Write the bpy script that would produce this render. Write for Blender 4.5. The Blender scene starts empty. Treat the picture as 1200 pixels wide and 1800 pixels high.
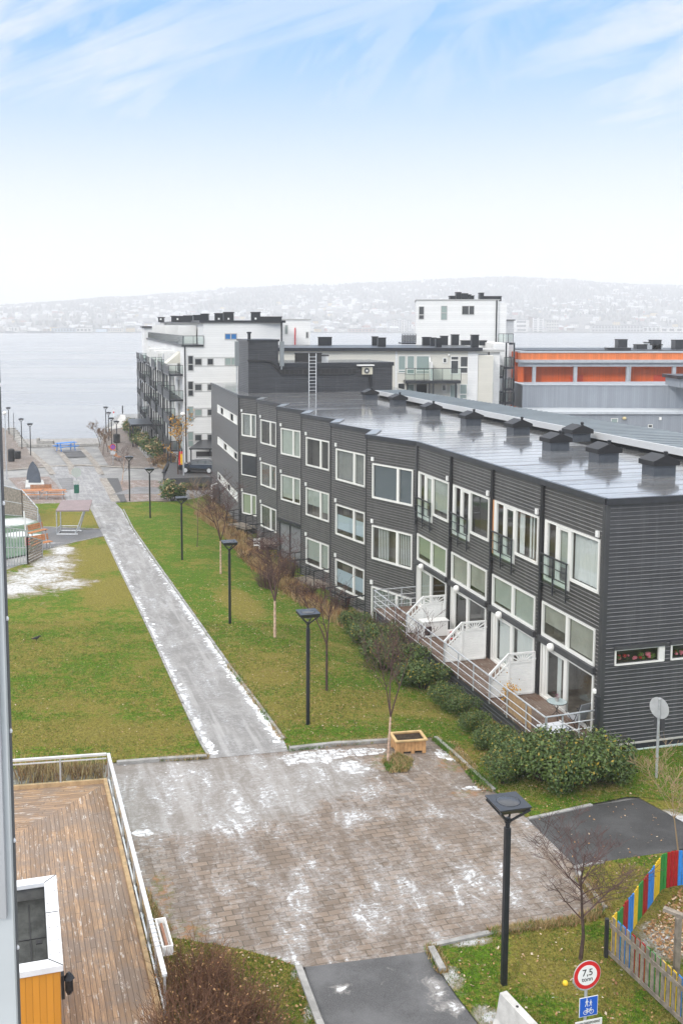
import bpy, bmesh, math, random
from mathutils import Vector, Matrix
random.seed(7)
R=math.radians
sc=bpy.context.scene
COL=sc.collection
# ------------------------------------------------------------------ camera
F=1750.;XC=520.;HOR=570.;HC=14.7;TH=R(6.2);YC=HOR+F*math.tan(TH)
CT,ST=math.cos(TH),math.sin(TH)
cam=bpy.data.cameras.new('camera');co=bpy.data.objects.new('camera',cam);COL.objects.link(co)
co.location=(0,0,HC);co.rotation_euler=(R(90)-TH,0,0)
cam.sensor_fit='HORIZONTAL';cam.sensor_width=36;cam.lens=F/1200*36
cam.shift_x=(600-XC)/1200;cam.shift_y=-(900-YC)/1200
cam.clip_start=.1;cam.clip_end=30000
sc.camera=co
# ------------------------------------------------------------------ sky
SUN_EL,SUN_AZ=R(32),R(215)      # azimuth clockwise from +Y
w=bpy.data.worlds.new('World');sc.world=w;w.use_nodes=True
nt=w.node_tree;nt.nodes.clear()
def nd(nt,t,**k):
    n=nt.nodes.new(t)
    for a,b in k.items():
        if a.startswith('i_'): n.inputs[a[2:].replace('_',' ')].default_value=b
        else: setattr(n,a,b)
    return n
def ln(nt,a,b): nt.links.new(a,b)
def mth(nt,op,a,b=None,c=None,clamp=False):
    n=nt.nodes.new('ShaderNodeMath');n.operation=op;n.use_clamp=clamp
    for i,v in enumerate((a,b,c)):
        if v is None: continue
        if isinstance(v,(int,float)): n.inputs[i].default_value=v
        else: nt.links.new(v,n.inputs[i])
    return n.outputs[0]
def mrange(nt,v,a,b,c=0.,d=1.,smooth=True):
    n=nt.nodes.new('ShaderNodeMapRange')
    if smooth: n.interpolation_type='SMOOTHSTEP'
    nt.links.new(v,n.inputs[0])
    for i,x in enumerate((a,b,c,d)): n.inputs[i+1].default_value=x
    return n.outputs[0]
def mixc(nt,f,a,b):
    n=nt.nodes.new('ShaderNodeMix');n.data_type='RGBA'
    for s,v in ((0,f),(6,a),(7,b)):
        if isinstance(v,(int,float)): n.inputs[s].default_value=v
        elif isinstance(v,tuple): n.inputs[s].default_value=tuple(v)+((1,) if len(v)==3 else ())
        else: nt.links.new(v,n.inputs[s])
    return n.outputs[2]
def noise(nt,vec,scale,detail=4,rough=.5,dist=0):
    n=nt.nodes.new('ShaderNodeTexNoise');n.inputs['Scale'].default_value=scale
    n.inputs['Detail'].default_value=detail;n.inputs['Roughness'].default_value=rough;n.inputs['Distortion'].default_value=dist
    if vec is not None: nt.links.new(vec,n.inputs['Vector'])
    return n.outputs[0]
def mapping(nt,vec,loc=(0,0,0),rot=(0,0,0),scale=(1,1,1)):
    n=nt.nodes.new('ShaderNodeMapping');nt.links.new(vec,n.inputs[0])
    n.inputs[1].default_value=loc;n.inputs[2].default_value=rot;n.inputs[3].default_value=scale
    return n.outputs[0]
def mrot(nt,v,ang,scale,loc=(0,0,0)): return mapping(nt,mapping(nt,v,rot=(0,0,-ang)),loc=loc,scale=scale)
sky=nd(nt,'ShaderNodeTexSky',sky_type='NISHITA',sun_disc=False,sun_elevation=SUN_EL,sun_rotation=SUN_AZ)
sky.air_density=1.0;sky.dust_density=.3;sky.ozone_density=3.0
tc=nd(nt,'ShaderNodeTexCoord');gen=tc.outputs['Generated']
sep=nd(nt,'ShaderNodeSeparateXYZ');ln(nt,gen,sep.inputs[0])
el=sep.outputs[2]
# cirrus: long diagonal streaks
yy=mth(nt,'MAXIMUM',mth(nt,'ABSOLUTE',sep.outputs[1]),.05)
dv=nd(nt,'ShaderNodeCombineXYZ');ln(nt,mth(nt,'DIVIDE',sep.outputs[0],yy),dv.inputs[0]);ln(nt,mth(nt,'DIVIDE',el,yy),dv.inputs[1])
def streak(loc,ang,sx,sy,sc_,lo,hi_,dist):
    return mrange(nt,noise(nt,mapping(nt,dv.outputs[0],loc=loc,rot=(0,0,R(-ang)),scale=(1,1,1)) if False else mapping(nt,mapping(nt,dv.outputs[0],rot=(0,0,R(-ang))),loc=loc,scale=(sx,sy,1)),sc_,8,.62,dist),lo,hi_)
s1=streak((.3,.2,0),22,2.0,6.5,1.0,.40,.60,.9)
s2=streak((3.1,1.4,0),17,1.3,11,1.0,.44,.62,.5)
s3=streak((5,.7,0),38,4,7,1.0,.40,.60,1.2)
c2=streak((1.3,7,0),22,1.4,2.4,1.0,.38,.54,.3)
cl=mth(nt,'MULTIPLY',mth(nt,'MULTIPLY',mrange(nt,el,.20,.33,1.,.85),mth(nt,'MAXIMUM',mth(nt,'MAXIMUM',s1,s2),mth(nt,'MULTIPLY',s3,.8))),mth(nt,'ADD',.5,mth(nt,'MULTIPLY',c2,.5)))
veil=mrange(nt,el,.04,.315,1.,.0)          # milky towards the horizon
veil2=mth(nt,'POWER',veil,1.0)
hi=mrange(nt,el,.36,.6,0.,1.)              # the overcast sheet overhead
msk=mth(nt,'MAXIMUM',mth(nt,'MAXIMUM',mth(nt,'MULTIPLY',cl,.95),veil2),hi)
whit=mixc(nt,hi,(7.45,7.6,7.8),(19.,18.7,18.4))
blue=mixc(nt,.8,sky.outputs[0],(.0,3.6,9.4))
fin=mixc(nt,msk,blue,whit)
bg=nd(nt,'ShaderNodeBackground');bg.inputs[1].default_value=.1
ln(nt,fin,bg.inputs[0]);out=nd(nt,'ShaderNodeOutputWorld');ln(nt,bg.outputs[0],out.inputs[0])
# ------------------------------------------------------------------ sun (veiled)
sl=bpy.data.lights.new('sun','SUN');so=bpy.data.objects.new('sun',sl);COL.objects.link(so)
sl.energy=1.5;sl.angle=R(14);sl.color=(1,.96,.9)
so.location=(0,0,80)
sd=Vector((math.sin(SUN_AZ)*math.cos(SUN_EL),math.cos(SUN_AZ)*math.cos(SUN_EL),math.sin(SUN_EL)))
so.rotation_euler=(-sd).to_track_quat('-Z','Y').to_euler()
sc.view_settings.view_transform='Standard';sc.view_settings.look='None'
sc.view_settings.exposure=.27;sc.view_settings.gamma=1
sc.cycles.volume_bounces=1;sc.cycles.max_bounces=8;sc.cycles.transparent_max_bounces=12
sc.cycles.use_denoising=True
sc.cycles.sample_clamp_indirect=6
# ------------------------------------------------------------------ geometry of the place
def ray(px,py):
    a=(px-XC)/F;b=-(py-YC)/F
    return (a,CT+b*ST,-ST+b*CT)
def atz(px,py,z):
    d=ray(px,py);t=(z-HC)/d[2];return Vector((d[0]*t,d[1]*t,z))
def aty(px,py,Y):
    d=ray(px,py);t=Y/d[1];return Vector((d[0]*t,Y,HC+d[2]*t))
def smooth(t):
    t=max(0,min(1,t));return t*t*(3-2*t)
def lerp_t(T,x):
    if x<=T[0][0]: return T[0][1]
    for (a,b),(c,d) in zip(T,T[1:]):
        if x<=c: return b+(d-b)*(x-a)/(c-a)
    return T[-1][1]
DIP=[(26,0),(31,.3),(34,.54),(43,1.0),(57,1.45),(70,1.4),(85,1.2),(104,.75),(118,.2),(124,0)]
FAC=[(30,12),(34.3,10.85),(51.4,6.3),(58,3.9),(84,-4),(88,-5),(106,-9),(125,-9)]
def gz(x,y):
    if y<33: a=0
    elif y<98: a=-.035*(y-33)
    elif y<130: a=-2.275-.5*(1-((130-y)/32)**2)
    else: a=-2.775
    if 26<y<124:
        x0=.8-(y-33)*.272+1.5; x1=lerp_t(FAC,y)
        a-=lerp_t(DIP,y)*smooth((x-x0)/max(2.,x1-x0))
    return a
def gr(px,py):
    d=ray(px,py);t=5.;last=t
    while t<400:
        x,y,z=d[0]*t,d[1]*t,HC+d[2]*t
        if z<gz(x,y): break
        last=t;t+=.5
    a,b=last,t
    for _ in range(24):
        m=(a+b)/2
        if HC+d[2]*m<gz(d[0]*m,d[1]*m): b=m
        else: a=m
    return Vector((d[0]*b,d[1]*b,HC+d[2]*b))
def G(*pts): return [gr(*p) for p in pts]
# ------------------------------------------------------------------ mesh helpers
class MB:
    def __init__(s): s.v=[];s.f=[];s.mi=[]
    def face(s,pts,mi=0):
        n=len(s.v);s.v+= [tuple(p) for p in pts];s.f.append(tuple(range(n,n+len(pts))));s.mi.append(mi);return s
    def hexa(s,c,mi=0):      # 8 corners, bottom 4 ccw then top 4
        n=len(s.v);s.v+=[tuple(p) for p in c]
        for q in ((3,2,1,0),(4,5,6,7),(0,1,5,4),(1,2,6,5),(2,3,7,6),(3,0,4,7)):
            s.f.append(tuple(n+i for i in q));s.mi.append(mi)
        return s
    def box(s,x0,x1,y0,y1,z0,z1,mi=0):
        return s.hexa([(x0,y0,z0),(x1,y0,z0),(x1,y1,z0),(x0,y1,z0),(x0,y0,z1),(x1,y0,z1),(x1,y1,z1),(x0,y1,z1)],mi)
    def fbox(s,fr,a0,a1,d0,d1,z0,z1,mi=0):   # frame fr=(origin,u,n): a along u, d along n (outwards), z absolute
        o,u,n=fr
        def P(a,d,z): return (o[0]+u[0]*a+n[0]*d,o[1]+u[1]*a+n[1]*d,z)
        return s.hexa([P(a0,d0,z0),P(a1,d0,z0),P(a1,d1,z0),P(a0,d1,z0),P(a0,d0,z1),P(a1,d0,z1),P(a1,d1,z1),P(a0,d1,z1)],mi)
    def beam(s,p,q,w,h=None,mi=0,up=(0,0,1)):
        p=Vector(p);q=Vector(q);h=h or w;d=(q-p)
        if d.length<1e-6: return s
        d.normalize();up=Vector(up)
        if abs(d.dot(up))>.98: up=Vector((1,0,0)) if abs(d.x)<.9 else Vector((0,1,0))
        a=d.cross(up).normalized();b=a.cross(d).normalized();a*=w/2;b*=h/2
        return s.hexa([p-a-b,p+a-b,p+a+b,p-a+b,q-a-b,q+a-b,q+a+b,q-a+b],mi)
    def tube(s,pts,r,n=8,mi=0,cap=True):
        pts=[Vector(p) for p in pts]
        rs=r if isinstance(r,(list,tuple)) else [r]*len(pts)
        base=len(s.v);prev=None
        for i,p in enumerate(pts):
            d=(pts[min(i+1,len(pts)-1)]-pts[max(i-1,0)])
            if d.length<1e-9: d=Vector((0,0,1))
            d.normalize()
            up=Vector((0,0,1)) if abs(d.z)<.9 else Vector((1,0,0))
            a=d.cross(up).normalized() if prev is None else (prev-d*prev.dot(d)).normalized()
            prev=a;b=d.cross(a)
            for k in range(n):
                t=2*math.pi*k/n;s.v.append(tuple(p+(a*math.cos(t)+b*math.sin(t))*rs[i]))
        for i in range(len(pts)-1):
            for k in range(n):
                a0=base+i*n+k;a1=base+i*n+(k+1)%n
                s.f.append((a0,a1,a1+n,a0+n));s.mi.append(mi)
        if cap:
            s.f.append(tuple(base+k for k in range(n))[::-1]);s.mi.append(mi)
            s.f.append(tuple(base+(len(pts)-1)*n+k for k in range(n)));s.mi.append(mi)
        return s
    def lathe(s,c,prof,n=16,mi=0):
        c=Vector(c)
        base=len(s.v)
        for r,z in prof:
            for k in range(n):
                t=2*math.pi*k/n;s.v.append((c.x+r*math.cos(t),c.y+r*math.sin(t),c.z+z))
        for i in range(len(prof)-1):
            for k in range(n):
                a0=base+i*n+k;a1=base+i*n+(k+1)%n
                s.f.append((a0,a1,a1+n,a0+n));s.mi.append(mi)
        s.f.append(tuple(base+k for k in range(n))[::-1]);s.mi.append(mi)
        s.f.append(tuple(base+(len(prof)-1)*n+k for k in range(n)));s.mi.append(mi)
        return s
    def prism(s,poly,z0,z1,mi=0):
        n=len(poly);b=len(s.v)
        s.v+=[(p[0],p[1],z0) for p in poly]+[(p[0],p[1],z1) for p in poly]
        s.f.append(tuple(range(b,b+n))[::-1]);s.mi.append(mi)
        s.f.append(tuple(range(b+n,b+2*n)));s.mi.append(mi)
        for i in range(n):
            j=(i+1)%n;s.f.append((b+i,b+j,b+n+j,b+n+i));s.mi.append(mi)
        return s
    def add(s,o):
        n=len(s.v);s.v+=o.v;s.f+=[tuple(n+i for i in f) for f in o.f];s.mi+=o.mi;return s
    def xf(s,M):
        s.v=[tuple(M@Vector(v)) for v in s.v];return s
    def mesh(s,name,mats,fix=True,smooth=False):
        me=bpy.data.meshes.new(name);me.from_pydata(s.v,[],s.f)
        if not isinstance(mats,(list,tuple)): mats=[mats]
        for m in mats: me.materials.append(m)
        if len(mats)>1:
            me.polygons.foreach_set('material_index',s.mi)
        if fix:
            bm=bmesh.new();bm.from_mesh(me);bmesh.ops.recalc_face_normals(bm,faces=bm.faces);bm.to_mesh(me);bm.free()
        if smooth: me.polygons.foreach_set('use_smooth',[True]*len(me.polygons))
        me.update();return me
def link(o,parent=None):
    COL.objects.link(o)
    if parent is not None:
        o.parent=parent
        p=parent
        # world-space vertices: cancel the root's own location
        M=Matrix.Identity(4)
        if p.type=='EMPTY': M=Matrix.LocRotScale(p.location,p.rotation_euler,p.scale)
        o.matrix_parent_inverse=M.inverted()
    return o
def obj(name,mb,mat,parent=None,fix=True,smooth=False,bevel=0):
    me=mb if isinstance(mb,bpy.types.Mesh) else mb.mesh(name,mat,fix,smooth)
    o=bpy.data.objects.new(name,me);link(o,parent)
    if bevel:
        b=o.modifiers.new('bevel','BEVEL');b.width=bevel;b.segments=2;b.limit_method='ANGLE'
    return o
def tag(o,label=None,cat=None,group=None,kind=None):
    if label:o['label']=label
    if cat:o['category']=cat
    if group:o['group']=group
    if kind:o['kind']=kind
    return o
def thing(name,label,cat,loc=(0,0,0),group=None,rz=0):
    o=bpy.data.objects.new(name,None);COL.objects.link(o);o.location=loc;o.rotation_euler=(0,0,rz)
    o.empty_display_size=.2
    return tag(o,label,cat,group)
def dup(o,parent=None,label=None):
    c=o.copy();COL.objects.link(c);c.parent=parent
    if label:c['label']=label
    for ch in list(KIDS.get(o.name,[])):
        dup(ch,c)
    return c
KIDS={}
def regkids():
    KIDS.clear()
    for o in bpy.data.objects:
        if o.parent: KIDS.setdefault(o.parent.name,[]).append(o)
def place(proto,loc,rz=0,s=1,label=None):
    c=dup(proto,None,label);c.location=loc;c.rotation_euler=(0,0,rz);c.scale=(s,s,s) if not isinstance(s,tuple) else s
    return c
def pip(x,y,P):
    c=False;j=len(P)-1
    for i in range(len(P)):
        if (P[i][1]>y)!=(P[j][1]>y) and x<(P[j][0]-P[i][0])*(y-P[i][1])/(P[j][1]-P[i][1])+P[i][0]: c=not c
        j=i
    return c
def clip_cell(poly,x0,x1,y0,y1):
    def cl(P,ins,inter):
        o=[]
        for i in range(len(P)):
            a,b=P[i-1],P[i];ia,ib=ins(a),ins(b)
            if ib:
                if not ia:o.append(inter(a,b))
                o.append(b)
            elif ia:o.append(inter(a,b))
        return o
    def ix(X): return lambda a,b:(X,a[1]+(b[1]-a[1])*(X-a[0])/(b[0]-a[0]))
    def iy(Y): return lambda a,b:(a[0]+(b[0]-a[0])*(Y-a[1])/(b[1]-a[1]),Y)
    P=poly
    for ins,it in ((lambda p:p[0]>=x0,ix(x0)),(lambda p:p[0]<=x1,ix(x1)),(lambda p:p[1]>=y0,iy(y0)),(lambda p:p[1]<=y1,iy(y1))):
        P=cl(P,ins,it)
        if len(P)<3:return []
    return P
def drape(poly,off,cell=1.0):
    P=[(p[0],p[1]) for p in poly]
    xs=[p[0] for p in P];ys=[p[1] for p in P]
    mb=MB()
    i0,i1=math.floor(min(xs)/cell),math.ceil(max(xs)/cell);j0,j1=math.floor(min(ys)/cell),math.ceil(max(ys)/cell)
    segs=list(zip(P,P[1:]+P[:1]))
    for j in range(j0,j1):
        for i in range(i0,i1):
            x0,x1,y0,y1=i*cell,(i+1)*cell,j*cell,(j+1)*cell
            near=False
            for a,b in segs:
                if max(a[0],b[0])<x0 or min(a[0],b[0])>x1 or max(a[1],b[1])<y0 or min(a[1],b[1])>y1: continue
                near=True;break
            if near: q=clip_cell(P,x0,x1,y0,y1)
            elif pip(x0+cell/2,y0+cell/2,P): q=[(x0,y0),(x1,y0),(x1,y1),(x0,y1)]
            else: q=[]
            if len(q)>=3: mb.face([(a,b,gz(a,b)+off) for a,b in q])
    return mb
def sheet(name,poly,off,mat,cell=1.0,label=None,kind='structure'):
    mb=drape(poly,off,cell)
    me=mb.mesh(name,mat,fix=False)
    bm=bmesh.new();bm.from_mesh(me);bmesh.ops.remove_doubles(bm,verts=bm.verts,dist=.0005)
    for f in bm.faces:
        f.normal_update()
        if f.normal.z<0:f.normal_flip()
    bm.to_mesh(me);bm.free()
    o=bpy.data.objects.new(name,me);COL.objects.link(o);tag(o,label,None,None,kind);return o
# ------------------------------------------------------------------ materials
def newmat(name):
    m=bpy.data.materials.new(name);m.use_nodes=True;nt=m.node_tree
    b=nt.nodes['Principled BSDF'];return m,nt,b
def P(name,col,rough=.6,metal=0,spec=.5,var=.0,vs=3.,bump=0,bs=20.,emit=None,coat=0):
    m,nt,b=newmat(name)
    b.inputs['Roughness'].default_value=rough;b.inputs['Metallic'].default_value=metal
    b.inputs['Specular IOR Level'].default_value=spec;b.inputs['Coat Weight'].default_value=coat
    tc=nd(nt,'ShaderNodeTexCoord').outputs['Object']
    if var:
        n=noise(nt,tc,vs,6,.6)
        f=mrange(nt,n,.3,.7,0,1)
        a=tuple(c*(1-var) for c in col);c2=tuple(min(1,c*(1+var)) for c in col)
        ln(nt,mixc(nt,f,a,c2),b.inputs['Base Color'])
    else: b.inputs['Base Color'].default_value=tuple(col)+(1,)
    if bump:
        bn=nd(nt,'ShaderNodeBump');bn.inputs['Strength'].default_value=bump;bn.inputs['Distance'].default_value=.02
        ln(nt,noise(nt,tc,bs,5,.6),bn.inputs['Height']);ln(nt,bn.outputs[0],b.inputs['Normal'])
    if emit:
        b.inputs['Emission Color'].default_value=tuple(emit[:3])+(1,);b.inputs['Emission Strength'].default_value=emit[3]
    return m
def POS(nt): return nd(nt,'ShaderNodeNewGeometry').outputs['Position']
def snow_on(nt,b,pos,col,snow_mask,rough=.8):
    pass
# positions helper: soft blob mask around world points (x,y,rx,ry,rot)
def blobs(nt,pos,L):
    acc=None
    for x,y,rx,ry,rot in L:
        n=nt.nodes.new('ShaderNodeMapping');n.vector_type='TEXTURE'
        n.inputs[1].default_value=(x,y,0);n.inputs[2].default_value=(0,0,rot);n.inputs[3].default_value=(rx,ry,1e5)
        nt.links.new(pos,n.inputs[0])
        l=nd(nt,'ShaderNodeVectorMath',operation='LENGTH');ln(nt,n.outputs[0],l.inputs[0])
        v=mrange(nt,l.outputs['Value'],0.,1.,1.,0.)
        acc=v if acc is None else mth(nt,'MAXIMUM',acc,v)
    return acc
def bump(nt,b,h,strength,dist,chain=None):
    n=nd(nt,'ShaderNodeBump');n.inputs['Strength'].default_value=strength;n.inputs['Distance'].default_value=dist
    ln(nt,h,n.inputs['Height'])
    if chain is not None: ln(nt,chain,n.inputs['Normal'])
    if b is not None: ln(nt,n.outputs[0],b.inputs['Normal'])
    return n.outputs[0]
SNOW=(.74,.76,.79)
def lawn_mat(name,brown=.45,snowL=None,snow=.0,brownL=None,green=(.085,.165,.008),leafs=.5):
    m,nt,b=newmat(name);p=POS(nt)
    n1=noise(nt,p,.30,4,.6);n2=noise(nt,p,1.7,8,.78,.5);n3=noise(nt,p,14,6,.8)
    st=noise(nt,mapping(nt,p,rot=(0,0,R(20)),scale=(1,3,1)),9,4,.7)
    g1=mixc(nt,mrange(nt,n3,.32,.68),tuple(c*.35 for c in green),tuple(c*1.6 for c in green))
    olive=mixc(nt,mrange(nt,n3,.3,.7),(.085,.08,.014),(.33,.285,.06))
    k=mth(nt,'ADD',mth(nt,'MULTIPLY',n1,.4),mth(nt,'MULTIPLY',n2,.6))
    k=mth(nt,'ADD',k,(brown-.5)*.3)
    if brownL: k=mth(nt,'ADD',k,mth(nt,'MULTIPLY',blobs(nt,p,brownL),.22))
    k=mth(nt,'ADD',k,mth(nt,'MULTIPLY',mth(nt,'SUBTRACT',noise(nt,p,5.5,5,.75),.5),.45))
    col=mixc(nt,mrange(nt,k,.44,.56),g1,olive)
    col=mixc(nt,mrange(nt,st,.60,.72,0,.7),col,(.34,.29,.10))
    # small fallen leaves
    v=nd(nt,'ShaderNodeTexVoronoi',feature='F1');v.inputs['Scale'].default_value=4.2;ln(nt,p,v.inputs['Vector'])
    lf=mth(nt,'MULTIPLY',mrange(nt,v.outputs['Distance'],.10,.17,1,0),mrange(nt,noise(nt,p,1.1,3),.42,.6,0,leafs))
    wn=nd(nt,'ShaderNodeTexWhiteNoise');ln(nt,v.outputs['Color'],wn.inputs[0])
    col=mixc(nt,lf,col,mixc(nt,wn.outputs[0],(.42,.25,.09),(.62,.55,.42)))
    # frost specks and patches
    fr=mrange(nt,noise(nt,p,13,3,.6),.66,.71,0,.75)
    frm=mth(nt,'MULTIPLY',fr,mrange(nt,noise(nt,p,.9,3),.5,.7,0.,1.))
    sm=mth(nt,'MULTIPLY',frm,.7)
    if snowL:
        e=mth(nt,'ADD',mth(nt,'MULTIPLY',blobs(nt,p,snowL),.85),mth(nt,'MULTIPLY',mth(nt,'SUBTRACT',noise(nt,p,.9,10,.84,.8),.5),2.6))
        sm=mth(nt,'MAXIMUM',sm,mrange(nt,e,.5,.85,0,.9))
        dirt=mrange(nt,noise(nt,p,5,7,.7),.45,.6,0,.6)
        sm=mth(nt,'MULTIPLY',sm,mth(nt,'SUBTRACT',1,dirt))
        col=mixc(nt,mrange(nt,e,.3,.55,0,.8),col,(.33,.29,.24))
    col=mixc(nt,sm,col,SNOW)
    ln(nt,col,b.inputs['Base Color']);b.inputs['Roughness'].default_value=.95;b.inputs['Specular IOR Level'].default_value=.15
    h=mth(nt,'ADD',n3,mth(nt,'MULTIPLY',n2,.8))
    bump(nt,b,h,.9,.09)
    return m
def icy(nt,p,col,ice,streak=0.,rough_lo=.25):
    """layers worn ice and snow rests over a paving colour; ice = socket 0..1 amount"""
    n=noise(nt,mrot(nt,p,R(105),(.55,1.5,1)),1.0,9,.72,.6)
    fine=noise(nt,mrot(nt,p,R(20),(.8,1.6,1)),5.0,9,.78,1.2)
    g=mth(nt,'DIVIDE',mth(nt,'SUBTRACT',mth(nt,'ADD',mth(nt,'MULTIPLY',n,.5),mth(nt,'MULTIPLY',fine,.5)),.5),.075)
    tf=mth(nt,'ADD',g,mth(nt,'MULTIPLY',ice,1.9));film=mrange(nt,tf,.3,2.5,0,.55)
    col=mixc(nt,film,col,(.40,.39,.385))
    tcr=mth(nt,'ADD',g,mth(nt,'MULTIPLY',ice,1.55));crust=mth(nt,'MULTIPLY',mrange(nt,tcr,1.75,2.2,0,1),mrange(nt,noise(nt,p,3.1,5,.7),.36,.6,.35,.9))
    col=mixc(nt,crust,col,SNOW)
    return col,crust,film
def paver_mat(name,rot,iceL,base=(.195,.148,.112),w=.42,h=.22,bias=.35,mossL=None,snowL=None,wedgeL=None):
    m,nt,b=newmat(name);p=POS(nt)
    wob=nd(nt,'ShaderNodeVectorMath',operation='ADD')
    nz=nt.nodes.new('ShaderNodeTexNoise');nz.inputs['Scale'].default_value=1.2;ln(nt,p,nz.inputs['Vector'])
    sc_=nd(nt,'ShaderNodeVectorMath',operation='SCALE');ln(nt,nz.outputs['Color'],sc_.inputs[0]);sc_.inputs['Scale'].default_value=.09
    ln(nt,p,wob.inputs[0]);ln(nt,sc_.outputs[0],wob.inputs[1])
    mp=mapping(nt,wob.outputs[0],rot=(0,0,-rot))
    br=nd(nt,'ShaderNodeTexBrick');ln(nt,mp,br.inputs['Vector'])
    br.inputs['Scale'].default_value=1;br.inputs['Brick Width'].default_value=w;br.inputs['Row Height'].default_value=h
    br.inputs['Mortar Size'].default_value=.013;br.inputs['Mortar Smooth'].default_value=.25
    br.inputs['Color1'].default_value=tuple(c*.72 for c in base)+(1,);br.inputs['Color2'].default_value=tuple(c*1.22 for c in base)+(1,)
    br.inputs['Mortar'].default_value=(.065,.052,.035,1);br.inputs['Bias'].default_value=-.1
    big=noise(nt,p,.5,5,.65)
    col=mixc(nt,mrange(nt,big,.35,.65,0,.45),br.outputs[0],(.17,.135,.11))
    grit=noise(nt,p,60,4,.7)
    col=mixc(nt,mrange(nt,grit,.58,.7,0,.5),col,(.08,.065,.05))
    wm=None
    if wedgeL:
        wm=mrange(nt,mth(nt,'ADD',blobs(nt,p,wedgeL),mth(nt,'MULTIPLY',mth(nt,'SUBTRACT',noise(nt,p,1.5,8,.72,.6),.5),.75)),.16,.34)
        gg=mixc(nt,mrange(nt,grit,.3,.7),(.13,.115,.10),(.27,.25,.23));gg=mixc(nt,mrange(nt,noise(nt,mrot(nt,p,R(105),(.12,2.0,1)),1.2,7,.62),.47,.62,0,.5),gg,(.36,.35,.34))
        col=mixc(nt,mth(nt,'MULTIPLY',wm,.9),col,gg)
    if mossL:
        mo=mth(nt,'MULTIPLY',mrange(nt,mth(nt,'ADD',blobs(nt,p,mossL),mth(nt,'MULTIPLY',noise(nt,p,3,6,.7),.8)),.85,1.15),1.)
        jo=mth(nt,'MAXIMUM',mth(nt,'MULTIPLY',mo,mrange(nt,noise(nt,p,5,6,.7),.45,.58)),mth(nt,'MULTIPLY',mth(nt,'MULTIPLY',br.outputs['Fac'],mo),1.))
        col=mixc(nt,mth(nt,'MULTIPLY',jo,.85),col,mixc(nt,mrange(nt,noise(nt,p,4,4),.4,.6),(.10,.11,.02),(.26,.12,.04)))
    ice=mth(nt,'ADD',bias,mth(nt,'MULTIPLY',blobs(nt,p,iceL),.48))
    col,cr,film=icy(nt,p,col,ice)
    if snowL:   # snow squares left on single stones
        s=mth(nt,'MULTIPLY',mrange(nt,mth(nt,'ADD',blobs(nt,p,snowL),mth(nt,'MULTIPLY',mth(nt,'SUBTRACT',noise(nt,p,1.7,6,.6),.5),1.8)),.35,.5),mth(nt,'SUBTRACT',1,br.outputs['Fac']))
        s=mth(nt,'MULTIPLY',s,mrange(nt,noise(nt,p,3.4,7,.75),.40,.56,.15,1))
        col=mixc(nt,mth(nt,'MULTIPLY',s,.92),col,SNOW);cr=mth(nt,'MAXIMUM',cr,s)
    ln(nt,col,b.inputs['Base Color'])
    ln(nt,mrange(nt,film,0,.6,.75,.42),b.inputs['Roughness'])
    bh=mth(nt,'SUBTRACT',1,br.outputs['Fac'])
    if wm is not None: bh=mth(nt,'MAXIMUM',bh,mth(nt,'MULTIPLY',wm,.9))
    n1=bump(nt,None,bh,.5,.02)
    n2=bump(nt,None,grit,.25,.01,n1)
    bump(nt,b,cr,.5,.03,n2)
    return m
def path_mat(name,base=(.20,.195,.19),bias=.45,iceL=None,edge=None):
    m,nt,b=newmat(name);p=POS(nt)
    grit=noise(nt,p,35,6,.8);big=noise(nt,p,.7,6,.6)
    col=mixc(nt,mrange(nt,grit,.3,.7),tuple(c*.7 for c in base),tuple(c*1.3 for c in base))
    col=mixc(nt,mrange(nt,big,.4,.65,0,.6),col,tuple(c*1.45 for c in base))
    lin=noise(nt,mrot(nt,p,R(105.3),(.12,2.2,1)),1.3,7,.62)
    col=mixc(nt,mrange(nt,lin,.48,.64,0,.5),col,(.40,.395,.39))
    ice=bias
    if iceL: ice=mth(nt,'ADD',bias,mth(nt,'MULTIPLY',blobs(nt,p,iceL),.8))
    elif isinstance(bias,float):
        v=nd(nt,'ShaderNodeValue');v.outputs[0].default_value=bias;ice=v.outputs[0]
    if edge:   # ridge of snow left along the kerbs: distance to lines
        acc=None
        for (x0,y0,x1,y1,wd) in edge:
            L=math.hypot(x1-x0,y1-y0);ux,uy=(x1-x0)/L,(y1-y0)/L
            n=nt.nodes.new('ShaderNodeMapping');n.vector_type='TEXTURE'
            n.inputs[1].default_value=(x0,y0,0);n.inputs[2].default_value=(0,0,math.atan2(uy,ux));nt.links.new(p,n.inputs[0])
            s=nd(nt,'ShaderNodeSeparateXYZ');ln(nt,n.outputs[0],s.inputs[0])
            dist=mth(nt,'ABSOLUTE',s.outputs[1])
            q=mrange(nt,dist,0,wd,1,0)
            q=mth(nt,'MULTIPLY',q,mth(nt,'MULTIPLY',mth(nt,'GREATER_THAN',s.outputs[0],-.5),mth(nt,'LESS_THAN',s.outputs[0],L+.5)))
            acc=q if acc is None else mth(nt,'MAXIMUM',acc,q)
        ice=mth(nt,'ADD',ice,mth(nt,'MULTIPLY',acc,1.0))
    col,cr,film=icy(nt,p,col,ice)
    ln(nt,col,b.inputs['Base Color']);ln(nt,mrange(nt,film,0,.6,.7,.4),b.inputs['Roughness'])
    n1=bump(nt,None,grit,.3,.012);bump(nt,b,cr,.6,.04,n1)
    return m
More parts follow.
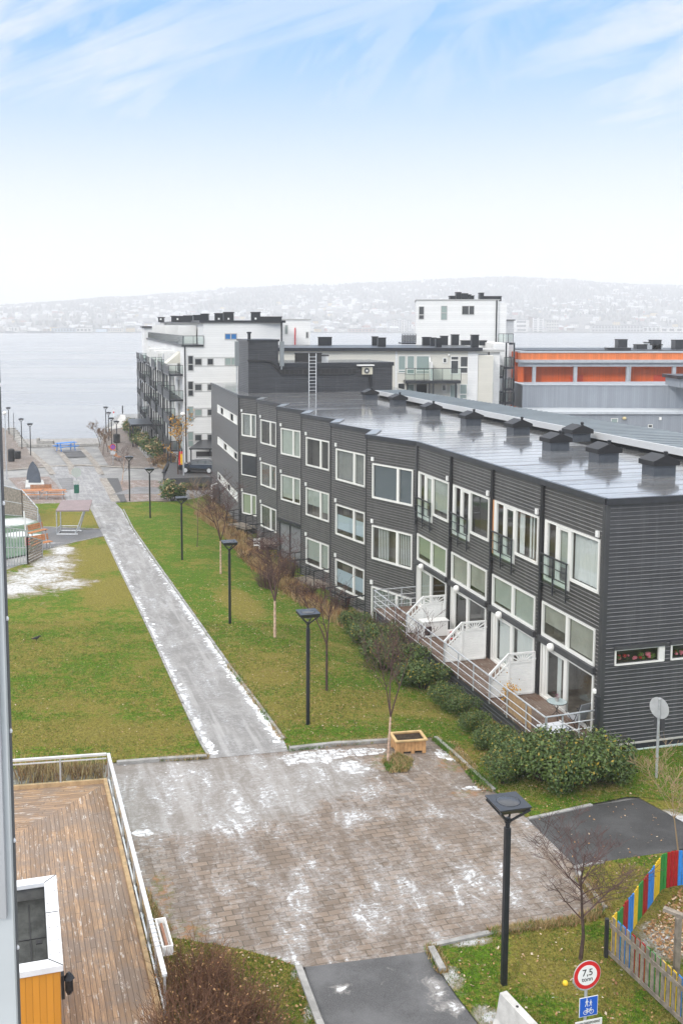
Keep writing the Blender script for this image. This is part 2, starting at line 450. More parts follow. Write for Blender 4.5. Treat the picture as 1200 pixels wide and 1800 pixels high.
def asphalt_mat(name,base=.05,wet=0,snowL=None,tint=(1,1,1.03)):
    m,nt,b=newmat(name);p=POS(nt)
    grit=noise(nt,p,45,5,.75);big=noise(nt,p,.6,6,.62)
    col=mixc(nt,mrange(nt,grit,.3,.7),tuple(base*.6*t for t in tint),tuple(base*1.7*t for t in tint))
    col=mixc(nt,mrange(nt,big,.4,.62,0,.6),col,tuple(base*2.3*t for t in tint))
    col=mixc(nt,mrange(nt,noise(nt,p,110,3,.8),.60,.68,0,.55),col,tuple(min(.5,base*5*t) for t in tint))
    col=mixc(nt,mrange(nt,noise(nt,p,2.2,9,.8,1.),.56,.66,0,.4),col,tuple(base*.5*t for t in tint))
    e=mth(nt,'MULTIPLY',mrange(nt,noise(nt,p,26,2),.75,.78),.6)
    col=mixc(nt,e,col,(.5,.42,.3))
    if snowL:
        q=mth(nt,'ADD',mth(nt,'MULTIPLY',blobs(nt,p,snowL),.75),mth(nt,'MULTIPLY',mth(nt,'SUBTRACT',noise(nt,p,2.0,10,.8,.6),.5),3.2))
        col=mixc(nt,mrange(nt,q,.3,.7,0,.5),col,(.36,.34,.32))
        col=mixc(nt,mrange(nt,q,.68,.95,0,.85),col,SNOW)
    ln(nt,col,b.inputs['Base Color'])
    ln(nt,mrange(nt,big,.35,.6,.75-wet*.4,.75),b.inputs['Roughness'])
    bump(nt,b,grit,.5,.012)
    return m
def siding_mat(name,col,var=.2,rough=.42,dirt=.5):
    m,nt,b=newmat(name);p=POS(nt)
    z=mapping(nt,p,scale=(.35,.35,7))
    n=noise(nt,z,1,3,.5);n2=noise(nt,mapping(nt,p,scale=(2.2,2.2,.12)),1.3,9,.78)
    c=mixc(nt,mrange(nt,n,.3,.7),tuple(v*(1-var) for v in col),tuple(v*(1+var) for v in col))
    c=mixc(nt,mrange(nt,n2,.45,.75,0,dirt),c,tuple(v*1.9+.02 for v in col))
    ln(nt,c,b.inputs['Base Color']);b.inputs['Roughness'].default_value=rough
    bump(nt,b,noise(nt,mapping(nt,p,scale=(2,2,40)),3,4),.12,.004)
    return m
def lines_mat(name,col,period=.2,depth=.35,axis='Z',rough=.5,var=.06,uaxis=None,soft=.06):
    """painted boards with fine shadow grooves (bump) seen from far"""
    m,nt,b=newmat(name);p=POS(nt)
    if uaxis is not None: p2=mapping(nt,p,rot=(0,0,-uaxis))
    else: p2=p
    s=nd(nt,'ShaderNodeSeparateXYZ');ln(nt,p2,s.inputs[0])
    t=mth(nt,'DIVIDE',s.outputs['XYZ'.index(axis)],period)
    fr=mth(nt,'FRACT',t);fl=mth(nt,'FLOOR',t)
    g=mth(nt,'SUBTRACT',1,mrange(nt,mth(nt,'ABSOLUTE',mth(nt,'SUBTRACT',fr,.5)),.5-soft,.5))
    wn=nd(nt,'ShaderNodeTexWhiteNoise',noise_dimensions='1D');ln(nt,fl,wn.inputs['W'])
    c=mixc(nt,wn.outputs[0],tuple(v*(1-var) for v in col),tuple(min(.9,v*(1+var)) for v in col))
    c=mixc(nt,mrange(nt,noise(nt,p,.6,5,.6),.4,.7,0,.12),c,tuple(v*.7 for v in col))
    c=mixc(nt,mth(nt,'MULTIPLY',mth(nt,'SUBTRACT',1,g),depth),c,tuple(v*.35 for v in col))
    ln(nt,c,b.inputs['Base Color']);b.inputs['Roughness'].default_value=rough
    bump(nt,b,g,.6,.02)
    return m
def deck_mat(name,ang,var=.3,base=(.33,.215,.125)):
    m,nt,b=newmat(name);p=POS(nt);p2=mapping(nt,p,rot=(0,0,-ang))
    s=nd(nt,'ShaderNodeSeparateXYZ');ln(nt,p2,s.inputs[0])
    t=mth(nt,'DIVIDE',s.outputs[1],.125);fl=mth(nt,'FLOOR',t);fr=mth(nt,'FRACT',t)
    wn=nd(nt,'ShaderNodeTexWhiteNoise',noise_dimensions='1D');ln(nt,fl,wn.inputs['W'])
    L=mth(nt,'DIVIDE',mth(nt,'ADD',s.outputs[0],mth(nt,'MULTIPLY',wn.outputs[0],4)),3.2)
    w2=nd(nt,'ShaderNodeTexWhiteNoise',noise_dimensions='2D');cb=nd(nt,'ShaderNodeCombineXYZ');ln(nt,fl,cb.inputs[0]);ln(nt,mth(nt,'FLOOR',L),cb.inputs[1]);ln(nt,cb.outputs[0],w2.inputs['Vector'])
    gr_=noise(nt,mapping(nt,p2,scale=(1.2,22,1)),1.5,8,.7,.8)
    c=mixc(nt,w2.outputs[0],tuple(v*(1-var) for v in base),tuple(v*(1+var*1.2) for v in base))
    c=mixc(nt,mrange(nt,gr_,.35,.62,0,.75),c,(.17,.115,.085))
    c=mixc(nt,mrange(nt,noise(nt,p,.8,7,.7),.42,.58,0,.7),c,(.21,.165,.135))
    c=mixc(nt,mrange(nt,noise(nt,mapping(nt,p2,scale=(1,5,1)),2.2,8,.78),.57,.62,0,.8),c,(.58,.54,.50))
    v=nd(nt,'ShaderNodeTexVoronoi');v.inputs['Scale'].default_value=2.3;ln(nt,mapping(nt,p2,scale=(.8,2.2,1)),v.inputs['Vector'])
    c=mixc(nt,mrange(nt,v.outputs['Distance'],.03,.09,.8,0),c,(.07,.045,.03))
    gap=mth(nt,'MAXIMUM',mrange(nt,mth(nt,'ABSOLUTE',mth(nt,'SUBTRACT',fr,.5)),.435,.485),mrange(nt,mth(nt,'ABSOLUTE',mth(nt,'SUBTRACT',mth(nt,'FRACT',L),.5)),.4975,.499))
    c=mixc(nt,mth(nt,'MULTIPLY',gap,.85),c,(.035,.025,.02))
    ln(nt,c,b.inputs['Base Color']);b.inputs['Roughness'].default_value=.7
    bump(nt,b,mth(nt,'SUBTRACT',mth(nt,'MULTIPLY',gr_,.3),gap),.5,.01)
    return m
def glass_mat(name,tint=(.90,.93,.92),refl=1.45):
    m=bpy.data.materials.new(name);m.use_nodes=True;nt=m.node_tree;nt.nodes.clear()
    o=nd(nt,'ShaderNodeOutputMaterial');t=nd(nt,'ShaderNodeBsdfTransparent');t.inputs[0].default_value=tint+(1,)
    g=nd(nt,'ShaderNodeBsdfGlossy');g.inputs['Roughness'].default_value=.02
    lw=nd(nt,'ShaderNodeLayerWeight');lw.inputs[0].default_value=.5;fzv=mth(nt,'ADD',.075,mth(nt,'MULTIPLY',mth(nt,'POWER',lw.outputs['Facing'],4.),.85))
    mx=nd(nt,'ShaderNodeMixShader');ln(nt,fzv,mx.inputs[0]);ln(nt,t.outputs[0],mx.inputs[1]);ln(nt,g.outputs[0],mx.inputs[2]);ln(nt,mx.outputs[0],o.inputs[0])
    return m
def leaf_mat(name,c1,c2,trans=.25):
    m,nt,b=newmat(name);p=POS(nt)
    oi=nd(nt,'ShaderNodeNewGeometry')
    n=nd(nt,'ShaderNodeTexWhiteNoise',noise_dimensions='1D');ln(nt,oi.outputs['Random Per Island'],n.inputs['W'])
    c=mixc(nt,n.outputs[0],c1,c2)
    ln(nt,c,b.inputs['Base Color']);b.inputs['Roughness'].default_value=.5
    b.inputs['Specular IOR Level'].default_value=.4
    return m
M={}
M['black']=P('black_metal',(.016,.018,.022),.38,.0,.5,.2,8)
M['blackm']=P('black_matt',(.02,.02,.022),.7)
M['lamphead']=P('lamp_black',(.022,.025,.032),.3,.0,.6,.15,6)
M['steel']=P('galvanised_steel',(.52,.54,.56),.4,.45,.5,.15,6)
M['alu']=P('aluminium',(.72,.73,.74),.35,.4,.5,.08,5)
M['white']=P('white_paint',(.78,.78,.76),.45,0,.5,.04,3)
M['whitemetal']=P('white_sheet_metal',(.74,.75,.77),.35,.1,.5,.06,3)
M['frame']=P('window_frame_white',(.76,.755,.72),.4)
M['dark']=P('dark_grey_sheet',(.035,.038,.045),.35,.2,.5,.15,3)
M['side']=siding_mat('dark_siding_front',(.056,.055,.055))
M['side2']=siding_mat('dark_siding_end',(.047,.049,.055))  # darker, bluer copy of the front siding: end wall's shade painted into colour
M['trim']=P('dark_trim',(.055,.056,.06),.5,0,.5,.1,2)
M['glass']=glass_mat('window_glass');M['railglass']=glass_mat('rail_glass',(.82,.90,.87),1.5)
M['blind']=P('pale_blind',(.38,.41,.37),.8,0,.3,.05,2)
M['blindg']=P('green_blind',(.34,.38,.27),.8)
M['blindd']=P('dark_blind',(.10,.12,.135),.6)
M['curtain']=lines_mat('curtain_white',(.62,.64,.64),.10,.5,'X',.8,.06,R(60),.25)
M['room']=P('room_inside',(.20,.18,.155),.9,0,.2,.3,1.2)
M['roomd']=P('room_dark',(.06,.055,.05),.9)
M['concrete']=P('concrete',(.36,.35,.33),.85,0,.3,.18,3,.4,25)
M['kerb']=P('kerb_granite',(.30,.295,.285),.85,0,.3,.25,2.5,.5,18)
M['wood']=P('fresh_wood',(.48,.27,.12),.65,0,.3,.22,5,.2,30)
M['woodbench']=P('bench_wood',(.46,.20,.085),.6,0,.3,.2,5)
M['woodgrey']=P('weathered_wood',(.25,.215,.175),.85,0,.3,.3,6,.3,30)
M['browndeck']=deck_mat('brown_terrace_boards',R(105),.25,(.12,.062,.038))
M['soil']=P('soil',(.045,.032,.022),.95,0,.2,.5,12,.8,30)
M['bulb']=P('white_globe',(.85,.84,.80),.3)
M['red']=P('sign_red',(.62,.02,.025),.4);M['blue']=P('sign_blue',(.015,.11,.55),.4);M['signwhite']=P('sign_white',(.82,.82,.80),.4)
M['signback']=P('sign_back',(.55,.56,.57),.45,.3,.5,.08,4)
M['ink']=P('black_lettering',(.01,.01,.01),.5)
M['yellow']=P('paint_yellow',(.80,.53,.03),.5,0,.4,.1,8);M['pgreen']=P('paint_green',(.03,.25,.05),.5,0,.4,.12,8)
M['pred']=P('paint_red',(.38,.012,.018),.5,0,.4,.12,8);M['pblue']=P('paint_blue',(.035,.24,.70),.5,0,.4,.1,8)
M['bark']=P('birch_bark',(.52,.36,.27),.8,0,.3,.35,9,.3,20);M['barkd']=P('dark_bark',(.075,.05,.042),.85,0,.3,.3,9,.4,30)
M['twig']=P('purple_twigs',(.085,.045,.04),.8);M['twigr']=P('red_brown_twigs',(.145,.075,.045),.8,0,.3,.35,6)
M['twigt']=P('tan_twigs',(.30,.21,.12),.8)
M['leafg']=leaf_mat('shrub_leaf_green',(.025,.055,.012),(.10,.15,.03));M['leafy']=leaf_mat('shrub_leaf_yellow',(.16,.15,.02),(.34,.24,.03))
M['leafd']=leaf_mat('grass_clump_green',(.045,.09,.02),(.09,.15,.035));M['leafo']=leaf_mat('orange_leaf',(.40,.17,.025),(.60,.36,.05))
M['leafr']=leaf_mat('dry_leaf',(.20,.085,.03),(.40,.24,.10));M['leafdry']=leaf_mat('dry_grass',(.28,.19,.08),(.45,.34,.16))
M['leafmix']=leaf_mat('brown_bed',(.10,.06,.03),(.24,.15,.07))
# ------------------------------------------------------------------ ground, roads, water
A15=R(15)
def W2(*pts): return [(p.x,p.y) for p in G(*pts)]
coast=[(-14,9999)]
cpx=W2((-40,735),(5,752),(28,766),(41,771),(172,769.5),(172,760),(200,735),(208,728),(240,727))
coastline=[(-75,cpx[0][1]+6)]+cpx+[(cpx[-1][0]+40,cpx[-1][1]+12),(130,cpx[-1][1]+14)]
gpoly=[(-75,-12)]+coastline+[(130,-12)]
M['asph_far']=asphalt_mat('asphalt_worn',.17,.6,tint=(1,.99,.97))
sheet('ground',gpoly,-.05,M['asph_far'],1.5)
# quay wall down into the water
mb=MB()
for a,b in zip(coastline,coastline[1:]):
    mb.face([(a[0],a[1],-2.83),(b[0],b[1],-2.83),(b[0],b[1],-9),(a[0],a[1],-9)])
o=obj('quay_wall',mb,M['concrete'],fix=False);tag(o,'concrete quay wall along the water edge','wall',kind='structure')
def band(name,pxl,width,off,mat,h=None,thick=.0):
    pass
snow_lawn=[]
def WB(px,py,rx,ry,rot=0):
    q=gr(px,py);return (q.x,q.y,rx,ry,rot)
# lawns
lawnL=W2((364,1331),(352,1308),(270,1128),(232,1048),(210,1003),(194,968),(182,943),(135,952),(100,960),(76,967),(75,980),(10,1003),(-90,1010))
c=gr(364,1331);d=gr(200,1342)
ux,uy=(d.x-c.x),(d.y-c.y)
lawnL=lawnL+[(c.x+ux*4.5,c.y+uy*4.5),(d.x,d.y)]
M['lawnL']=lawn_mat('lawn_left',.50,[WB(62,1018,4.2,8,.1),WB(92,990,3.0,7,.2),WB(108,968,2.0,5,.3),WB(20,1035,5.,5.,.1),WB(115,1028,2.6,3.2,0)],brownL=[WB(150,985,4,8),WB(190,1040,2.5,6),WB(130,1290,6,2.0)])
sheet('lawn',lawnL,.03,M['lawnL'])
M['lawnS']=lawn_mat('lawn_small',.52,brownL=[WB(120,915,3.5,5)])
sheet('lawn',W2((58,886),(152,884),(162,900),(176,930),(150,931),(100,927),(75,926),(70,905)),.03,M['lawnS'])
lawnR=W2((203,884),(290,883),(345,876))+[(-9.4,104),(-5,88),(-3,82),(.5,69),(3.9,57),(6.2,51),(10.75,34.6),(11.5,34.25),(16,35.5),(22,37.1),(22,26)]+W2((1130,1403),(1100,1403),(1040,1415),(930,1441),(905,1425),(868,1392),(820,1348),(762,1297),(680,1304),(600,1309),(506,1319),(497,1300),(455,1243),(400,1170),(330,1070),(270,985),(232,930),(215,897))
M['lawnR']=lawn_mat('lawn_right',.40,brownL=[WB(480,1180,3,5,-.26),WB(560,1240,4,3),WB(420,1060,1.5,6,.26),WB(700,1240,3,2),WB(860,1330,3,1.5)],leafs=.85,green=(.08,.16,.007))
sheet('lawn',lawnR,.03,M['lawnR'])
M['lawnB']=lawn_mat('lawn_bottom',.47,[WB(825,1660,1.3,.35,.2),WB(790,1722,.6,1.0,.3),WB(860,1790,.6,.6),WB(1170,1660,1.3,1.4)],brownL=[WB(980,1700,2,2),WB(1090,1560,1.5,1.5),WB(1150,1600,2,2)],leafs=1.0)
lb=W2((757,1668),(860,1643),(1012,1622),(1052,1612),(1066,1600),(1020,1545),(1012,1526),(1060,1517),(1140,1505),(1180,1500),(1300,1488))
lb=lb+[(20,26),(20,12)]+W2((900,1960),(850,1815),(800,1750),(775,1712))
sheet('lawn',lb,.03,M['lawnB'])
M['lawnC']=lawn_mat('planting_bed',.60,[WB(520,1712,.25,.5,-.3),WB(545,1780,.25,.8,-.3)],brownL=[WB(300,1720,3,3)],leafs=1.0)
lc=W2((230,1640),(330,1655),(430,1672),(492,1690),(522,1702),(560,1800),(620,1960),(300,1990))
sheet('lawn',lc,.03,M['lawnC'])
# main path
e1=[gr(368,1331),gr(182,943)];e2=[gr(500,1305),gr(225,905)]
def edge(a,b,w): return (a.x,a.y,b.x,b.y,w)
M['path']=path_mat('path_icy',(.19,.185,.18),.60,edge=[edge(gr(500,1305),gr(330,1068),.55),edge(gr(330,1068),gr(215,892),.5),edge(gr(366,1330),gr(180,942),.5)])
pathp=W2((205,884),(217,896),(234,930),(272,985),(332,1070),(402,1170),(457,1243),(499,1300),(508,1321),(364,1334),(352,1308),(270,1128),(232,1048),(210,1003),(194,968),(182,943),(176,931),(162,900),(154,885))
sheet('path',pathp,.006,M['path'])
M['court_asph']=asphalt_mat('asphalt_wet_small',.085,.6,[WB(85,955,2.5,.8,.1),WB(75,905,1.5,1.2,.1)])
sheet('path',W2((183,944),(135,953),(100,961),(76,968),(60,975),(40,960),(45,920),(62,905),(70,905),(76,927),(176,931)),.012,M['court_asph'])
# square of concrete pavers
iceP=[WB(300,1385,5.0,2.2,.1),WB(420,1400,4.5,2.4,.2),WB(560,1360,3.2,1.6,.3),WB(380,1450,3.0,1.2,.1),WB(530,1600,.9,2.6,-.1),WB(650,1620,1.6,1.3,.2),
 WB(860,1560,2.6,2.0,.2),WB(700,1560,1.3,1.7,.1),WB(930,1480,2.0,1.5,.0),WB(720,1430,2.4,.7,.1),WB(620,1440,1.6,.8,.1),WB(780,1650,.9,.5,.1),WB(500,1690,.8,.6),WB(640,1390,1.5,.9)]
mossP=[WB(690,1340,1.9,1.6,.2),WB(800,1340,1.4,2.0,-.6),WB(280,1580,.9,3.0,.1),WB(320,1640,1.5,1.2,.1),WB(820,1395,1.2,.6,.2)]
snowP=[WB(560,1330,2.2,.9,.2),WB(640,1322,1.3,.6,.2),WB(790,1325,1.0,1.0,.2),WB(620,1350,.9,.8),WB(840,1385,1.0,.25,.2),WB(250,1465,.6,.35)]
M['pavers']=paver_mat('square_pavers',A15,iceP,mossL=mossP,snowL=snowP,bias=.47,wedgeL=[WB(200,1370,5.5,3.6,.1),WB(300,1400,5.5,3.6,.1),WB(420,1385,4.6,3.4,.1),WB(520,1365,3.4,2.6,.1)])
pl=W2((364,1334),(508,1321),(600,1309),(680,1304),(762,1297),(820,1348),(868,1392),(905,1425),(930,1441),(1000,1512),(1020,1545),(1066,1600),(1052,1612),(1012,1622),(860,1643),(757,1668),(750,1674),(536,1701),(522,1702),(492,1690),(430,1672),(330,1655),(230,1640))
pl+= [(-9,20),(-30,20),(-30,d.y-2)]+[(c.x+ux*4.5,c.y+uy*4.5),(d.x,d.y)]
sheet('square',pl,.0,M['pavers'])
# worn asphalt wedge across the square from the path (thin sheet laid over the pavers)
wp=W2((364,1334),(508,1321),(560,1350),(640,1385),(600,1425),(560,1443),(470,1466),(360,1470),(240,1478),(200,1420),(150,1350),(200,1343))

M['asph1']=asphalt_mat('asphalt_dark_near',.062,0,[WB(765,1740,.5,.9,.3),WB(600,1740,.5,.4),WB(800,1770,.7,.5)])
sheet('road',W2((536,1701),(750,1674),(774,1712),(800,1750),(850,1815),(900,1960),(620,1960),(560,1800)),.004,M['asph1'])
M['asph2']=asphalt_mat('asphalt_dark_right',.036,.1)
sheet('road',W2((928,1442),(1040,1417),(1121,1404),(1154,1421),(1215,1455),(1260,1486))+W2((1190,1494),(1150,1504),(1060,1518),(1013,1526),(1000,1512)),.004,M['asph2'])
M['gravel']=lawn_mat('gravel_frosty',.62,[WB(1190,1440,1.4,1.2,.2)],leafs=.9)
sheet('path',W2((1122,1403),(1150,1400),(1250,1388))+[(20,27.5)]+W2((1300,1486),(1262,1486),(1217,1455),(1155,1421)),.010,M['gravel'])
# far crossing: cobble strips, brick areas, patches
M['brickfar']=paver_mat('brick_paving',R(15),[(0,0,.1,.1,0)],base=(.27,.20,.175),w=.5,h=.25,bias=.42)
M['prom']=paver_mat('promenade_paving',R(15),[(0,0,.1,.1,0)],base=(.20,.165,.145),w=.6,h=.3,bias=.16)
M['strip']=paver_mat('cobble_strip',R(60),[(0,0,.1,.1,0)],base=(.37,.34,.30),w=.5,h=.3,bias=.2)
M['icefar']=path_mat('asphalt_icy_far',(.21,.21,.215),.47)
def Z(*pts): return W2(*[(x/4,700+y/4) for x,y in pts])
sheet('road',Z((400,560),(500,540),(520,740),(480,742)) and Z((330,480),(380,540),(480,742),(820,735),(720,565),(690,480)),.002,M['icefar'])
sheet('pavement',Z((60,560),(345,550),(395,600),(480,742),(240,748),(180,690)),.006,M['brickfar'])
sheet('pavement',Z((840,580),(1110,578),(1180,700),(1190,728),(895,732),(840,600)),.006,M['brickfar'])
sheet('pavement',Z((0,505),(80,500),(250,487),(325,478),(215,380),(170,330),(130,300),(60,235),(20,205),(-200,205),(-300,505)),.004,M['prom'])
sheet('pavement',Z((690,345),(740,250),(800,218),(880,205),(900,240),(950,310),(1080,465),(1180,475),(1090,492),(900,486),(760,470)),.004,M['prom'])
M['ramp']=path_mat('quay_concrete',(.25,.235,.22),.30)
sheet('pavement',Z((165,290),(690,280),(700,335),(400,340),(180,345)),.005,M['ramp'])
M['ramp2']=path_mat('quay_boards',(.50,.48,.45),.35)
sheet('pavement',Z((745,215),(800,190),(850,115),(880,118),(890,200),(800,216)),.006,M['ramp2'])
def stripe(pts,w,off=.012):
    P2=Z(*pts);l=[];r=[]
    for i,p in enumerate(P2):
        a=P2[max(i-1,0)];b=P2[min(i+1,len(P2)-1)];dx,dy=b[0]-a[0],b[1]-a[1];L=math.hypot(dx,dy)
        nx,ny=-dy/L*w/2,dx/L*w/2;l.append((p[0]+nx,p[1]+ny));r.append((p[0]-nx,p[1]-ny))
    sheet('paving_strip',l+r[::-1],off,M['strip'])
stripe([(210,372),(330,475),(372,535)],.75);stripe([(388,345),(440,400),(495,468),(512,535)],.75);stripe([(568,345),(625,405),(672,462),(712,535)],.75)
stripe([(722,562),(770,640),(815,728)],.85);stripe([(0,508),(130,497),(250,486),(400,476),(560,470),(720,476),(900,487),(1100,490)],1.0,.016)
M['patch']=asphalt_mat('asphalt_patch',.05,.3)
sheet('road',Z((432,378),(578,371),(618,413),(470,419)),.010,M['patch'])
sheet('road',Z((745,562),(830,562),(892,728),(822,728)),.010,M['patch'])
sheet('road',Z((402,565),(512,560),(522,640),(445,650)),.010,asphalt_mat('asphalt_patch_grey',.11,.3))
# raised parking behind the retaining wall
mb=MB();pk=[aty(283,826,106),aty(360,835,105.4)]
PZ=-1.72
mb.prism([(-14.1,105.3),(-8,106.9),(2,109.5),(-2,121),(-15,118)],-4,PZ)
o=obj('parking_ground',mb,M['patch']);tag(o,'asphalt parking level above the retaining wall','ground',kind='structure')
sheet('road',[(-18.5,98.5),(-8.9,101),(-9,106.5),(-17,104.4)],.02,asphalt_mat('asphalt_yard',.13,.3))
# sports court
M['court']=None
m,nt,b=newmat('court_green');p=POS(nt)
cc=mixc(nt,mrange(nt,noise(nt,p,.8,6,.7),.35,.65),(.03,.09,.04),(.09,.16,.075))
q=mth(nt,'ADD',blobs(nt,p,[WB(25,918,4,5,0),WB(35,940,2.5,3,0),WB(66,942,2,1.5,0)]),mth(nt,'MULTIPLY',mth(nt,'SUBTRACT',noise(nt,p,1.2,7,.7),.5),1.3))
cc=mixc(nt,mrange(nt,q,.45,.8,0,.8),cc,SNOW);ln(nt,cc,b.inputs['Base Color']);M['court']=m
sheet('sports_ground',W2((-60,905),(0,905),(40,907),(66,915),(74,940),(66,960),(48,975),(0,985),(-90,990)),.045,m)
# water
def water_mat():
    m,nt,b=newmat('fjord_water');p=POS(nt)
    b.inputs['Base Color'].default_value=(.20,.225,.25,1);b.inputs['Roughness'].default_value=.16;b.inputs['IOR'].default_value=1.33
    n=noise(nt,mapping(nt,p,rot=(0,0,.3),scale=(1,1.6,1)),.8,6,.6)
    n2=noise(nt,mapping(nt,p,rot=(0,0,.2),scale=(.6,1.8,1)),.05,5,.55)
    patches=noise(nt,mapping(nt,p,scale=(.4,1.2,1)),.012,6,.65)
    ln(nt,mrange(nt,patches,.4,.62,.16,.24),b.inputs['Roughness'])
    ln(nt,mixc(nt,mrange(nt,patches,.42,.6),(.24,.25,.262),(.27,.28,.29)),b.inputs['Base Color'])
    a=bump(nt,None,n,.22,.05);bump(nt,b,n2,.15,.5,a)
    return m
mb=MB();mb.face([(-6000,100,-3.55),(6000,100,-3.55),(6000,2350,-3.55),(-6000,2350,-3.55)])
o=obj('water',mb,water_mat(),fix=False);tag(o,kind='structure')
# kerbs: stone edging as real raised strips
def kerb(pxs,w=.13,h=.11,mat='kerb',label='stone kerb',lift=.0,world=False):
    P2=pxs if world else W2(*pxs)
    mb=MB();rnd=random.Random(len(pxs)*7+int(P2[0][0]*10))
    for a,b in zip(P2,P2[1:]):
        L=math.hypot(b[0]-a[0],b[1]-a[1]);n=max(1,int(L/1.0));
        for i in range(n):
            t0=i/n+.004;t1=(i+1)/n-.004
            p=(a[0]+(b[0]-a[0])*t0,a[1]+(b[1]-a[1])*t0);q=(a[0]+(b[0]-a[0])*t1,a[1]+(b[1]-a[1])*t1)
            j=rnd.uniform(-.012,.012)
            mb.beam((p[0],p[1],gz(*p)+h/2-.02+j+lift),(q[0],q[1],gz(*q)+h/2-.02+j+lift),w,h)
    o=obj('kerb',mb,M[mat],bevel=.012);tag(o,kind='structure');return o
kerb([(364,1333),(280,1338),(205,1344)],.16,.14)
kerb([(366,1330),(352,1306),(270,1126),(232,1046),(210,1001),(194,966),(183,943)],.10,.10)
kerb([(499,1301),(457,1243),(402,1170),(332,1070),(272,985),(234,930),(217,896)],.11,.10)
kerb([(508,1320),(600,1310),(680,1305),(700,1302)],.16,.15)
kerb([(765,1299),(820,1348),(868,1392)],.13,.13)
kerb([(757,1672),(778,1712)],.16,.16)
kerb([(757,1667),(860,1644),(935,1632)],.13,.10)
kerb([(1064,1600),(1020,1546),(1012,1527),(1060,1518)],.12,.10)
kerb([(524,1703),(560,1800),(600,1900)],.16,.13)
kerb([(928,1441),(960,1434),(1040,1416)],.12,.08)
kerb([(155,888),(162,900),(176,930)],.10,.10);kerb([(183,943),(135,953),(76,968)],.10,.10);kerb([(176,931),(76,927)],.10,.10)
kerb([(225,758),(238,780),(270,817),(300,824)],.25,.2)
kerb([(30,768),(42,785),(100,785),(178,783)],.35,.35,'concrete')
HAZE_TOP=262;HAZE_D=.00042
# ------------------------------------------------------------------ far shore
rnd=random.Random(3)
from mathutils import noise as mn
def hillz(x,y):
    if y<2160: return -3.2
    t=(y-2160)
    base=-2.5+min(t,350)*.02
    # ridge height depends on x; right high, left lower
    k=x/3500
    H=lerp_t([(-.5,70),(-.32,90),(-.2,125),(-.08,165),(.0,172),(.05,168),(.13,180),(.18,198),(.25,206),(.31,198),(.40,180),(.6,160),(1.,130)],k)
    s=smooth((t-150)/2100)
    n=mn.noise(Vector((x*.0016,y*.0016,3)))*20*s+mn.noise(Vector((x*.006,y*.006,1)))*8*s
    f=smooth((t-2200)/1200)
    return base+(H-6)*s+n-60*f
mb=MB();NX,NY=120,60;X0,X1,Y0,Y1=-2600,3200,2160,6300
for j in range(NY+1):
    for i in range(NX+1):
        x=X0+(X1-X0)*i/NX;y=Y0+(Y1-Y0)*(j/NY)**1.25;mb.v.append((x*(.6+.4*y/2600) if False else x,y,hillz(x,y)))
for j in range(NY):
    for i in range(NX):
        a=j*(NX+1)+i;mb.f.append((a,a+1,a+NX+2,a+NX+1));mb.mi.append(0)
m,nt,b=newmat('hillside_ground');p=POS(nt)
n1=noise(nt,p,.006,8,.62);n2=noise(nt,p,.03,6,.7)
cc=mixc(nt,mrange(nt,n2,.35,.65),(.05,.052,.055),(.14,.13,.115))
cc=mixc(nt,mrange(nt,mth(nt,'ADD',mth(nt,'MULTIPLY',n1,.6),mth(nt,'MULTIPLY',n2,.4)),.57,.66,0,.6),cc,(.55,.57,.60))
ln(nt,cc,b.inputs['Base Color']);b.inputs['Roughness'].default_value=.95
o=obj('hill',mb,m,fix=False,smooth=True);tag(o,kind='structure')
mb=MB()
for i in range(80):
    x=-2600+i*72;mb.box(x,x+71.9,2150,2166,-8,-3.55+1.6+rnd.uniform(-.3,.5))
o=obj('far_shoreline',mb,P('far_quay',(.10,.10,.10),.9));tag(o,kind='structure')
# houses: prototypes, one mesh each with wall and roof
wallc={'white':(.62,.61,.59),'grey':(.38,.38,.38),'red':(.30,.10,.07),'yellow':(.55,.42,.20),'brown':(.16,.11,.08)}
roofs=[P('roof_far_dark',(.06,.06,.065),.8),P('roof_far_snow',(.50,.51,.53),.8),P('roof_far_brick',(.22,.09,.06),.8)]
wm={k:P('far_wall_'+k,v,.8) for k,v in wallc.items()}
winm=P('far_window',(.05,.055,.06),.3)
def house_mesh(L,Wd,H,rh,wk,rk):
    mb=MB();mb.box(-L/2,L/2,-Wd/2,Wd/2,-3,H)
    e=.6
    mb.hexa([(-L/2-e,-Wd/2-e,H-.2),(L/2+e,-Wd/2-e,H-.2),(L/2+e,Wd/2+e,H-.2),(-L/2-e,Wd/2+e,H-.2),(-L/2-e,-.1,H+rh),(L/2+e,-.1,H+rh),(L/2+e,.1,H+rh),(-L/2-e,.1,H+rh)],1)
    n=int(L/3)
    for fl in range(max(1,int(H/2.9))):
        for i in range(n):
            x=-L/2+L*(i+.5)/n;mb.box(x-.6,x+.6,-Wd/2-.05,-Wd/2+.05,fl*2.8+.9,fl*2.8+2.2,2)
    mb.box(-.5,.5,.3,1.3,H+rh*.5,H+rh+1,1)
    return mb.mesh('house',[wm[wk],roofs[rk],winm])
protos=[]
for wk,rk,L,Wd,H,rh in [('white',1,11,8,5.5,2.6),('white',0,13,9,6,3),('white',1,16,9,6,2),('grey',1,12,9,6,2.5),('red',1,11,8,5,2.8),('yellow',0,12,8,6,3),('brown',1,12,8,5.5,2.4),('white',2,13,9,7,3.2)]:
    protos.append((wk,house_mesh(L,Wd,H,rh,wk,rk)))
used=[]
def free(x,y,r=22):
    for a,b in used:
        if abs(a-x)<r and abs(b-y)<r: return False
    used.append((x,y));return True
def fx(x,y): pr=XC+F*x/y;return -20<pr<1220
nh=0;tries=0
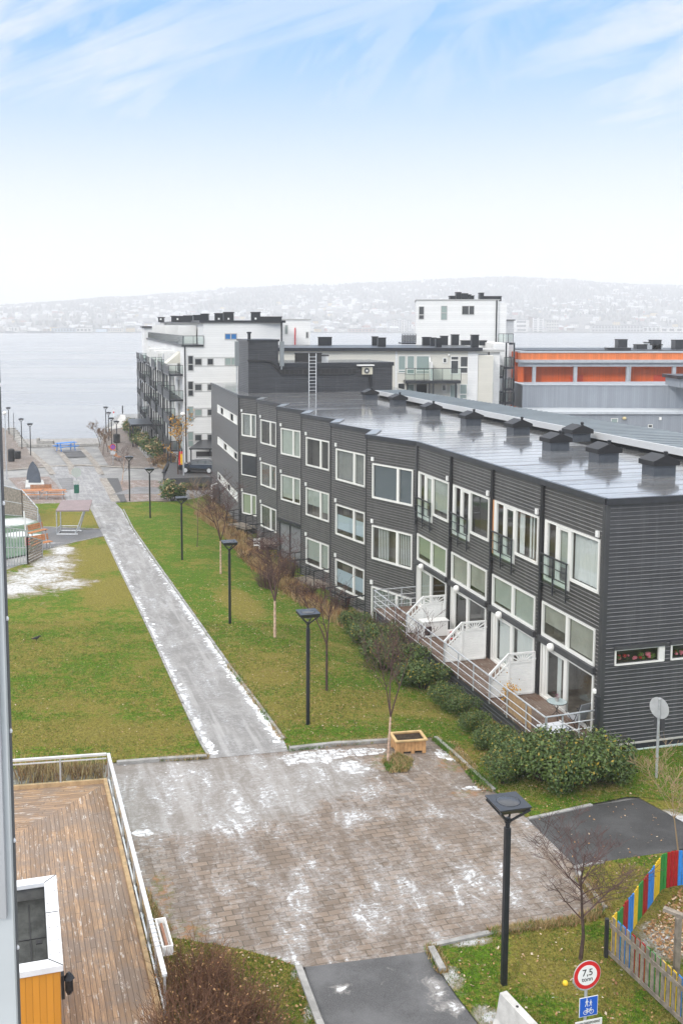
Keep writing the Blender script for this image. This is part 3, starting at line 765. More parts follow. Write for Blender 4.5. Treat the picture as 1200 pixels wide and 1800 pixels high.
while nh<300 and tries<20000:
    tries+=1
    y=2210+ (rnd.random()**1.5)*1150;x=rnd.uniform(-.31,.40)*y
    if not fx(x,y) or not free(x,y,17): continue
    if mn.noise(Vector((x*.004,y*.004,9)))<-.28: continue
    wk,me=protos[min(7,int(rnd.random()**1.4*8))]
    o=bpy.data.objects.new('house',me);COL.objects.link(o);o.location=(x,y,hillz(x,y));o.rotation_euler=(0,0,rnd.uniform(-.6,.6)+rnd.choice([0,0,1.57]))
    s=rnd.uniform(1.0,1.5);o.scale=(s,s,s)
    tag(o,'small %s gabled house on the misty hillside across the fjord'%wk,'house','%s houses on the far hillside'%wk);nh+=1
# the rest of the far town reads as one mass
mb=MB()
for _ in range(900):
    y=2900+rnd.random()**1.2*1500;x=rnd.uniform(-.31,.40)*y
    if mn.noise(Vector((x*.003,y*.003,9)))<-.05: continue
    z=hillz(x,y);L,Wd,H=rnd.uniform(10,20),rnd.uniform(8,12),rnd.uniform(5,9)
    mi=rnd.choice([0,0,1,2]);a=rnd.uniform(-.5,.5);q=MB();q.box(-L/2,L/2,-Wd/2,Wd/2,-4,H,mi)
    q.hexa([(-L/2,-Wd/2,H),(L/2,-Wd/2,H),(L/2,Wd/2,H),(-L/2,Wd/2,H),(-L/2,-.1,H+3),(L/2,-.1,H+3),(L/2,.1,H+3),(-L/2,.1,H+3)],rnd.choice([3,3,4]))
    q.xf(Matrix.Translation((x,y,z))@Matrix.Rotation(a,4,'Z'));mb.add(q)
o=obj('distant_houses',mb,[wm['white'],wm['grey'],wm['brown'],roofs[1],roofs[0]],fix=False);tag(o,'misty mass of distant houses high on the hillside','houses',kind='stuff')
# woods on the hill
mb=MB()
for _ in range(24000):
    y=2230+rnd.random()**.8*2700;x=rnd.uniform(-.31,.41)*y
    dens=mn.noise(Vector((x*.004,y*.004,2)))+ (y-3300)/1500 + (.45 if x>300 and y>2900 else .05)
    if dens<rnd.uniform(-.3,.5): continue
    z=hillz(x,y)-.5;h=rnd.uniform(7,15);r=h*rnd.uniform(.22,.42)
    n0=len(mb.v);k=5;t0=rnd.random()*6
    for zz_,rr in ((0,r*.7),(h*.35,r),(h*.75,r*.6)):
        for i in range(k): t=t0+6.283*i/k;mb.v.append((x+rr*math.cos(t)*rnd.uniform(.7,1.2),y+rr*math.sin(t),z+zz_))
    mb.v.append((x,y,z+h));mi=rnd.choice([0,0,1,2])
    for a in range(2):
        for i in range(k):
            j=(i+1)%k;mb.f.append((n0+a*k+i,n0+a*k+j,n0+(a+1)*k+j,n0+(a+1)*k+i));mb.mi.append(mi)
    for i in range(k): mb.f.append((n0+2*k+i,n0+2*k+(i+1)%k,n0+3*k));mb.mi.append(mi)
o=obj('distant_wood',mb,[P('far_tree_dark',(.028,.035,.03),.9),P('far_tree_brown',(.075,.065,.055),.9),P('far_tree_frost',(.16,.165,.16),.9)],fix=False)
tag(o,'dark mixed woods fading into mist on the far hill','wood',kind='stuff')
# large buildings on the far shore
def block(px0,px1,ytop,Y,label,col='white',rows=0,cols=0,name='apartment_block',cat='building',depth=18,roofcol=None,ybase=None,stripes=None):
    a=aty(px0,HOR,Y);b_=aty(px1,HOR,Y);zt=aty(px0,ytop,Y).z;zb=hillz((a.x+b_.x)/2,Y)-1
    if ybase: zb=aty(px0,ybase,Y).z
    t=thing(name,label,cat,((a.x+b_.x)/2,Y,zb))
    mb=MB();mb.box(a.x,b_.x,Y,Y+depth,zb-3,zt);obj('wall',mb,wm[col] if isinstance(col,str) else col,t)
    mb=MB();mb.box(a.x-.5,b_.x+.5,Y-.5,Y+depth+.5,zt,zt+1.0);obj('roof',mb,roofcol or roofs[0],t)
    if rows:
        for r in range(rows):
            for c_ in range(cols):
                x=a.x+(b_.x-a.x)*(c_+.5)/cols;w_=(b_.x-a.x)/cols*.3;z=zb+(zt-zb)*(r+.55)/rows;hh=(zt-zb)/rows*.26
                mb=MB();mb.box(x-w_,x+w_,Y-.15,Y+.15,z-hh,z+hh);obj('window',mb,winm,t)
    return t
G_=wm['grey']
for i,(a,b_,tp) in enumerate([(681,688,563),(689,696,561),(697,705,563),(706,714,561),(715,723,563)]):
    block(a,b_,tp,2230,['grey-white tower block leftmost of the row of five on the far shore','pale tower block second of five on the far shore','middle pale tower block of five on the far shore','pale tower block fourth of five on the far shore','pale tower block nearest the white tower roof on the far shore'][i],'white' if i%2 else P('far_pale%d'%i,(.55,.56,.57),.8),8,2)
block(936,955,558,2210,'tall white apartment block with dark side on the far shore','white',8,2)
block(930,936,557,2212,'narrow dark stair tower beside the tall white block across the fjord','brown')
block(902,930,562,2215,'low office block with white bands beside the tall white block','white',3,1)
block(960,982,563,2230,'pale concrete block right of the tall white block across the fjord',P('far_beige',(.48,.47,.43),.8),4,5)
block(1040,1130,572,2200,'long pale industrial hall with a row of windows on the far shore',P('far_hall',(.40,.40,.40),.8),2,16,'warehouse','warehouse')
block(1131,1160,574,2200,'pale grey warehouse beside the blue roofed hall',P('far_hall2',(.52,.53,.52),.8),1,4,'warehouse','warehouse')
block(1161,1240,576,2190,'white waterfront hall with blue base at the right of the far shore','white',1,6,'warehouse','warehouse',roofcol=roofs[1])
block(180,187,540,2500,'tall grey tower block rising alone from the misty town','grey',10,2)
block(205,216,566,2215,'white office block near the misty shore','white',5,3)
block(90,132,577,2195,'long low blue-grey warehouse on the left far shore',P('far_bluegrey',(.35,.42,.50),.8),1,8,'warehouse','warehouse')
block(134,160,576,2195,'pale quay shed right of the blue-grey warehouse','white',1,4,'warehouse','warehouse')
block(168,186,578,2190,'light blue curved shed at the far quay',P('far_lblue',(.45,.55,.65),.8),0,0,'warehouse','warehouse')
block(190,214,577,2190,'cream quay building with dark doors on the far shore',P('far_cream',(.60,.56,.48),.8),1,6,'warehouse','warehouse')
block(14,30,574,2195,'pale shed at the left end of the misty far quay','white',1,3,'warehouse','warehouse')
block(612,660,578,2195,'low reddish quay building left of the five pale tower blocks',P('far_pinkish',(.40,.28,.24),.8),1,8,'warehouse','warehouse')
# moored ship
def ship(px0,px1,Y,label):
    a=aty(px0,HOR,Y).x;b_=aty(px1,HOR,Y).x;L=b_-a
    t=thing('ship',label,'ship',((a+b_)/2,Y,-3.55))
    mb=MB();mb.hexa([(a+L*.04,Y+2,-3.8),(b_-L*.03,Y+2,-3.8),(b_-L*.03,Y+9,-3.8),(a+L*.04,Y+9,-3.8),(a,Y,1),(b_,Y,0),(b_,Y+11,0),(a,Y+11,1)]);obj('hull',mb,P('ship_hull',(.06,.07,.10),.6),t)
    mb=MB();mb.box(a+L*.12,a+L*.45,Y+2,Y+9,.5,5);mb.box(a+L*.16,a+L*.34,Y+3,Y+8,5,8);obj('deckhouse',mb,wm['white'],t)
    mb=MB();mb.tube([(a+L*.2,Y+5,8),(a+L*.2,Y+5,17)],.5,6);mb.tube([(a+L*.7,Y+5,0),(a+L*.7,Y+5,9)],.4,6);obj('mast',mb,wm['grey'],t)
ship(46,96,2120,'long low ship with white deckhouse moored at the misty far quay')
ship(8,24,2130,'small work boat with a mast moored at the left end of the far quay')
# ------------------------------------------------------------------ dark timber apartment building
ZR=8.6
C0=(10.85,34.3);C4=(6.33,51.4)
NJ=[(C0[0]+(C4[0]-C0[0])*i/4,C0[1]+(C4[1]-C0[1])*i/4) for i in range(5)]
RP=[tuple(atz(x,y,ZR)[:2]) for x,y in [(643.5,765),(655,757),(581,744),(591.5,738),(529,728),(539.5,723),(486.5,715.5),(496.7,711),(450.7,703),(460,699),(419.3,695),(371,673)]]
def frame_of(A,B):
    ux,uy=B[0]-A[0],B[1]-A[1];L=math.hypot(ux,uy);u=(ux/L,uy/L);n=(-u[1],u[0])
    # outward = towards the camera side (origin-ish)
    if (n[0]*(-A[0]-5)+n[1]*(-A[1]))<0: n=(-n[0],-n[1])
    return ((A[0],A[1]),u,n),L
bld=thing('apartment_building','long dark grey timber-clad apartment building with stepped facade and wet flat roof','building',(C0[0],C0[1],-.6))
def P3(fr,a,d,z):
    o,u,n=fr;return (o[0]+u[0]*a+n[0]*d,o[1]+u[1]*a+n[1]*d,z)
LEDGE=True
def siding(mb,fr,L,z0,z1,openings,step=.142,base=None,a0=0):
    rows=int((z1-z0)/step)
    st=(z1-z0)/rows
    for r in range(rows):
        lo=z0+r*st;hi=lo+st;mid=(lo+hi)/2
        if base and hi<base(0) and hi<base(L): continue
        cuts=sorted([(o[0],o[1]) for o in openings if o[2]<mid<o[3]])
        x=a0;iv=[]
        for a,b in cuts:
            if a>x+.01: iv.append((x,a))
            x=max(x,b)
        if x<L-.01: iv.append((x,L))
        for a,b in iv:
            # overlapping board: face leans out to its lower edge, a small bevelled ledge below
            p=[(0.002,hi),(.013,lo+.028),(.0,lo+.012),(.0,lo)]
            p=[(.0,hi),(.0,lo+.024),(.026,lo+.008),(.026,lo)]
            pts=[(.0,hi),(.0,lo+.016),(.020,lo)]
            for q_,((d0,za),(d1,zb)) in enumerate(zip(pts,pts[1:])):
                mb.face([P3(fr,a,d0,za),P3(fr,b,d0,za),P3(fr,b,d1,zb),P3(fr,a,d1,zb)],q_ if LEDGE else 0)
            mb.face([P3(fr,a,.020,lo),P3(fr,b,.020,lo),P3(fr,b,.0,lo),P3(fr,a,.0,lo)])
WN=[0]
def window(fr,a0,a1,z0,z1,par=None,style='blind',mull=(.5,),door=False,fw=.085,sens=True,blindcol='blind',frac=1.0,label=None,fm='frame',cols=None,depth=.5):
    """window part with frame; sub-parts pane, curtain, room"""
    par=par or bld
    mb=MB();o,u,n=fr
    if a0>a1:a0,a1=a1,a0
    d0,d1=-.06,.045
    mb.fbox(fr,a0,a0+fw,d0,d1,z0,z1);mb.fbox(fr,a1-fw,a1,d0,d1,z0,z1)
    mb.fbox(fr,a0+fw,a1-fw,d0,d1,z1-fw,z1);mb.fbox(fr,a0+fw,a1-fw,d0,d1+.02,z0,z0+fw)
    mx=[]
    for m_ in mull:
        c=a0+(a1-a0)*m_;w_=.085;mb.fbox(fr,c-w_,c+w_,d0,d1-.004,z0+fw,z1-fw);mx.append((c-w_,c+w_))
    if door: # extra sash frame lines
        for (x0,x1) in door: 
            mb.fbox(fr,x0,x0+.10,-.05,.02,z0+fw,z1-fw);mb.fbox(fr,x1-.10,x1,-.05,.02,z0+fw,z1-fw)
            mb.fbox(fr,x0+.1,x1-.1,-.05,.02,z0+fw,z0+fw+.12);mb.fbox(fr,x0+.1,x1-.1,-.05,.02,z1-fw-.1,z1-fw)
    w_=obj('window',mb,M[fm],par)
    if label:w_['label']=label
    g=MB();g.face([P3(fr,a0+.03,-.02,z0+.03),P3(fr,a1-.03,-.02,z0+.03),P3(fr,a1-.03,-.02,z1-.03),P3(fr,a0+.03,-.02,z1-.03)])
    obj('pane',g,M['glass'],w_,fix=False)
    # room box behind
    rm=MB();D=depth if depth else .5
    c8=lambda a,d,z:P3(fr,a,d,z)
    rm.face([c8(a0,-D,z0),c8(a1,-D,z0),c8(a1,-D,z1),c8(a0,-D,z1)]);rm.face([c8(a0,-.06,z0),c8(a0,-D,z0),c8(a0,-D,z1),c8(a0,-.06,z1)])
    rm.face([c8(a1,-.06,z0),c8(a1,-D,z0),c8(a1,-D,z1),c8(a1,-.06,z1)]);rm.face([c8(a0,-.06,z0),c8(a1,-.06,z0),c8(a1,-D,z0),c8(a0,-D,z0)]);rm.face([c8(a0,-.06,z1),c8(a1,-.06,z1),c8(a1,-D,z1),c8(a0,-D,z1)])
    obj('room',rm,M['room' if style!='dark' else 'roomd'],w_,fix=False)
    if style=='blind':
        b=MB();edges=[a0+fw]+[m for pr in mx for m in pr]+[a1-fw]
        fr_=frac if isinstance(frac,(list,tuple)) else [frac]*(len(edges)//2)
        for i in range(0,len(edges),2):
            f=fr_[i//2]
            if f<=0: continue
            zb=z1-fw-(z1-z0-2*fw)*f
            b.fbox(fr,edges[i]+.01,edges[i+1]-.01,-.10,-.09,zb,z1-fw);b.fbox(fr,edges[i]+.01,edges[i+1]-.01,-.105,-.085,zb-.02,zb)
        obj('blind',b,M[blindcol],w_)
    if style in('curtain','sheer'):
        b=MB();spans=cols or [(a0+fw,a1-fw)]
        for s0,s1 in spans:
            N=max(6,int((s1-s0)/.035));pr=None
            for i in range(N+1):
                a=s0+(s1-s0)*i/N;d=-.16+.03*math.sin(a*42+math.sin(a*9)*2)
                if pr: b.face([P3(fr,pr[0],pr[1],z0+.08),P3(fr,a,d,z0+.08),P3(fr,a,d,z1-.08),P3(fr,pr[0],pr[1],z1-.08)])
                pr=(a,d)
        obj('curtain',b,M['curtainp'],w_,fix=False)
    if style=='verticals':
        b=MB();spans=cols or [(a0+fw,a1-fw)]
        for s0,s1 in spans:
            N=int((s1-s0)/.12)
            for i in range(N):
                a=s0+(s1-s0)*(i+.5)/N
                b.face([P3(fr,a-.05,-.12,z0+.1),P3(fr,a+.045,-.15,z0+.1),P3(fr,a+.045,-.15,z1-.1),P3(fr,a-.05,-.12,z1-.1)])
        obj('vertical_blind',b,M['curtainp'],w_,fix=False)
    if style=='half':
        b=MB();b.fbox(fr,a0+fw,a1-fw,-.09,-.08,z0+.35,z0+(z1-z0)*.66);obj('blind',b,M['blindb'],w_)
    WN[0]+=1
    return w_
M['blindw']=P('warm_grey_blind',(.36,.35,.31),.8,0,.3,.12,1.5);M['ledge']=P('board_edge_light',(.17,.168,.163),.35,0,.6,.2,3);M['ledge2']=P('board_edge_light_end',(.15,.15,.155),.35,0,.6,.2,3)  # board-edge colours raised to paint in sky light caught on the bevels
M['curtainp']=P('curtain_fabric',(.60,.62,.61),.85,0,.3);M['blindb']=P('blue_grey_blind',(.42,.50,.55),.7)
# facade faces: (A,B,openings)
facemat=[]
def sens(fr,a,z):
    mb=MB();mb.fbox(fr,a-.09,a+.09,.026,.10,z,z+.22);obj('window_sensor',mb,M['white'],bld)
sid=MB();sid2=MB();trim=MB()
ZB=-3.6
# near straight bays N0..N3  (a measured from joint i towards joint i+1)
stylesTop=[dict(style='curtain'),dict(style='curtain',cols=[(.5,.8),(1.5,1.9)]),dict(style='blind',frac=[.1,0]),dict(style='blind',frac=[.9,.0])]
for i in range(4):
    fr,L=frame_of(NJ[i],NJ[i+1])
    ops=[(.30,2.30,5.16,7.12),(2.30,4.20,4.76,7.12),(.42,4.27,2.45,3.83),(.42,4.27,-.02,2.15)]
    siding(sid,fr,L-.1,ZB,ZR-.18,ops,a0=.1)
    a=(i+0)
    # upper pane and french door share a row
    if i==0: window(fr,.30,2.30,5.16,7.12,style='curtain',mull=(),label='upper window with gathered white curtains nearest the corner')
    if i==1: window(fr,.30,2.30,5.16,7.12,style='curtain',mull=(),cols=[(.9,1.05),(1.15,1.3),(1.8,2.2)])
    if i==2: window(fr,.30,2.30,5.16,7.12,style='dark',mull=())
    if i==3: window(fr,.30,2.30,5.16,7.12,style='blind',mull=(),frac=.85)
    window(fr,2.301,4.20,4.76,7.12,style='blind' if i in(0,3) else 'dark',mull=(.5,.93),frac=[.7,0,0],door=[(2.38,3.2)],blindcol='blind')
    window(fr,.42,4.27,2.45,3.83,style='blind',mull=(.5,),frac=[[.95,.62],[1,.9],[.85,1],[1,.8]][i],blindcol=['blindw','blind','blindw','blindg'][i])
    window(fr,.42,4.27,-.02,2.15,style=['curtain','curtain','dark','blind'][i],mull=(.5,.93),frac=[0,.95,0],door=[(2.42,3.88)],cols=[[(2.95,3.3)],[(2.5,3.85),(.7,2.2)],None,None][i],depth=1.6)
    sens(fr,.42,7.2);sens(fr,1.0,2.22)
    # projecting roller casing above ground floor doors
    trim.fbox(fr,.30,4.34,.026,.16,2.20,2.44)
    # globe lamp
    mb=MB();mb.lathe(P3(fr,3.15,.24,2.13),[(.02,0),(.10,.03),(.15,.12),(.16,.18),(.15,.25),(.09,.32),(.02,.34)],12);obj('globe_lamp',mb,M['bulb'],bld,smooth=True)
    # french balcony railing
    mb=MB();za=5.75
    mb.beam(P3(fr,2.25,.16,za+.02),P3(fr,4.32,.16,za+.02),.07,.05)
    for zz in (4.62,5.0,5.38): mb.beam(P3(fr,2.25,.16,zz),P3(fr,4.32,.16,zz),.03)
    for aa in (2.3,3.3,4.28): mb.beam(P3(fr,aa,.16,4.3),P3(fr,aa,.16,za),.05);mb.beam(P3(fr,aa,.0,4.45),P3(fr,aa,.18,4.45),.04);
    obj('balcony_railing',mb,M['dark'],bld)
    g=MB();g.face([P3(fr,2.3,.13,4.7),P3(fr,4.28,.13,4.7),P3(fr,4.28,.13,5.7),P3(fr,2.3,.13,5.7)]);obj('balcony_glass',g,M['railglass'],bld,fix=False)
    # joint posts
    for aa in (0,L): trim.fbox(fr,aa-.10,aa+.10,.0,.09,ZB,ZR-.16)
# orange window side light of bay 2 and the small lamp
fr,L=frame_of(NJ[1],NJ[2]);mb=MB();mb.fbox(fr,4.22,4.30,.02,.06,4.76,7.12);obj('door_edge',mb,P('orange_wood',(.6,.28,.12),.5),bld)
mb=MB();mb.lathe(P3(fr,.62,-.3,5.3),[(.08,0),(.05,.2),(.14,.3),(.07,.5)],10);obj('table_lamp',mb,P('lamp_lit',(.8,.45,.12),.5,emit=(1,.55,.15,1.5)),bld)
# stepped faces
SF=[((C4),RP[0]),(RP[1],RP[2]),(RP[3],RP[4]),(RP[5],RP[6]),(RP[7],RP[8]),(RP[9],RP[10])]
GW=[(7.12,5.18),(3.66,1.76),(.20,-1.62)]
rng=[(.30,3.56),(.78,4.18),(.87,3.93),(.83,3.62),(1.19,4.25),(.78,2.92)]
st=[[('blind',dict(blindcol='blindd')),('verticals',dict(cols=[(.6,1.4),(2.3,3.2)])),('verticals',dict(cols=[(.5,3.4)]))],
 [('verticals',dict(blindcol='blind')),('half',{}),('half',{})],
 [('dark',{}),('blind',dict(frac=[.75,.6])),('blind',dict(frac=[.95,.8]))],
 [('blind',{}),('blind',dict(frac=[.85,.9])),None],
 [('dark',{}),('verticals',{}),('verticals',{})],
 [('verticals',{}),'dark',('blind',dict(blindcol='blindg'))]]
for k,(A,B) in enumerate(SF):
    fr,L=frame_of(A,B);ops=[]
    for r,(zt,zb) in enumerate(GW):
        a0,a1=rng[k];z0=zb;z1=zt
        if k==0 and r==2: z0=-2.2
        s=st[k][r]
        if s=='dark':
            ops.append((a0,a1,z0,z1));mb=MB();mb.fbox(fr,a0,a1,-.02,.06,z0+.08,z1-.1);o=obj('roller_screen',mb,M['dark'],bld);o['label']='dark closed roller screen in a white frame'
            mb=MB();mb.fbox(fr,a0,a1,.0,.12,z1-.1,z1+.08);mb.fbox(fr,a0,a1,.0,.08,z0,z0+.08);mb.fbox(fr,a1-.08,a1,.0,.09,z0+.08,z1-.1);obj('screen_frame',mb,M['frame'],bld);continue
        if s is None:
            ops.append((a0-.1,a1+.3,-2.6,.25));mb=MB();mb.fbox(fr,a0-.1,a1+.3,-.1,-.05,-2.6,.1);obj('door_panel',mb,P('door_panel_grey',(.19,.195,.20),.5,0,.5,.15,4),bld)
            mb=MB();mb.fbox(fr,a0-.2,a1+.35,.0,.22,.1,.30);mb.fbox(fr,(a0+a1)/2+.1,(a0+a1)/2+.2,-.05,.02,-2.6,.1);mb.fbox(fr,a1+.2,a1+.3,-.05,.02,-2.6,.1);mb.fbox(fr,a0-.1,a0,-.05,.02,-2.6,.1);obj('door_canopy',mb,M['dark'],bld);continue
        ops.append((a0,a1,z0,z1))
        sty,kw=s
        mull=(.36,)
        window(fr,a0,a1,z0,z1,style=sty,mull=mull,**kw)
        sens(fr,a1-.05,z1+.12)
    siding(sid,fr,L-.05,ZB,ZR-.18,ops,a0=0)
    trim.fbox(fr,L-.06,L+.0,.0,.035,ZB,ZR-.16)
    # return face of the step
    if k<5:
        A2,B2=RP[2*k],RP[2*k+1];n_=(A2[1]-B2[1],B2[0]-A2[0]);Ln=math.hypot(*n_)
        fr2=((A2[0],A2[1]),((B2[0]-A2[0])/Ln,(B2[1]-A2[1])/Ln),(-(n_[0])/Ln,-(n_[1])/Ln))
        trim.face([(A2[0],A2[1],ZB),(B2[0],B2[1],ZB),(B2[0],B2[1],ZR-.16),(A2[0],A2[1],ZR-.16)])
# gable face at the far left with window strips
A,B=RP[10],RP[11];fr,L=frame_of(A,B);ops=[(.74,13.8,5.95,6.75),(.74,13.8,2.75,3.5),(.8,13.85,-.85,-.05),(9,13.9,-3.6,-3.1)]
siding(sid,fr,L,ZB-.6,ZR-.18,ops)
for q,(a0,a1,z0,z1) in enumerate(ops[:3]):
    mb=MB();mb.fbox(fr,a0,a1,-.05,.05,z0,z0+.08);mb.fbox(fr,a0,a1,-.05,.05,z1-.08,z1);
    for i in range(7):
        c=a0+(a1-a0)*i/6;mb.fbox(fr,max(a0,c-.07),min(a1,c+.07),-.05,.05,z0+.08,z1-.08)
    o=obj('window_strip',mb,M['frame'],bld)
    for i in range(6):
        if (i+q)%3==1: continue
        mb=MB();mb.fbox(fr,a0+(a1-a0)*i/6+.05,a0+(a1-a0)*(i+1)/6-.05,-.03,.0,z0+.06,z1-.06);obj('white_panel',mb,M['white'],o)
    g=MB();g.fbox(fr,a0,a1,-.16,-.14,z0,z1);obj('dark_glass',g,P('dark_glass%d'%q,(.03,.035,.045),.08),o)
trim.fbox(fr,-.08,.06,0,.05,ZB,ZR-.16)
# end wall facing the camera
E1=(C0[0]+math.cos(A15)*14,C0[1]+math.sin(A15)*14);frE=((C0[0],C0[1]),(math.cos(A15),math.sin(A15)),(math.sin(A15),-math.cos(A15)));LE=14
we=[onx for onx in [(.52,2.55),(2.82,5.2),(5.5,8)]]
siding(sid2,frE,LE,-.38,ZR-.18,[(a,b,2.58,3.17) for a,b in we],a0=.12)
trim.fbox(frE,-.10,.13,.0,.05,-.7,ZR-.16)
mb=MB();mb.fbox(frE,.1,LE,-.02,.04,-.42,-.36);obj('base_flashing',mb,P('pale_flashing',(.50,.49,.45),.6),bld)
mb=MB();mb.fbox(frE,.0,LE,-.1,.01,-.66,-.42);obj('plinth',mb,M['dark'],bld)
mb=MB();mb.fbox(frE,.9,4.2,.02,.07,-.9,-.62);obj('foundation_strip',mb,P('pale_green_insulation',(.52,.62,.58),.7),bld)
for i,(a,b) in enumerate(we):
    w_=window(frE,a,b,2.58,3.17,style='dark',mull=(.93,) if i==0 else (.95,),fw=.05,depth=.5,label='narrow horizontal window with flowers on its sill')
    mb=MB();rr=random.Random(i)
    for _ in range(26):
        x=a+.15+rr.random()*(b-a-.4);z=2.68+rr.random()*.16;s=rr.uniform(.02,.055);mb.fbox(frE,x-s,x+s,-.2-s,-.2+s,z-s,z+s,rr.choice([0,0,0,1,2]))
    obj('sill_flowers',mb,[M['leafg'],M['pred'],P('pink_flower%d'%i,(.6,.16,.22),.6)],w_)
    trim.fbox(frE,a-.05,b+.05,.025,.10,3.17,3.3)
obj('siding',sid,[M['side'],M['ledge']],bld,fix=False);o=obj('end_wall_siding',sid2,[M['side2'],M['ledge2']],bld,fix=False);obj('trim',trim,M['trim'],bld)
# backing so no light leaks between boards and openings
# roof
outline=[C0]+[NJ[i] for i in range(1,5)]+RP
back=[(RP[11][0]+math.cos(A15)*24,RP[11][1]+math.sin(A15)*24-2),(E1[0],E1[1])]
rp=outline+[(RP[11][0]+17,RP[11][1]+3.0)]+[(17.5,48),(E1[0],E1[1])]
rf=MB();rf.face([(p[0],p[1],ZR) for p in rp])
m,nt,b=newmat('wet_roof_membrane');p=POS(nt)
pr_=mapping(nt,p,rot=(0,0,-A15));s=nd(nt,'ShaderNodeSeparateXYZ');ln(nt,pr_,s.inputs[0])
t=mth(nt,'DIVIDE',s.outputs[1],1.05);frc=mth(nt,'ABSOLUTE',mth(nt,'SUBTRACT',mth(nt,'FRACT',t),.5))
seam=mrange(nt,frc,.46,.49)
n1=noise(nt,mapping(nt,pr_,scale=(.35,2.2,1)),.9,7,.65,.4);n2=noise(nt,mapping(nt,pr_,scale=(.15,1.6,1)),.55,5,.6)
mix_=mth(nt,'ADD',mth(nt,'MULTIPLY',n1,.5),mth(nt,'MULTIPLY',n2,.5))
ln(nt,mixc(nt,mrange(nt,mix_,.44,.56),(.17,.165,.16),(.24,.245,.25)),b.inputs['Base Color'])
ln(nt,mrange(nt,mix_,.38,.56,.32,.10),b.inputs['Roughness'])
b.inputs['IOR'].default_value=1.5;b.inputs['Coat Weight'].default_value=.75;ln(nt,mrange(nt,mix_,.36,.46,.35,1.0),b.inputs['Coat Weight']);b.inputs['Coat Roughness'].default_value=.09
h=mth(nt,'ADD',seam,mth(nt,'MULTIPLY',noise(nt,mapping(nt,pr_,scale=(.5,2.5,1)),.8,3,.5),.35))
bump(nt,b,h,.16,.02)
obj('roof',rf,m,bld,fix=False)
# seams as low ribs
mb=MB()
def inroof(x,y): return pip(x,y,rp)
cA,sA=math.cos(A15),math.sin(A15)
for k in range(0,75):
    v=30.5+k*1.05      # rotated y
    xs=[]
    P_=[(x*cA+y*sA,-x*sA+y*cA) for x,y in rp]
    for (x0,y0),(x1,y1) in zip(P_,P_[1:]+P_[:1]):
        if (y0>v)!=(y1>v): xs.append(x0+(v-y0)*(x1-x0)/(y1-y0))
    xs.sort()
    for a,b_ in zip(xs[::2],xs[1::2]):
        a+=.15
        mb.beam((a*cA-v*sA,a*sA+v*cA,ZR+.012),(b_*cA-v*sA,b_*sA+v*cA,ZR+.003),.03,.006)
obj('roof_seams',mb,M['dark'] if False else m,bld)
# parapet capping along the eaves
cap=MB()
for a,b_ in zip(outline,outline[1:]): cap.beam((a[0],a[1],ZR-.06),(b_[0],b_[1],ZR-.06),.16,.22)
cap.beam((C0[0]-.03,C0[1]-.03,ZR-.06),(E1[0],E1[1]-.03,ZR-.06),.16,.22)
for k in range(5):
    A2,B2=RP[2*k],RP[2*k+1];dx,dy=B2[0]-A2[0],B2[1]-A2[1]
    # wider sheet over the step
    nx,ny=cA*.55,sA*.55
    cap.prism([(A2[0],A2[1]),(A2[0]+nx,A2[1]+ny),(B2[0]+nx,B2[1]+ny),(B2[0],B2[1])],ZR+.02,ZR+.07,1)
obj('roof_capping',cap,[M['dark'],P('roof_sheet_grey',(.30,.32,.34),.3,.4)],bld)
# raised standing seam strip roof along the rear, with white fascia
a_,b_=atz(660,686.5,ZR+.55),atz(1200,789,ZR+.55);d_=(b_-a_).normalized();b_=b_+d_*6
rt=Vector((cA,sA,0))
wa,wb_=2.7,4.6
rs=MB()
rs.hexa([a_-Vector((0,0,.06)),b_-Vector((0,0,.06)),b_+rt*wb_-Vector((0,0,.06)),a_+rt*wa-Vector((0,0,.06)),a_,b_,b_+rt*wb_,a_+rt*wa])
M['srf']=P('grey_standing_seam',(.26,.29,.31),.4,.25,.5,.08,.8)
o=obj('raised_roof',rs,M['srf'],bld)
mb=MB();LL=(b_-a_).length;n=int(LL/.62)
for i in range(n+1):
    p=a_+d_*(i*.62);ww=wa+(wb_-wa)*i/n;mb.beam(p+Vector((0,0,.02)),p+rt*ww+Vector((0,0,.02)),.03,.05)
obj('standing_seam',mb,M['srf'],o)
mb=MB();mb.hexa([a_+Vector((-.04,0,-.32)),b_+Vector((-.04,0,-.32)),b_+Vector((-.0,0,-.32)),a_+Vector((0,0,-.32)),a_+Vector((-.10,0,.03)),b_+Vector((-.10,0,.03)),b_+Vector((-.0,0,.03)),a_+Vector((0,0,.03))]);obj('fascia',mb,P('fascia_pale',(.62,.63,.64),.4),o)
mb=MB();mb.hexa([a_+Vector((.3,0,-.55)),b_+Vector((.3,0,-.55)),b_+rt*2.4+Vector((0,0,-.55)),a_+rt*2.4+Vector((0,0,-.55)),a_+Vector((.3,0,-.1)),b_+Vector((.3,0,-.1)),b_+rt*2.4+Vector((0,0,-.1)),a_+rt*2.4+Vector((0,0,-.1))]);obj('clerestory_wall',mb,M['blackm'],o)
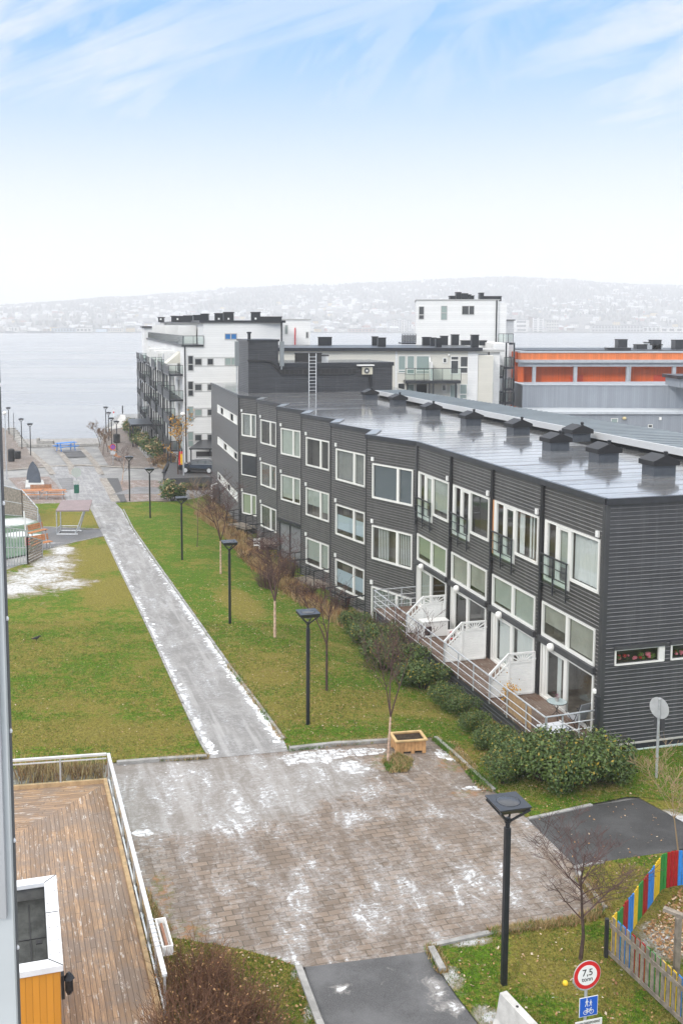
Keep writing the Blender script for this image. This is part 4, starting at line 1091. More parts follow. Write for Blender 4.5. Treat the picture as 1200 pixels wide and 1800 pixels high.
# roof ventilation hoods (repeat)
def hood(fr_pt,s,rz):
    pass
hd=thing('roof_vent','x','roof vent')
mb=MB();mb.box(-.50,.50,-.42,.42,0,.46);obj('duct',mb,P('duct_sheet',(.085,.095,.11),.35,.3,.5,.1,4),hd)
mb=MB();w2,l2=.61,.52
mb.hexa([(-w2,-l2,.42),(w2,-l2,.42),(w2,l2,.42),(-w2,l2,.42),(-w2,-l2,.62),(w2,-l2,.62),(w2,l2,.62),(-w2,l2,.62)])
mb.hexa([(-w2,-l2,.62),(w2,-l2,.62),(w2,l2,.62),(-w2,l2,.62),(-.02,-l2,.86),(.02,-l2,.86),(.02,l2,.86),(-.02,l2,.86)])
obj('hood',mb,P('hood_black',(.012,.012,.014),.5),hd)
mb=MB();mb.lathe((0,-l2+.1,.78),[(.07,0),(.07,.14),(.09,.15),(.09,.22),(.03,.24)],8);obj('flue',mb,M['black'],hd)
regkids()
hl=[(650,702),(699,712),(757,730),(827,747),(910,763),(976,791),(1014,780),(1060,811),(1157,834)]
lab=['roof vent farthest away beside the grey rooftop storey','second farthest black hooded vent on the wet roof','black hooded vent third from the far end of the wet roof','black hooded vent fourth from the far end of the roof','black hooded vent in the middle of the row beside the pale strip roof','squat black hooded vent standing out left of the row near the pale strip','black hooded vent tucked against the white fascia behind its neighbour','black hooded vent second nearest the camera on the wet roof','largest nearest black hooded vent above the corner of the roof']
for i,((x,y),l) in enumerate(zip(hl,lab)):
    q=atz(x,y,ZR)
    if i==0: o=hd;o.location=q;o['label']=l
    else: o=place(hd,q,0,1,l)
    o.rotation_euler=(0,0,A15);o['group']='black hooded vents on the dark roof'
    if i==6:o.location.z+=.15
# ------------------------------------------------------------------ penthouse storey on the dark roof
LEDGE=False
ph=thing('rooftop_storey','dark grey timber-clad rooftop plant room with a taller tower at its left end','rooftop storey',(-4,88,ZR))
pA=atz(436.7,691.5,ZR);frP=((pA.x,pA.y),(cA,sA),(sA,-cA))
def atw(px,py,fr): # a,z on vertical plane of frame
    d=ray(px,py);o,u,n=fr;t=(n[0]*o[0]+n[1]*o[1])/(n[0]*d[0]+n[1]*d[1]);x,y,z=d[0]*t,d[1]*t,HC+d[2]*t
    return ((x-o[0])*u[0]+(y-o[1])*u[1],z)
aT=atw(489,640,frP)[0];aR=atw(689.5,640,frP)[0];zT=atw(460,598,frP)[1];zL=atw(600,638,frP)[1]
core=MB();core.fbox(frP,0.02,aT,-4.5,-.02,ZR,zT-.1);core.fbox(frP,aT,aR-.02,-7,-.02,ZR,zL-.1);obj('wall_core',core,M['trim'],ph)
s=MB();siding(s,frP,aT,ZR,zT-.1,[],.16);siding(s,frP,aR,ZR,zL-.1,[],.16,a0=aT)
frPs=((pA.x,pA.y),(-sA,cA),(-cA,-sA));siding(s,frPs,4.5,ZR,zT-.1,[],.16);obj('siding',s,M['side2'],ph,fix=False)
r_=MB();r_.fbox(frP,-.1,aT+.1,-4.6,.1,zT-.1,zT+.08);obj('tower_roof',r_,M['dark'],ph)
r_=MB();r_.fbox(frP,aT+.1,aR+.12,-7.1,.12,zL-.28,zL+.05);obj('low_roof',r_,M['dark'],ph)
r_=MB();r_.fbox(frP,aT+.3,aR-.1,-6.9,-.15,zL+.05,zL+.06);obj('roof_membrane',r_,bpy.data.materials['wet_roof_membrane'],ph)
a,z=atw(672,640,frP);r_=MB();r_.fbox(frP,a-.07-1.1,a+.07-1.1,.02,.14,ZR,zL-.3);obj('downpipe',r_,M['black'],ph)
# cable tray band
z0=atw(560,655,frP)[1];mb=MB();a0=atw(492,650,frP)[0];a1=atw(625,650,frP)[0]
mb.fbox(frP,a0,a1,.03,.16,z0-.1,z0+.35)
mb.beam(P3(frP,-.1,.12,z0+1.15),P3(frP,a0-.9,.12,z0+1.1),.10);mb.beam(P3(frP,a0-.9,.12,z0+1.1),P3(frP,a0,.12,z0+.1),.14)
obj('cable_tray',mb,M['blackm'],ph)
mb=MB()
for i in range(18):
    a=a0+(a1-a0)*i/17;mb.fbox(frP,a-.015,a+.015,.16,.18,z0-.1,z0+.35)
mb.fbox(frP,a0,a1,.16,.18,z0+.33,z0+.36);mb.fbox(frP,a0,a1,.16,.18,z0-.11,z0-.08)
obj('cable_tray_grille',mb,M['trim'],ph)
# parts fixed on it
ld=thing('roof_ladder','aluminium ladder fixed to the dark rooftop storey','ladder',pA)
aL=atw(548,650,frP)[0];mb=MB()
for q in(-.33,.33): mb.beam(P3(frP,aL+q,.22,ZR),P3(frP,aL+q,.22,zL+.9),.07)
k=ZR+.2
while k<zL+.8: mb.beam(P3(frP,aL-.33,.22,k),P3(frP,aL+.33,.22,k),.045);k+=.3
mb.beam(P3(frP,aL-.33,.0,ZR+1),P3(frP,aL-.33,.22,ZR+1),.04);mb.beam(P3(frP,aL+.33,.0,zL-.4),P3(frP,aL+.33,.22,zL-.4),.04)
obj('ladder_rails',mb,M['alu'],ld)
ac=thing('heat_pump','cream outdoor heat pump unit under a small white canopy on the dark rooftop wall','heat pump',P3(frP,atw(642,650,frP)[0],.3,z0))
a,z=atw(643,651,frP);mb=MB();mb.fbox(frP,a-.46,a+.46,.15,.5,z-.33,z+.33);obj('casing',mb,P('ac_cream',(.62,.58,.46),.5),ac)
mb=MB();c=Vector(P3(frP,a-.1,.52,z));n=Vector((sA,-cA,0));
mb.tube([c-n*.02,c+n*.03],.26,18);obj('fan_grille',mb,P('ac_grille',(.10,.10,.10),.5),ac)
mb=MB();mb.tube([c+n*.03,c+n*.05],.09,12);obj('fan_hub',mb,M['white'],ac)
mb=MB();mb.fbox(frP,a-.95,a+.55,.05,.75,z+.45,z+.55);obj('canopy',mb,M['white'],ac)
mb=MB();mb.fbox(frP,a+.28,a+.4,.03,.12,z-1.3,z-.35);obj('pipe_cover',mb,M['black'],ac)
def box_on_roof(px0,px1,pyt,pyb,z,label,mat,name='rooftop_unit',dep=1.2,cat='rooftop unit',extra=None,group=None):
    a=atz(px0,pyb,z);b_=atz(px1,pyb,z);zt=aty(px0,pyt,a.y).z
    t=thing(name,label,cat,((a.x+b_.x)/2,a.y,z),group)
    mb=MB();mb.box(a.x,b_.x,a.y,a.y+dep,z-.4,zt-.08);obj('casing',mb,mat,t)
    mb=MB();mb.box(a.x-.06,b_.x+.06,a.y-.06,a.y+dep+.06,zt-.08,zt);obj('lid',mb,M['blackm'],t)
    if extra:
        mb=MB();w_=(b_.x-a.x);mb.box(a.x+w_*.45,a.x+w_*.62,a.y-.03,a.y+.02,z+.22,z+.22+w_*.2);obj('valve',mb,M['white'],t)
    return t
box_on_roof(518,565,620,635,zL+.06,'low black skylight box on the dark rooftop storey behind the ladder',M['blackm'],'skylight_box',3)
box_on_roof(552,577,624,634,zL+.06,'white ventilation cover on the dark rooftop storey right of the ladder',M['white'],'vent_cover',2.2)
ch=thing('chimney_pipe','short steel chimney pipe on the dark rooftop tower','chimney',P3(frP,.4,-1,zT));a=atw(442,590,frP)[0]
mb=MB();mb.lathe(P3(frP,a,-1,zT),[(.14,0),(.14,.6),(.22,.62),(.22,.74),(.1,.76)],10);obj('pipe',mb,M['dark'],ch)
for i,(x,l) in enumerate([(421,'tall grey antenna panel on a mast at the left side of the rooftop tower'),(493.5,'tall grey antenna panel at the right edge of the rooftop tower')]):
    a=atw(x,620,frP)[0];t=thing('antenna_panel',l,'antenna',P3(frP,a,.3,ZR+1),'rooftop antenna panels')
    d=-1.2 if i==0 else .35
    mb=MB();mb.fbox(frP,a-.18,a+.18,d-.1,d+.12,zT-2.3,zT-.1);obj('panel',mb,P('antenna_grey%d'%i,(.22,.24,.25),.5),t)
    mb=MB();mb.tube([P3(frP,a+.02,d-.2,ZR if i==0 else zT-2.6),P3(frP,a+.02,d-.2,zT-.3)],.06,8);mb.beam(P3(frP,a,d-.1,zT-.8),P3(frP,a,d-.3,zT-.8),.06);obj('mast',mb,M['steel'],t)
# ------------------------------------------------------------------ white waterside building, left
M['wcl']=lines_mat('white_cladding',(.78,.78,.77),.26,.20,'Z',.55,.04,None,.10)
M['ccl']=lines_mat('cream_cladding',(.66,.64,.57),.20,.12,'Z',.55,.03,None,.08)
M['dglass']=P('dark_window_glass',(.045,.05,.055),.06,0,.7);M['gglass']=P('greenish_window_glass',(.28,.35,.33),.12,0,.7)
M['bluegl']=P('blue_window_film',(.02,.16,.42),.25)
M['grtrim']=P('grey_window_trim',(.42,.42,.41),.5)
def swin(fr,a0,a1,z0,z1,par,mat='dglass',split=None,tr='grtrim',vsplit=None,fw=.09):
    mb=MB();mb.fbox(fr,a0-fw,a1+fw,.0,.06,z0-fw,z0);mb.fbox(fr,a0-fw,a1+fw,.0,.06,z1,z1+fw);mb.fbox(fr,a0-fw,a0,.0,.06,z0,z1);mb.fbox(fr,a1,a1+fw,.0,.06,z0,z1)
    if split: zz=z0+(z1-z0)*split;mb.fbox(fr,a0,a1,.01,.065,zz-.06,zz+.06)
    if vsplit: aa=a0+(a1-a0)*vsplit;mb.fbox(fr,aa-.06,aa+.06,.01,.066,z0,z1)
    o=obj('window',mb,M[tr],par);g=MB();g.fbox(fr,a0,a1,-.02,.02,z0,z1);obj('pane',g,M[mat],o);return o
def rail(fr,a0,a1,d,z,par,h=1.05,glass=True,mat='dark',n=None,slats=False,name='balcony_railing'):
    mb=MB();mb.beam(P3(fr,a0,d,z+h),P3(fr,a1,d,z+h),.06);n=n or max(2,int(abs(a1-a0)/1.1)+1)
    for i in range(n): a=a0+(a1-a0)*i/(n-1);mb.beam(P3(fr,a,d,z),P3(fr,a,d,z+h),.05)
    if slats:
        k=z+.1
        while k<z+h-.1: mb.beam(P3(fr,a0,d,k),P3(fr,a1,d,k),.03,.10);k+=.125
    obj(name,mb,M[mat],par)
    if glass:
        g=MB();g.face([P3(fr,a0,d-.02,z+.1),P3(fr,a1,d-.02,z+.1),P3(fr,a1,d-.02,z+h-.05),P3(fr,a0,d-.02,z+h-.05)]);obj('railing_glass',g,M['railglass'],par,fix=False)
c1=aty(324,700,117);wb=thing('apartment_building','white five-storey waterside apartment building with dark balconies down its left side','building',(c1.x,c1.y,-3))
frW=((c1.x,c1.y),(cA,sA),(sA,-cA));a12=R(12.3);frS=((c1.x,c1.y),(-math.sin(a12),math.cos(a12)),(-math.cos(a12),-math.sin(a12)))
zTer=atw(335,609,frW)[1];zTop=atw(420,567,frW)[1];aU=atw(357.5,590,frW)[0];aR1=atw(497,600,frW)[0];LW=62
mb=MB();fb=(P3(frS,0,0,0)[:2],frS[1],(-frS[2][0],-frS[2][1]));wdt_=(aR1+2)*.99;mb.fbox(fb,2.,LW,0,wdt_,-3,zTer-.001);mb.fbox(fb,3.5,LW-3,aU+.3,aR1,zTer,zTop-.001);mb.fbox(frW,0,aR1+2,-3,0,-3,zTer);mb.fbox(frW,aU,aR1,-4,-.0,zTer,zTop)
obj('wall',mb,M['wcl'],wb)
mb=MB();mb.fbox(frW,aU-.5,aR1+.3,-5,.2,zTop,zTop+.28);mb.fbox(fb,4.,LW-2.5,aU-.3,aR1+.2,zTop,zTop+.275);obj('roof',mb,M['dark'],wb)
mb=MB();mb.fbox(fb,-.1,LW,-.25,aU,zTer,zTer+.22);obj('terrace_edge',mb,M['dark'],wb)
rail(frW,-.1,aU,.1,zTer+.2,wb);
# dark downpipe at the right and corner
mb=MB();mb.fbox(frW,aR1-.25,aR1-.1,.02,.12,2,zTop);obj('downpipe',mb,M['black'],wb);mb=MB();mb.fbox(frW,.05,.18,.02,.12,-2.5,zTer);obj('downpipe',mb,M['black'],wb)
for r,y in enumerate([625.8,670.8,715.3,759.7]):
    zt=atw(335,y,frW)[1]
    A=lambda x:atw(x,y,frW)[0]
    swin(frW,A(331),A(338.7),zt-1.65,zt,wb,['dglass','dglass','gglass','gglass'][r],.42)
    swin(frW,A(343),A(353.5),zt-1.0,zt-.35,wb,['dglass','dglass','gglass','dglass'][r])
    swin(frW,A(365),A(374),zt-1.0,zt-.35,wb,'dglass')
    if r==0: swin(frW,A(396),A(416),zt-1.05,zt-.3,wb,'gglass',vsplit=.5)
    mb=MB();mb.fbox(frW,A(341),A(417),.0,.03,zt-1.22,zt-1.14);mb.fbox(frW,A(341),A(417),.0,.03,zt-.24,zt-.16);obj('belt_trim',mb,M['grtrim'],wb)
A=lambda x:atw(x,590,frW)[0]
swin(frW,A(396),A(415),atw(400,595.5,frW)[1],atw(400,587,frW)[1],wb,'bluegl',vsplit=.5)
# set-back top floor side: openings and dark canopies
frT=((P3(frW,aU-.02,0,0)[0],P3(frW,aU-.02,0,0)[1]),frS[1],frS[2])
for i in range(9):
    a=2+i*6.4;swin(frT,a,a+1.6,zTer+.25,zTop-.6,wb,'dglass' if i%2 else 'gglass',tr='frame');swin(frT,a+2.2,a+3.4,zTer+1.1,zTop-.6,wb,'dglass',tr='frame')
    if i in(1,4,6,8):
        mb=MB();mb.fbox(frT,a-1.2,a-1.0,0,2.2,zTer+.2,zTop-.3);obj('partition',mb,M['white'],wb)
rail(frS,.2,LW-1,-.05,zTer+.2,wb,n=40)
# long side with stacked balconies
lv=[zTer-3.05*k for k in range(0,5)]
fl=[atw(335,y,frW)[1]-2.15 for y in (625.8,670.8,715.3,759.7)]
segs=[(.8,9.5,1.7),(11.5,19,1.7),(20.5,29,1.9),(31,39,1.9),(41,50,2.1),(52,60,2.1)]
for k,(a0,a1,dd) in enumerate(segs):
    for r,z in enumerate(fl):
        mb=MB();mb.fbox(frS,a0,a1,.0,dd,z-.22,z);obj('balcony_floor',mb,M['dark'],wb)
        rail(frS,a0,a1,dd,z,wb,1.05,False,slats=((r+k)%2==0 or k<2),n=8)
        # end guard facing the camera: glass
        o_=P3(frS,a0,0,0);frE_=((o_[0],o_[1]),frS[2],(-frS[1][0],-frS[1][1]))
        rail(frE_,.05,dd,.02,z,wb,1.05,True,n=3)
        # doors and windows behind
        swin(frS,a0+.6,a0+2.4,z+.1,z+2.1,wb,'gglass' if (k+r)%2 else 'dglass',tr='frame',vsplit=.5);swin(frS,a0+4.2,a0+6.4,z+.1,z+2.1,wb,'dglass',tr='frame',vsplit=.5)
        if (k+r)%3==0:
            mb=MB();mb.fbox(frS,a1-.12,a1,.0,dd-.2,z,z+2.2);obj('partition',mb,M['white'],wb)
    mb=MB()
    for a in (a0+.12,(a0+a1)/2,a1-.12): mb.beam(P3(frS,a,dd-.12,-2.8),P3(frS,a,dd-.12,fl[0]+.1),.15)
    obj('balcony_post',mb,M['dark'],wb)
# awnings and white canopies on top balconies
for a,l in ((3.0,2.8),):
    mb=MB();mb.face([P3(frS,a,0.05,fl[0]+2.6),P3(frS,a+3.5,0.05,fl[0]+2.6),P3(frS,a+3.5,1.8,fl[0]+1.2),P3(frS,a,1.8,fl[0]+1.2)]);mb.face([P3(frS,a,0.05,fl[0]+2.6),P3(frS,a,1.8,fl[0]+1.2),P3(frS,a,0.05,fl[0]+1.2)]);obj('awning',mb,P('awning_cream',(.62,.60,.52),.8),wb,fix=False)
for a in (12,24):
    mb=MB();mb.fbox(frS,a,a+4,0,2.3,fl[0]+2.15,fl[0]+2.5);obj('white_canopy',mb,M['white'],wb)
    mb=MB();mb.tube([P3(frS,a+.3,2.2,fl[0]),P3(frS,a+.3,2.2,fl[0]+2.2)],.06,6);obj('canopy_post',mb,M['white'],wb)
# far end white volume
mb=MB();mb.fbox(frS,LW,LW+6,-4,.6,-3,zTop-.8);o=obj('end_volume',mb,M['wcl'],wb);mb=MB();mb.fbox(frS,LW-.3,LW+6.3,-4.3,.9,zTop-.8,zTop-.5);obj('end_roof',mb,M['dark'],wb)
# dark porch roof and entrance
mb=MB();mb.fbox(frS,26,35,1.9,5.0,.2,.5);mb.fbox(frS,26.4,26.6,4.6,4.8,-2.8,.2);mb.fbox(frS,34.2,34.4,4.6,4.8,-2.8,.2);obj('porch',mb,M['dark'],wb)
# roof units
us=[(278,287,557,567,1),(301,323,555,567,1),(323,338,554,566,0),(340,353,553,566,0),(353,366,551,565,0),(377,392,550,564,1),(393,410,548,563,1),(441,457,548,564,1),(457,495,556,564,0)]
ul=['small black roof unit at the far left of the white waterside building','wide black roof unit with three white valves on the white waterside roof','black roof unit right of the three-valve unit','black cube unit fourth from the left on the white waterside roof','taller black cube unit left of the gap on the white waterside roof','black cube unit first after the gap on the white waterside roof','black cube with white valve right beside its twin on the waterside roof','tall black roof unit beside the long low one on the white waterside roof','long low black roof unit at the right end of the white waterside roof']
for (x0,x1,yt,yb,e),l in zip(us,ul):
    Y=119+3*(440-x0)/40 if x0<440 else 119
    a=aty(x0,yb,Y).x;b_=aty(x1,yb,Y).x;zt=aty(x0,yt,Y).z
    t=thing('rooftop_unit',l,'rooftop unit',((a+b_)/2,Y,zTop+.28),'black roof units on the white building')
    mb=MB();mb.box(a,b_,Y,Y+1.3,zTop+.1,zt-.1);obj('casing',mb,M['black'],t);mb=MB();mb.box(a-.07,b_+.07,Y-.07,Y+1.37,zt-.1,zt);obj('lid',mb,M['blackm'],t)
    if e: mb=MB();c=(a+b_)/2;mb.box(c-.1,c+.12,Y-.04,Y+.01,zTop+.38,zTop+.6);obj('valve',mb,M['white'],t)
# white block behind, right of it
wb2=thing('stair_tower','small white stair tower with a red pipe behind the white waterside building','stair tower',aty(520,600,124))
a=aty(498,562,124);b_=aty(545,564,124);mb=MB();mb.box(a.x-1,b_.x,124,133,2,a.z);obj('wall',mb,M['wcl'],wb2)
mb=MB();mb.box(a.x-1.1,b_.x+.1,123.9,133.1,a.z,a.z+.12);obj('roof',mb,M['grtrim'],wb2)
frq=((0,124.),(1,0),(0,-1));mb=MB();x=aty(518.5,585,124).x;mb.box(x-.06,x+.06,123.85,123.98,aty(518,607,124).z,aty(518,576,124).z);obj('red_pipe',mb,M['red'],wb2)
swin(frq,aty(502,580,124).x,aty(504.5,580,124).x,aty(502,586,124).z,aty(502,572,124).z,wb2,'gglass');swin(frq,aty(538.5,580,124).x,aty(541,580,124).x,aty(538,593,124).z,aty(538,584,124).z,wb2,'dglass')
# ------------------------------------------------------------------ cream building in the middle
c2=aty(839,650,104);cb=thing('apartment_building','cream and white apartment building with a long balcony behind the dark roof','building',(c2.x,c2.y,-3))
frC=((c2.x,c2.y),(-1.,0.),(0.,-1.))
zC=atw(780,617,frC)[1]
aC=atw(500,630,frC)[0]
mb=MB();mb.fbox(frC,0,aC+2,-14,0,-3,zC);obj('wall',mb,M['ccl'],cb)
mb=MB();mb.fbox(frC,-.4,aC+2.4,-14.4,.45,zC,zC+.36);obj('roof',mb,M['dark'],cb)
A=lambda x,y=650:atw(x,y,frC)[0]
Zc=lambda y:atw(760,y,frC)[1]
# white corner strips
mb=MB();mb.fbox(frC,A(696)-.1,A(696)+.1,.0,.04,-3,zC);obj('corner_board',mb,M['wcl'],cb);mb=MB();mb.fbox(frC,-.02,A(823),.0,.05,-3,zC);mb.fbox(frC,A(823),A(823)+.08,.0,.05,-3,zC);obj('corner_board',mb,M['wcl'],cb)
for (x0,x1,y0,y1,mt,vs,sp) in [(700.5,711.5,626,654,'gglass',None,.12),(716,727,626,656,'gglass',None,.25),(732,753.5,626,655,'gglass',None,.12),(779,783.5,630,636.5,'dglass',None,None),(792.5,804.5,627,656,'dglass',None,.8),(809,821,627,655,'dglass',None,.35),
    (700,711,674,700,'dglass',None,None),(716,727,676,700,'gglass',None,None),(732,750,675,700,'dglass',None,None),(778,783,677,686,'dglass',None,None),(792,804,677,700,'gglass',None,None),(809,820,676,700,'gglass',None,.3)]:
    swin(frC,A(x1),A(x0),Zc(y1),Zc(y0),cb,mt,sp,'frame')
a0,a1=A(805),A(709);zf=Zc(667)
mb=MB();mb.fbox(frC,a0,a1,0.05,1.9,zf-.3,zf);obj('balcony_floor',mb,M['dark'],cb);rail(frC,a0,a1,1.85,zf,cb,1.25,True,n=7)
mb=MB()
for x in (713,751,758,797): mb.beam(P3(frC,A(x),1.6,-2),P3(frC,A(x),1.6,zf-.2),.16)
obj('balcony_post',mb,M['dark'],cb)
mb=MB();mb.face([P3(frC,A(756),.06,Zc(628)),P3(frC,A(753),.06,Zc(628)),P3(frC,A(753)-.0,1.6,zf+.1),P3(frC,A(756),1.6,zf+.1)]);mb.fbox(frC,A(756),A(753.5),.05,1.7,zf,zf+1.9);obj('partition',mb,M['white'],cb,fix=False)
mb=MB();q=P3(frC,A(788),.1,Zc(626));mb.lathe((q[0],q[1],q[2]),[(.05,0),(.13,.08),(.13,.18),(.05,.26)],8);obj('wall_lamp',mb,M['bulb'],cb)
# receding right hand side of the cream building
frD=((c2.x,c2.y),(-sA*-1,0),(0,0))
frD=((c2.x,c2.y),(.10,.995),(.995,-.10))
mb=MB();mb.fbox(frD,.1,14,.0,1.6,-3,zC-.5);obj('side_wall',mb,M['ccl'],cb)
c3=aty(858,650,108);frR=((c3.x,c3.y),(cA,sA),(sA,-cA))
sb=thing('apartment_building','white and cream balcony wing between the cream building and the fjord','building',(c3.x,c3.y,-3))
cg=aty(858,650,106);a=aty(868,650,106);mb=MB();mb.box(cg.x-3,a.x+.8,107,113,-3,aty(860,618,107).z);obj('wall',mb,M['wcl'],sb)
mb=MB();mb.box(cg.x-3.2,a.x+1.2,106.6,113.2,aty(860,618,107).z,aty(860,614,107).z);obj('roof',mb,M['grtrim'],sb)
fy=((0,107.),(1,0),(0,-1))
for (x0,x1,y0,y1) in [(860,866,627,651),(860,866,672,698)]: swin(fy,aty(x0,y0,107).x,aty(x1,y0,107).x,aty(x0,y1,107).z,aty(x0,y0,107).z,sb,'gglass',.45,'frame')
mb=MB();mb.beam((aty(857.5,640,106.9).x,106.9,-2),(aty(858.5,640,106.9).x,106.9,aty(858,617,106.9).z),.12);obj('downpipe',mb,M['black'],sb)
mb=MB();mb.box(aty(866,650,113).x,aty(893,650,113).x,113,122,-3,aty(870,603,113).z);obj('rear_wall',mb,M['wcl'],sb)
for (xa,xb,Y,ys) in [(868,885,110,[661,707]),(886,903,112,[645,683,707])]:
    for yb in ys:
        z=aty(xa,yb,Y).z;x0,x1=aty(xa,yb,Y).x,aty(xb,yb,Y).x
        fyy=((0,float(Y)),(1,0),(0,-1))
        mb=MB();mb.box(x0,x1,Y,Y+3.2,z-.22,z);obj('balcony_floor',mb,M['dark'],sb);rail(fyy,x0,x1,0,z,sb,1.1,True,n=4);rail(((x1,float(Y)),(0,1),(1,0)),0,3,0,z,sb,1.1,False,slats=True,n=3)
    mb=MB();mb.beam((x0+.1,Y+.1,-2.5),(x0+.1,Y+.1,aty(xa,602,Y).z if xa>880 else aty(xa,650,Y).z),.16);mb.beam((x1-.1,Y+.1,-2.5),(x1-.1,Y+.1,aty(xb,602,Y).z if xa>880 else aty(xb,650,Y).z),.16);obj('balcony_post',mb,M['dark'],sb)
# white tower
tw=thing('apartment_tower','tall white penthouse block rising behind the cream building with black roof units','building',aty(800,600,126))
tA=aty(875,600,127);aw=R(6);frTw=((tA.x,tA.y),(-math.cos(aw),math.sin(aw)),(-math.sin(aw),-math.cos(aw)));zt=atw(800,527.5,frTw)[1];aW=atw(731,560,frTw)[0]
mb=MB();mb.fbox(frTw,0,aW,-12,0,-3,zt);obj('wall',mb,M['wcl'],tw)
mb=MB();mb.fbox(frTw,-.15,aW+.1,-12.1,.1,zt,zt+.12);obj('roof',mb,M['grtrim'],tw)
A=lambda x,y=560:atw(x,y,frTw)[0];Zt=lambda y:atw(800,y,frTw)[1]
for (x0,x1,y0,y1,mt,sp,vs) in [(736.5,744,539,560,'dglass',.33,None),(775.5,784.5,538,561,'gglass',.5,None),(812,832,538,552,'dglass',None,.42)]: swin(frTw,A(x1),A(x0),Zt(y1),Zt(y0),tw,mt,sp,'grtrim',vs,.07)
mb=MB();mb.fbox(frTw,.2,.35,.02,.14,2,zt);obj('downpipe',mb,M['black'],tw)
x0=aty(889,560,131).x;mb=MB();mb.fbox(((tA.x,tA.y),(math.sin(aw),math.cos(aw)),(math.cos(aw),-math.sin(aw))),.3,9,0,1.0,-3,zt-.3);obj('side_wall',mb,M['wcl'],tw)
mb=MB();mb.box(aty(890,560,134).x-1.5,aty(903,560,134).x,134,142,-3,aty(890,563,134).z);obj('rear_wall',mb,M['wcl'],tw)
mb=MB();mb.box(aty(890,560,134).x-1.6,aty(905,560,134).x,133.8,142,aty(890,563,134).z,aty(890,561.5,134).z);obj('rear_roof',mb,M['dark'],tw)
z=aty(880,602,125).z;mb=MB();mb.box(aty(875,602,125).x,aty(902,602,125).x,125,128.5,z-.25,z);obj('balcony_floor',mb,M['dark'],tw);rail(((0,125.),(1,0),(0,-1)),aty(875.5,602,125).x,aty(901.5,602,125).x,0,z,tw,1.1,True,n=4)
z=aty(720,602,122).z;mb=MB();mb.box(aty(706,602,122).x,aty(731,602,122).x,122,126,z-.2,z);obj('balcony_floor',mb,M['dark'],tw);rail(((0,122.),(1,0),(0,-1)),aty(706,602,122).x,aty(731,602,122).x,0,z,tw,1.05,False,slats=True,n=6)
tu=[(790.5,800,519.5,526,1.,'small black unit leftmost on the white tower roof'),(802,810,513,526,1,'tall black unit on the white tower roof'),(811,822,515,526,1,'wide black unit with valve on the white tower roof'),(823,827.5,517,526,1,'narrow black unit on the white tower roof'),(828,833,519,526,1,'lowest black unit right of the narrow one on the tower roof'),(843,850,514,525,1,'tall black unit at the left end of the long roof box'),(850,881,520,525,1,'long low black roof box at the right edge of the white tower')]
for x0,x1,yt,yb,e,l in tu:
    Y=128;a=aty(x0,yb,Y).x;b_=aty(x1,yb,Y).x;z1=aty(x0,yt,Y).z
    t=thing('rooftop_unit',l,'rooftop unit',((a+b_)/2,Y,zt),'black roof units on the white tower')
    mb=MB();mb.box(a,b_,Y,Y+1.2,zt-.1,z1-.08);obj('casing',mb,M['black'],t);mb=MB();mb.box(a-.05,b_+.05,Y-.05,Y+1.25,z1-.08,z1);obj('lid',mb,M['blackm'],t)
cu=[(559,583,592,607),(654,664,591,607),(664,678,593,609),(743,757,592,607),(757,766,593,608),(766,776,594,610),(775,787,590,604),(794,806.5,587.5,600),(811,833,598,606),(829,841,588,611),(842,855,598,606)]
cl=['black roof unit with a valve alone at the left of the cream roof','black roof unit at the left of a pair on the cream roof','black roof unit at the right of the pair on the cream roof','large black unit first of the cluster on the cream roof','black unit second of the cluster on the cream roof','lower front black unit of the cluster on the cream roof','black unit behind the cluster on the cream roof','farthest small black unit on the cream roof near the tower wall','long low black unit on the cream roof','stacked tall black unit near the corner of the cream roof','low black unit at the right end of the cream roof']
for (x0,x1,yt,yb),l in zip(cu,cl):
    q=atz(x0,yb,zC+.36);Y=min(max(q.y,105),118);a=aty(x0,yb,Y).x;b_=aty(x1,yb,Y).x;z1=aty(x0,yt,Y).z
    t=thing('rooftop_unit',l,'rooftop unit',((a+b_)/2,Y,zC+.36),'black roof units on the cream building')
    mb=MB();mb.box(a,b_,Y,Y+1.0,zC+.3,z1-.08);obj('casing',mb,M['black'],t);mb=MB();mb.box(a-.05,b_+.05,Y-.05,Y+1.05,z1-.08,z1);obj('lid',mb,M['blackm'],t)
# ------------------------------------------------------------------ orange building and grey hall
M['orange']=lines_mat('orange_boards',(.75,.12,.012),.16,.25,'X',.55,.08,None,.1);M['orangel']=lines_mat('orange_boards_weathered',(.72,.19,.05),.30,.3,'X',.6,.12,None,.1)
M['greyb']=lines_mat('grey_vertical_boards',(.27,.295,.33),.22,.28,'X',.6,.08,None,.1);M['lgrey']=P('pale_grey_paint',(.45,.48,.51),.5,0,.5,.08,2)
ob=thing('orange_building','bright orange timber building with pale columns and a flat roof by the fjord','building',aty(1050,700,130))
Y=130.;X=lambda x,YY=Y:aty(x,650,YY).x;Zz=lambda y,YY=Y:aty(1050,y,YY).z
mb=MB();mb.box(X(910),X(910)+48,Y+1.6,Y+16,-3,Zz(619));obj('wall',mb,M['orange'],ob)
mb=MB();mb.box(X(913.5),X(913.5)+48,Y,Y+1.55,Zz(632),Zz(620));obj('upper_band',mb,M['orangel'],ob)
mb=MB();mb.box(X(910),X(920),Y,Y+1.55,-3,Zz(644));obj('corner_wall',mb,M['orange'],ob)
mb=MB();mb.box(X(913),X(913)+48,Y-.1,Y+16.2,Zz(620),Zz(617));obj('roof_edge',mb,M['lgrey'],ob)
mb=MB();mb.box(X(925),X(925)+48,Y+1.0,Y+15,Zz(617),Zz(615.5));obj('roof',mb,M['black'],ob)
mb=MB();mb.box(X(909),X(909)+48,Y-.6,Y+1.4,Zz(637),Zz(632));obj('canopy_edge',mb,M['lgrey'],ob)
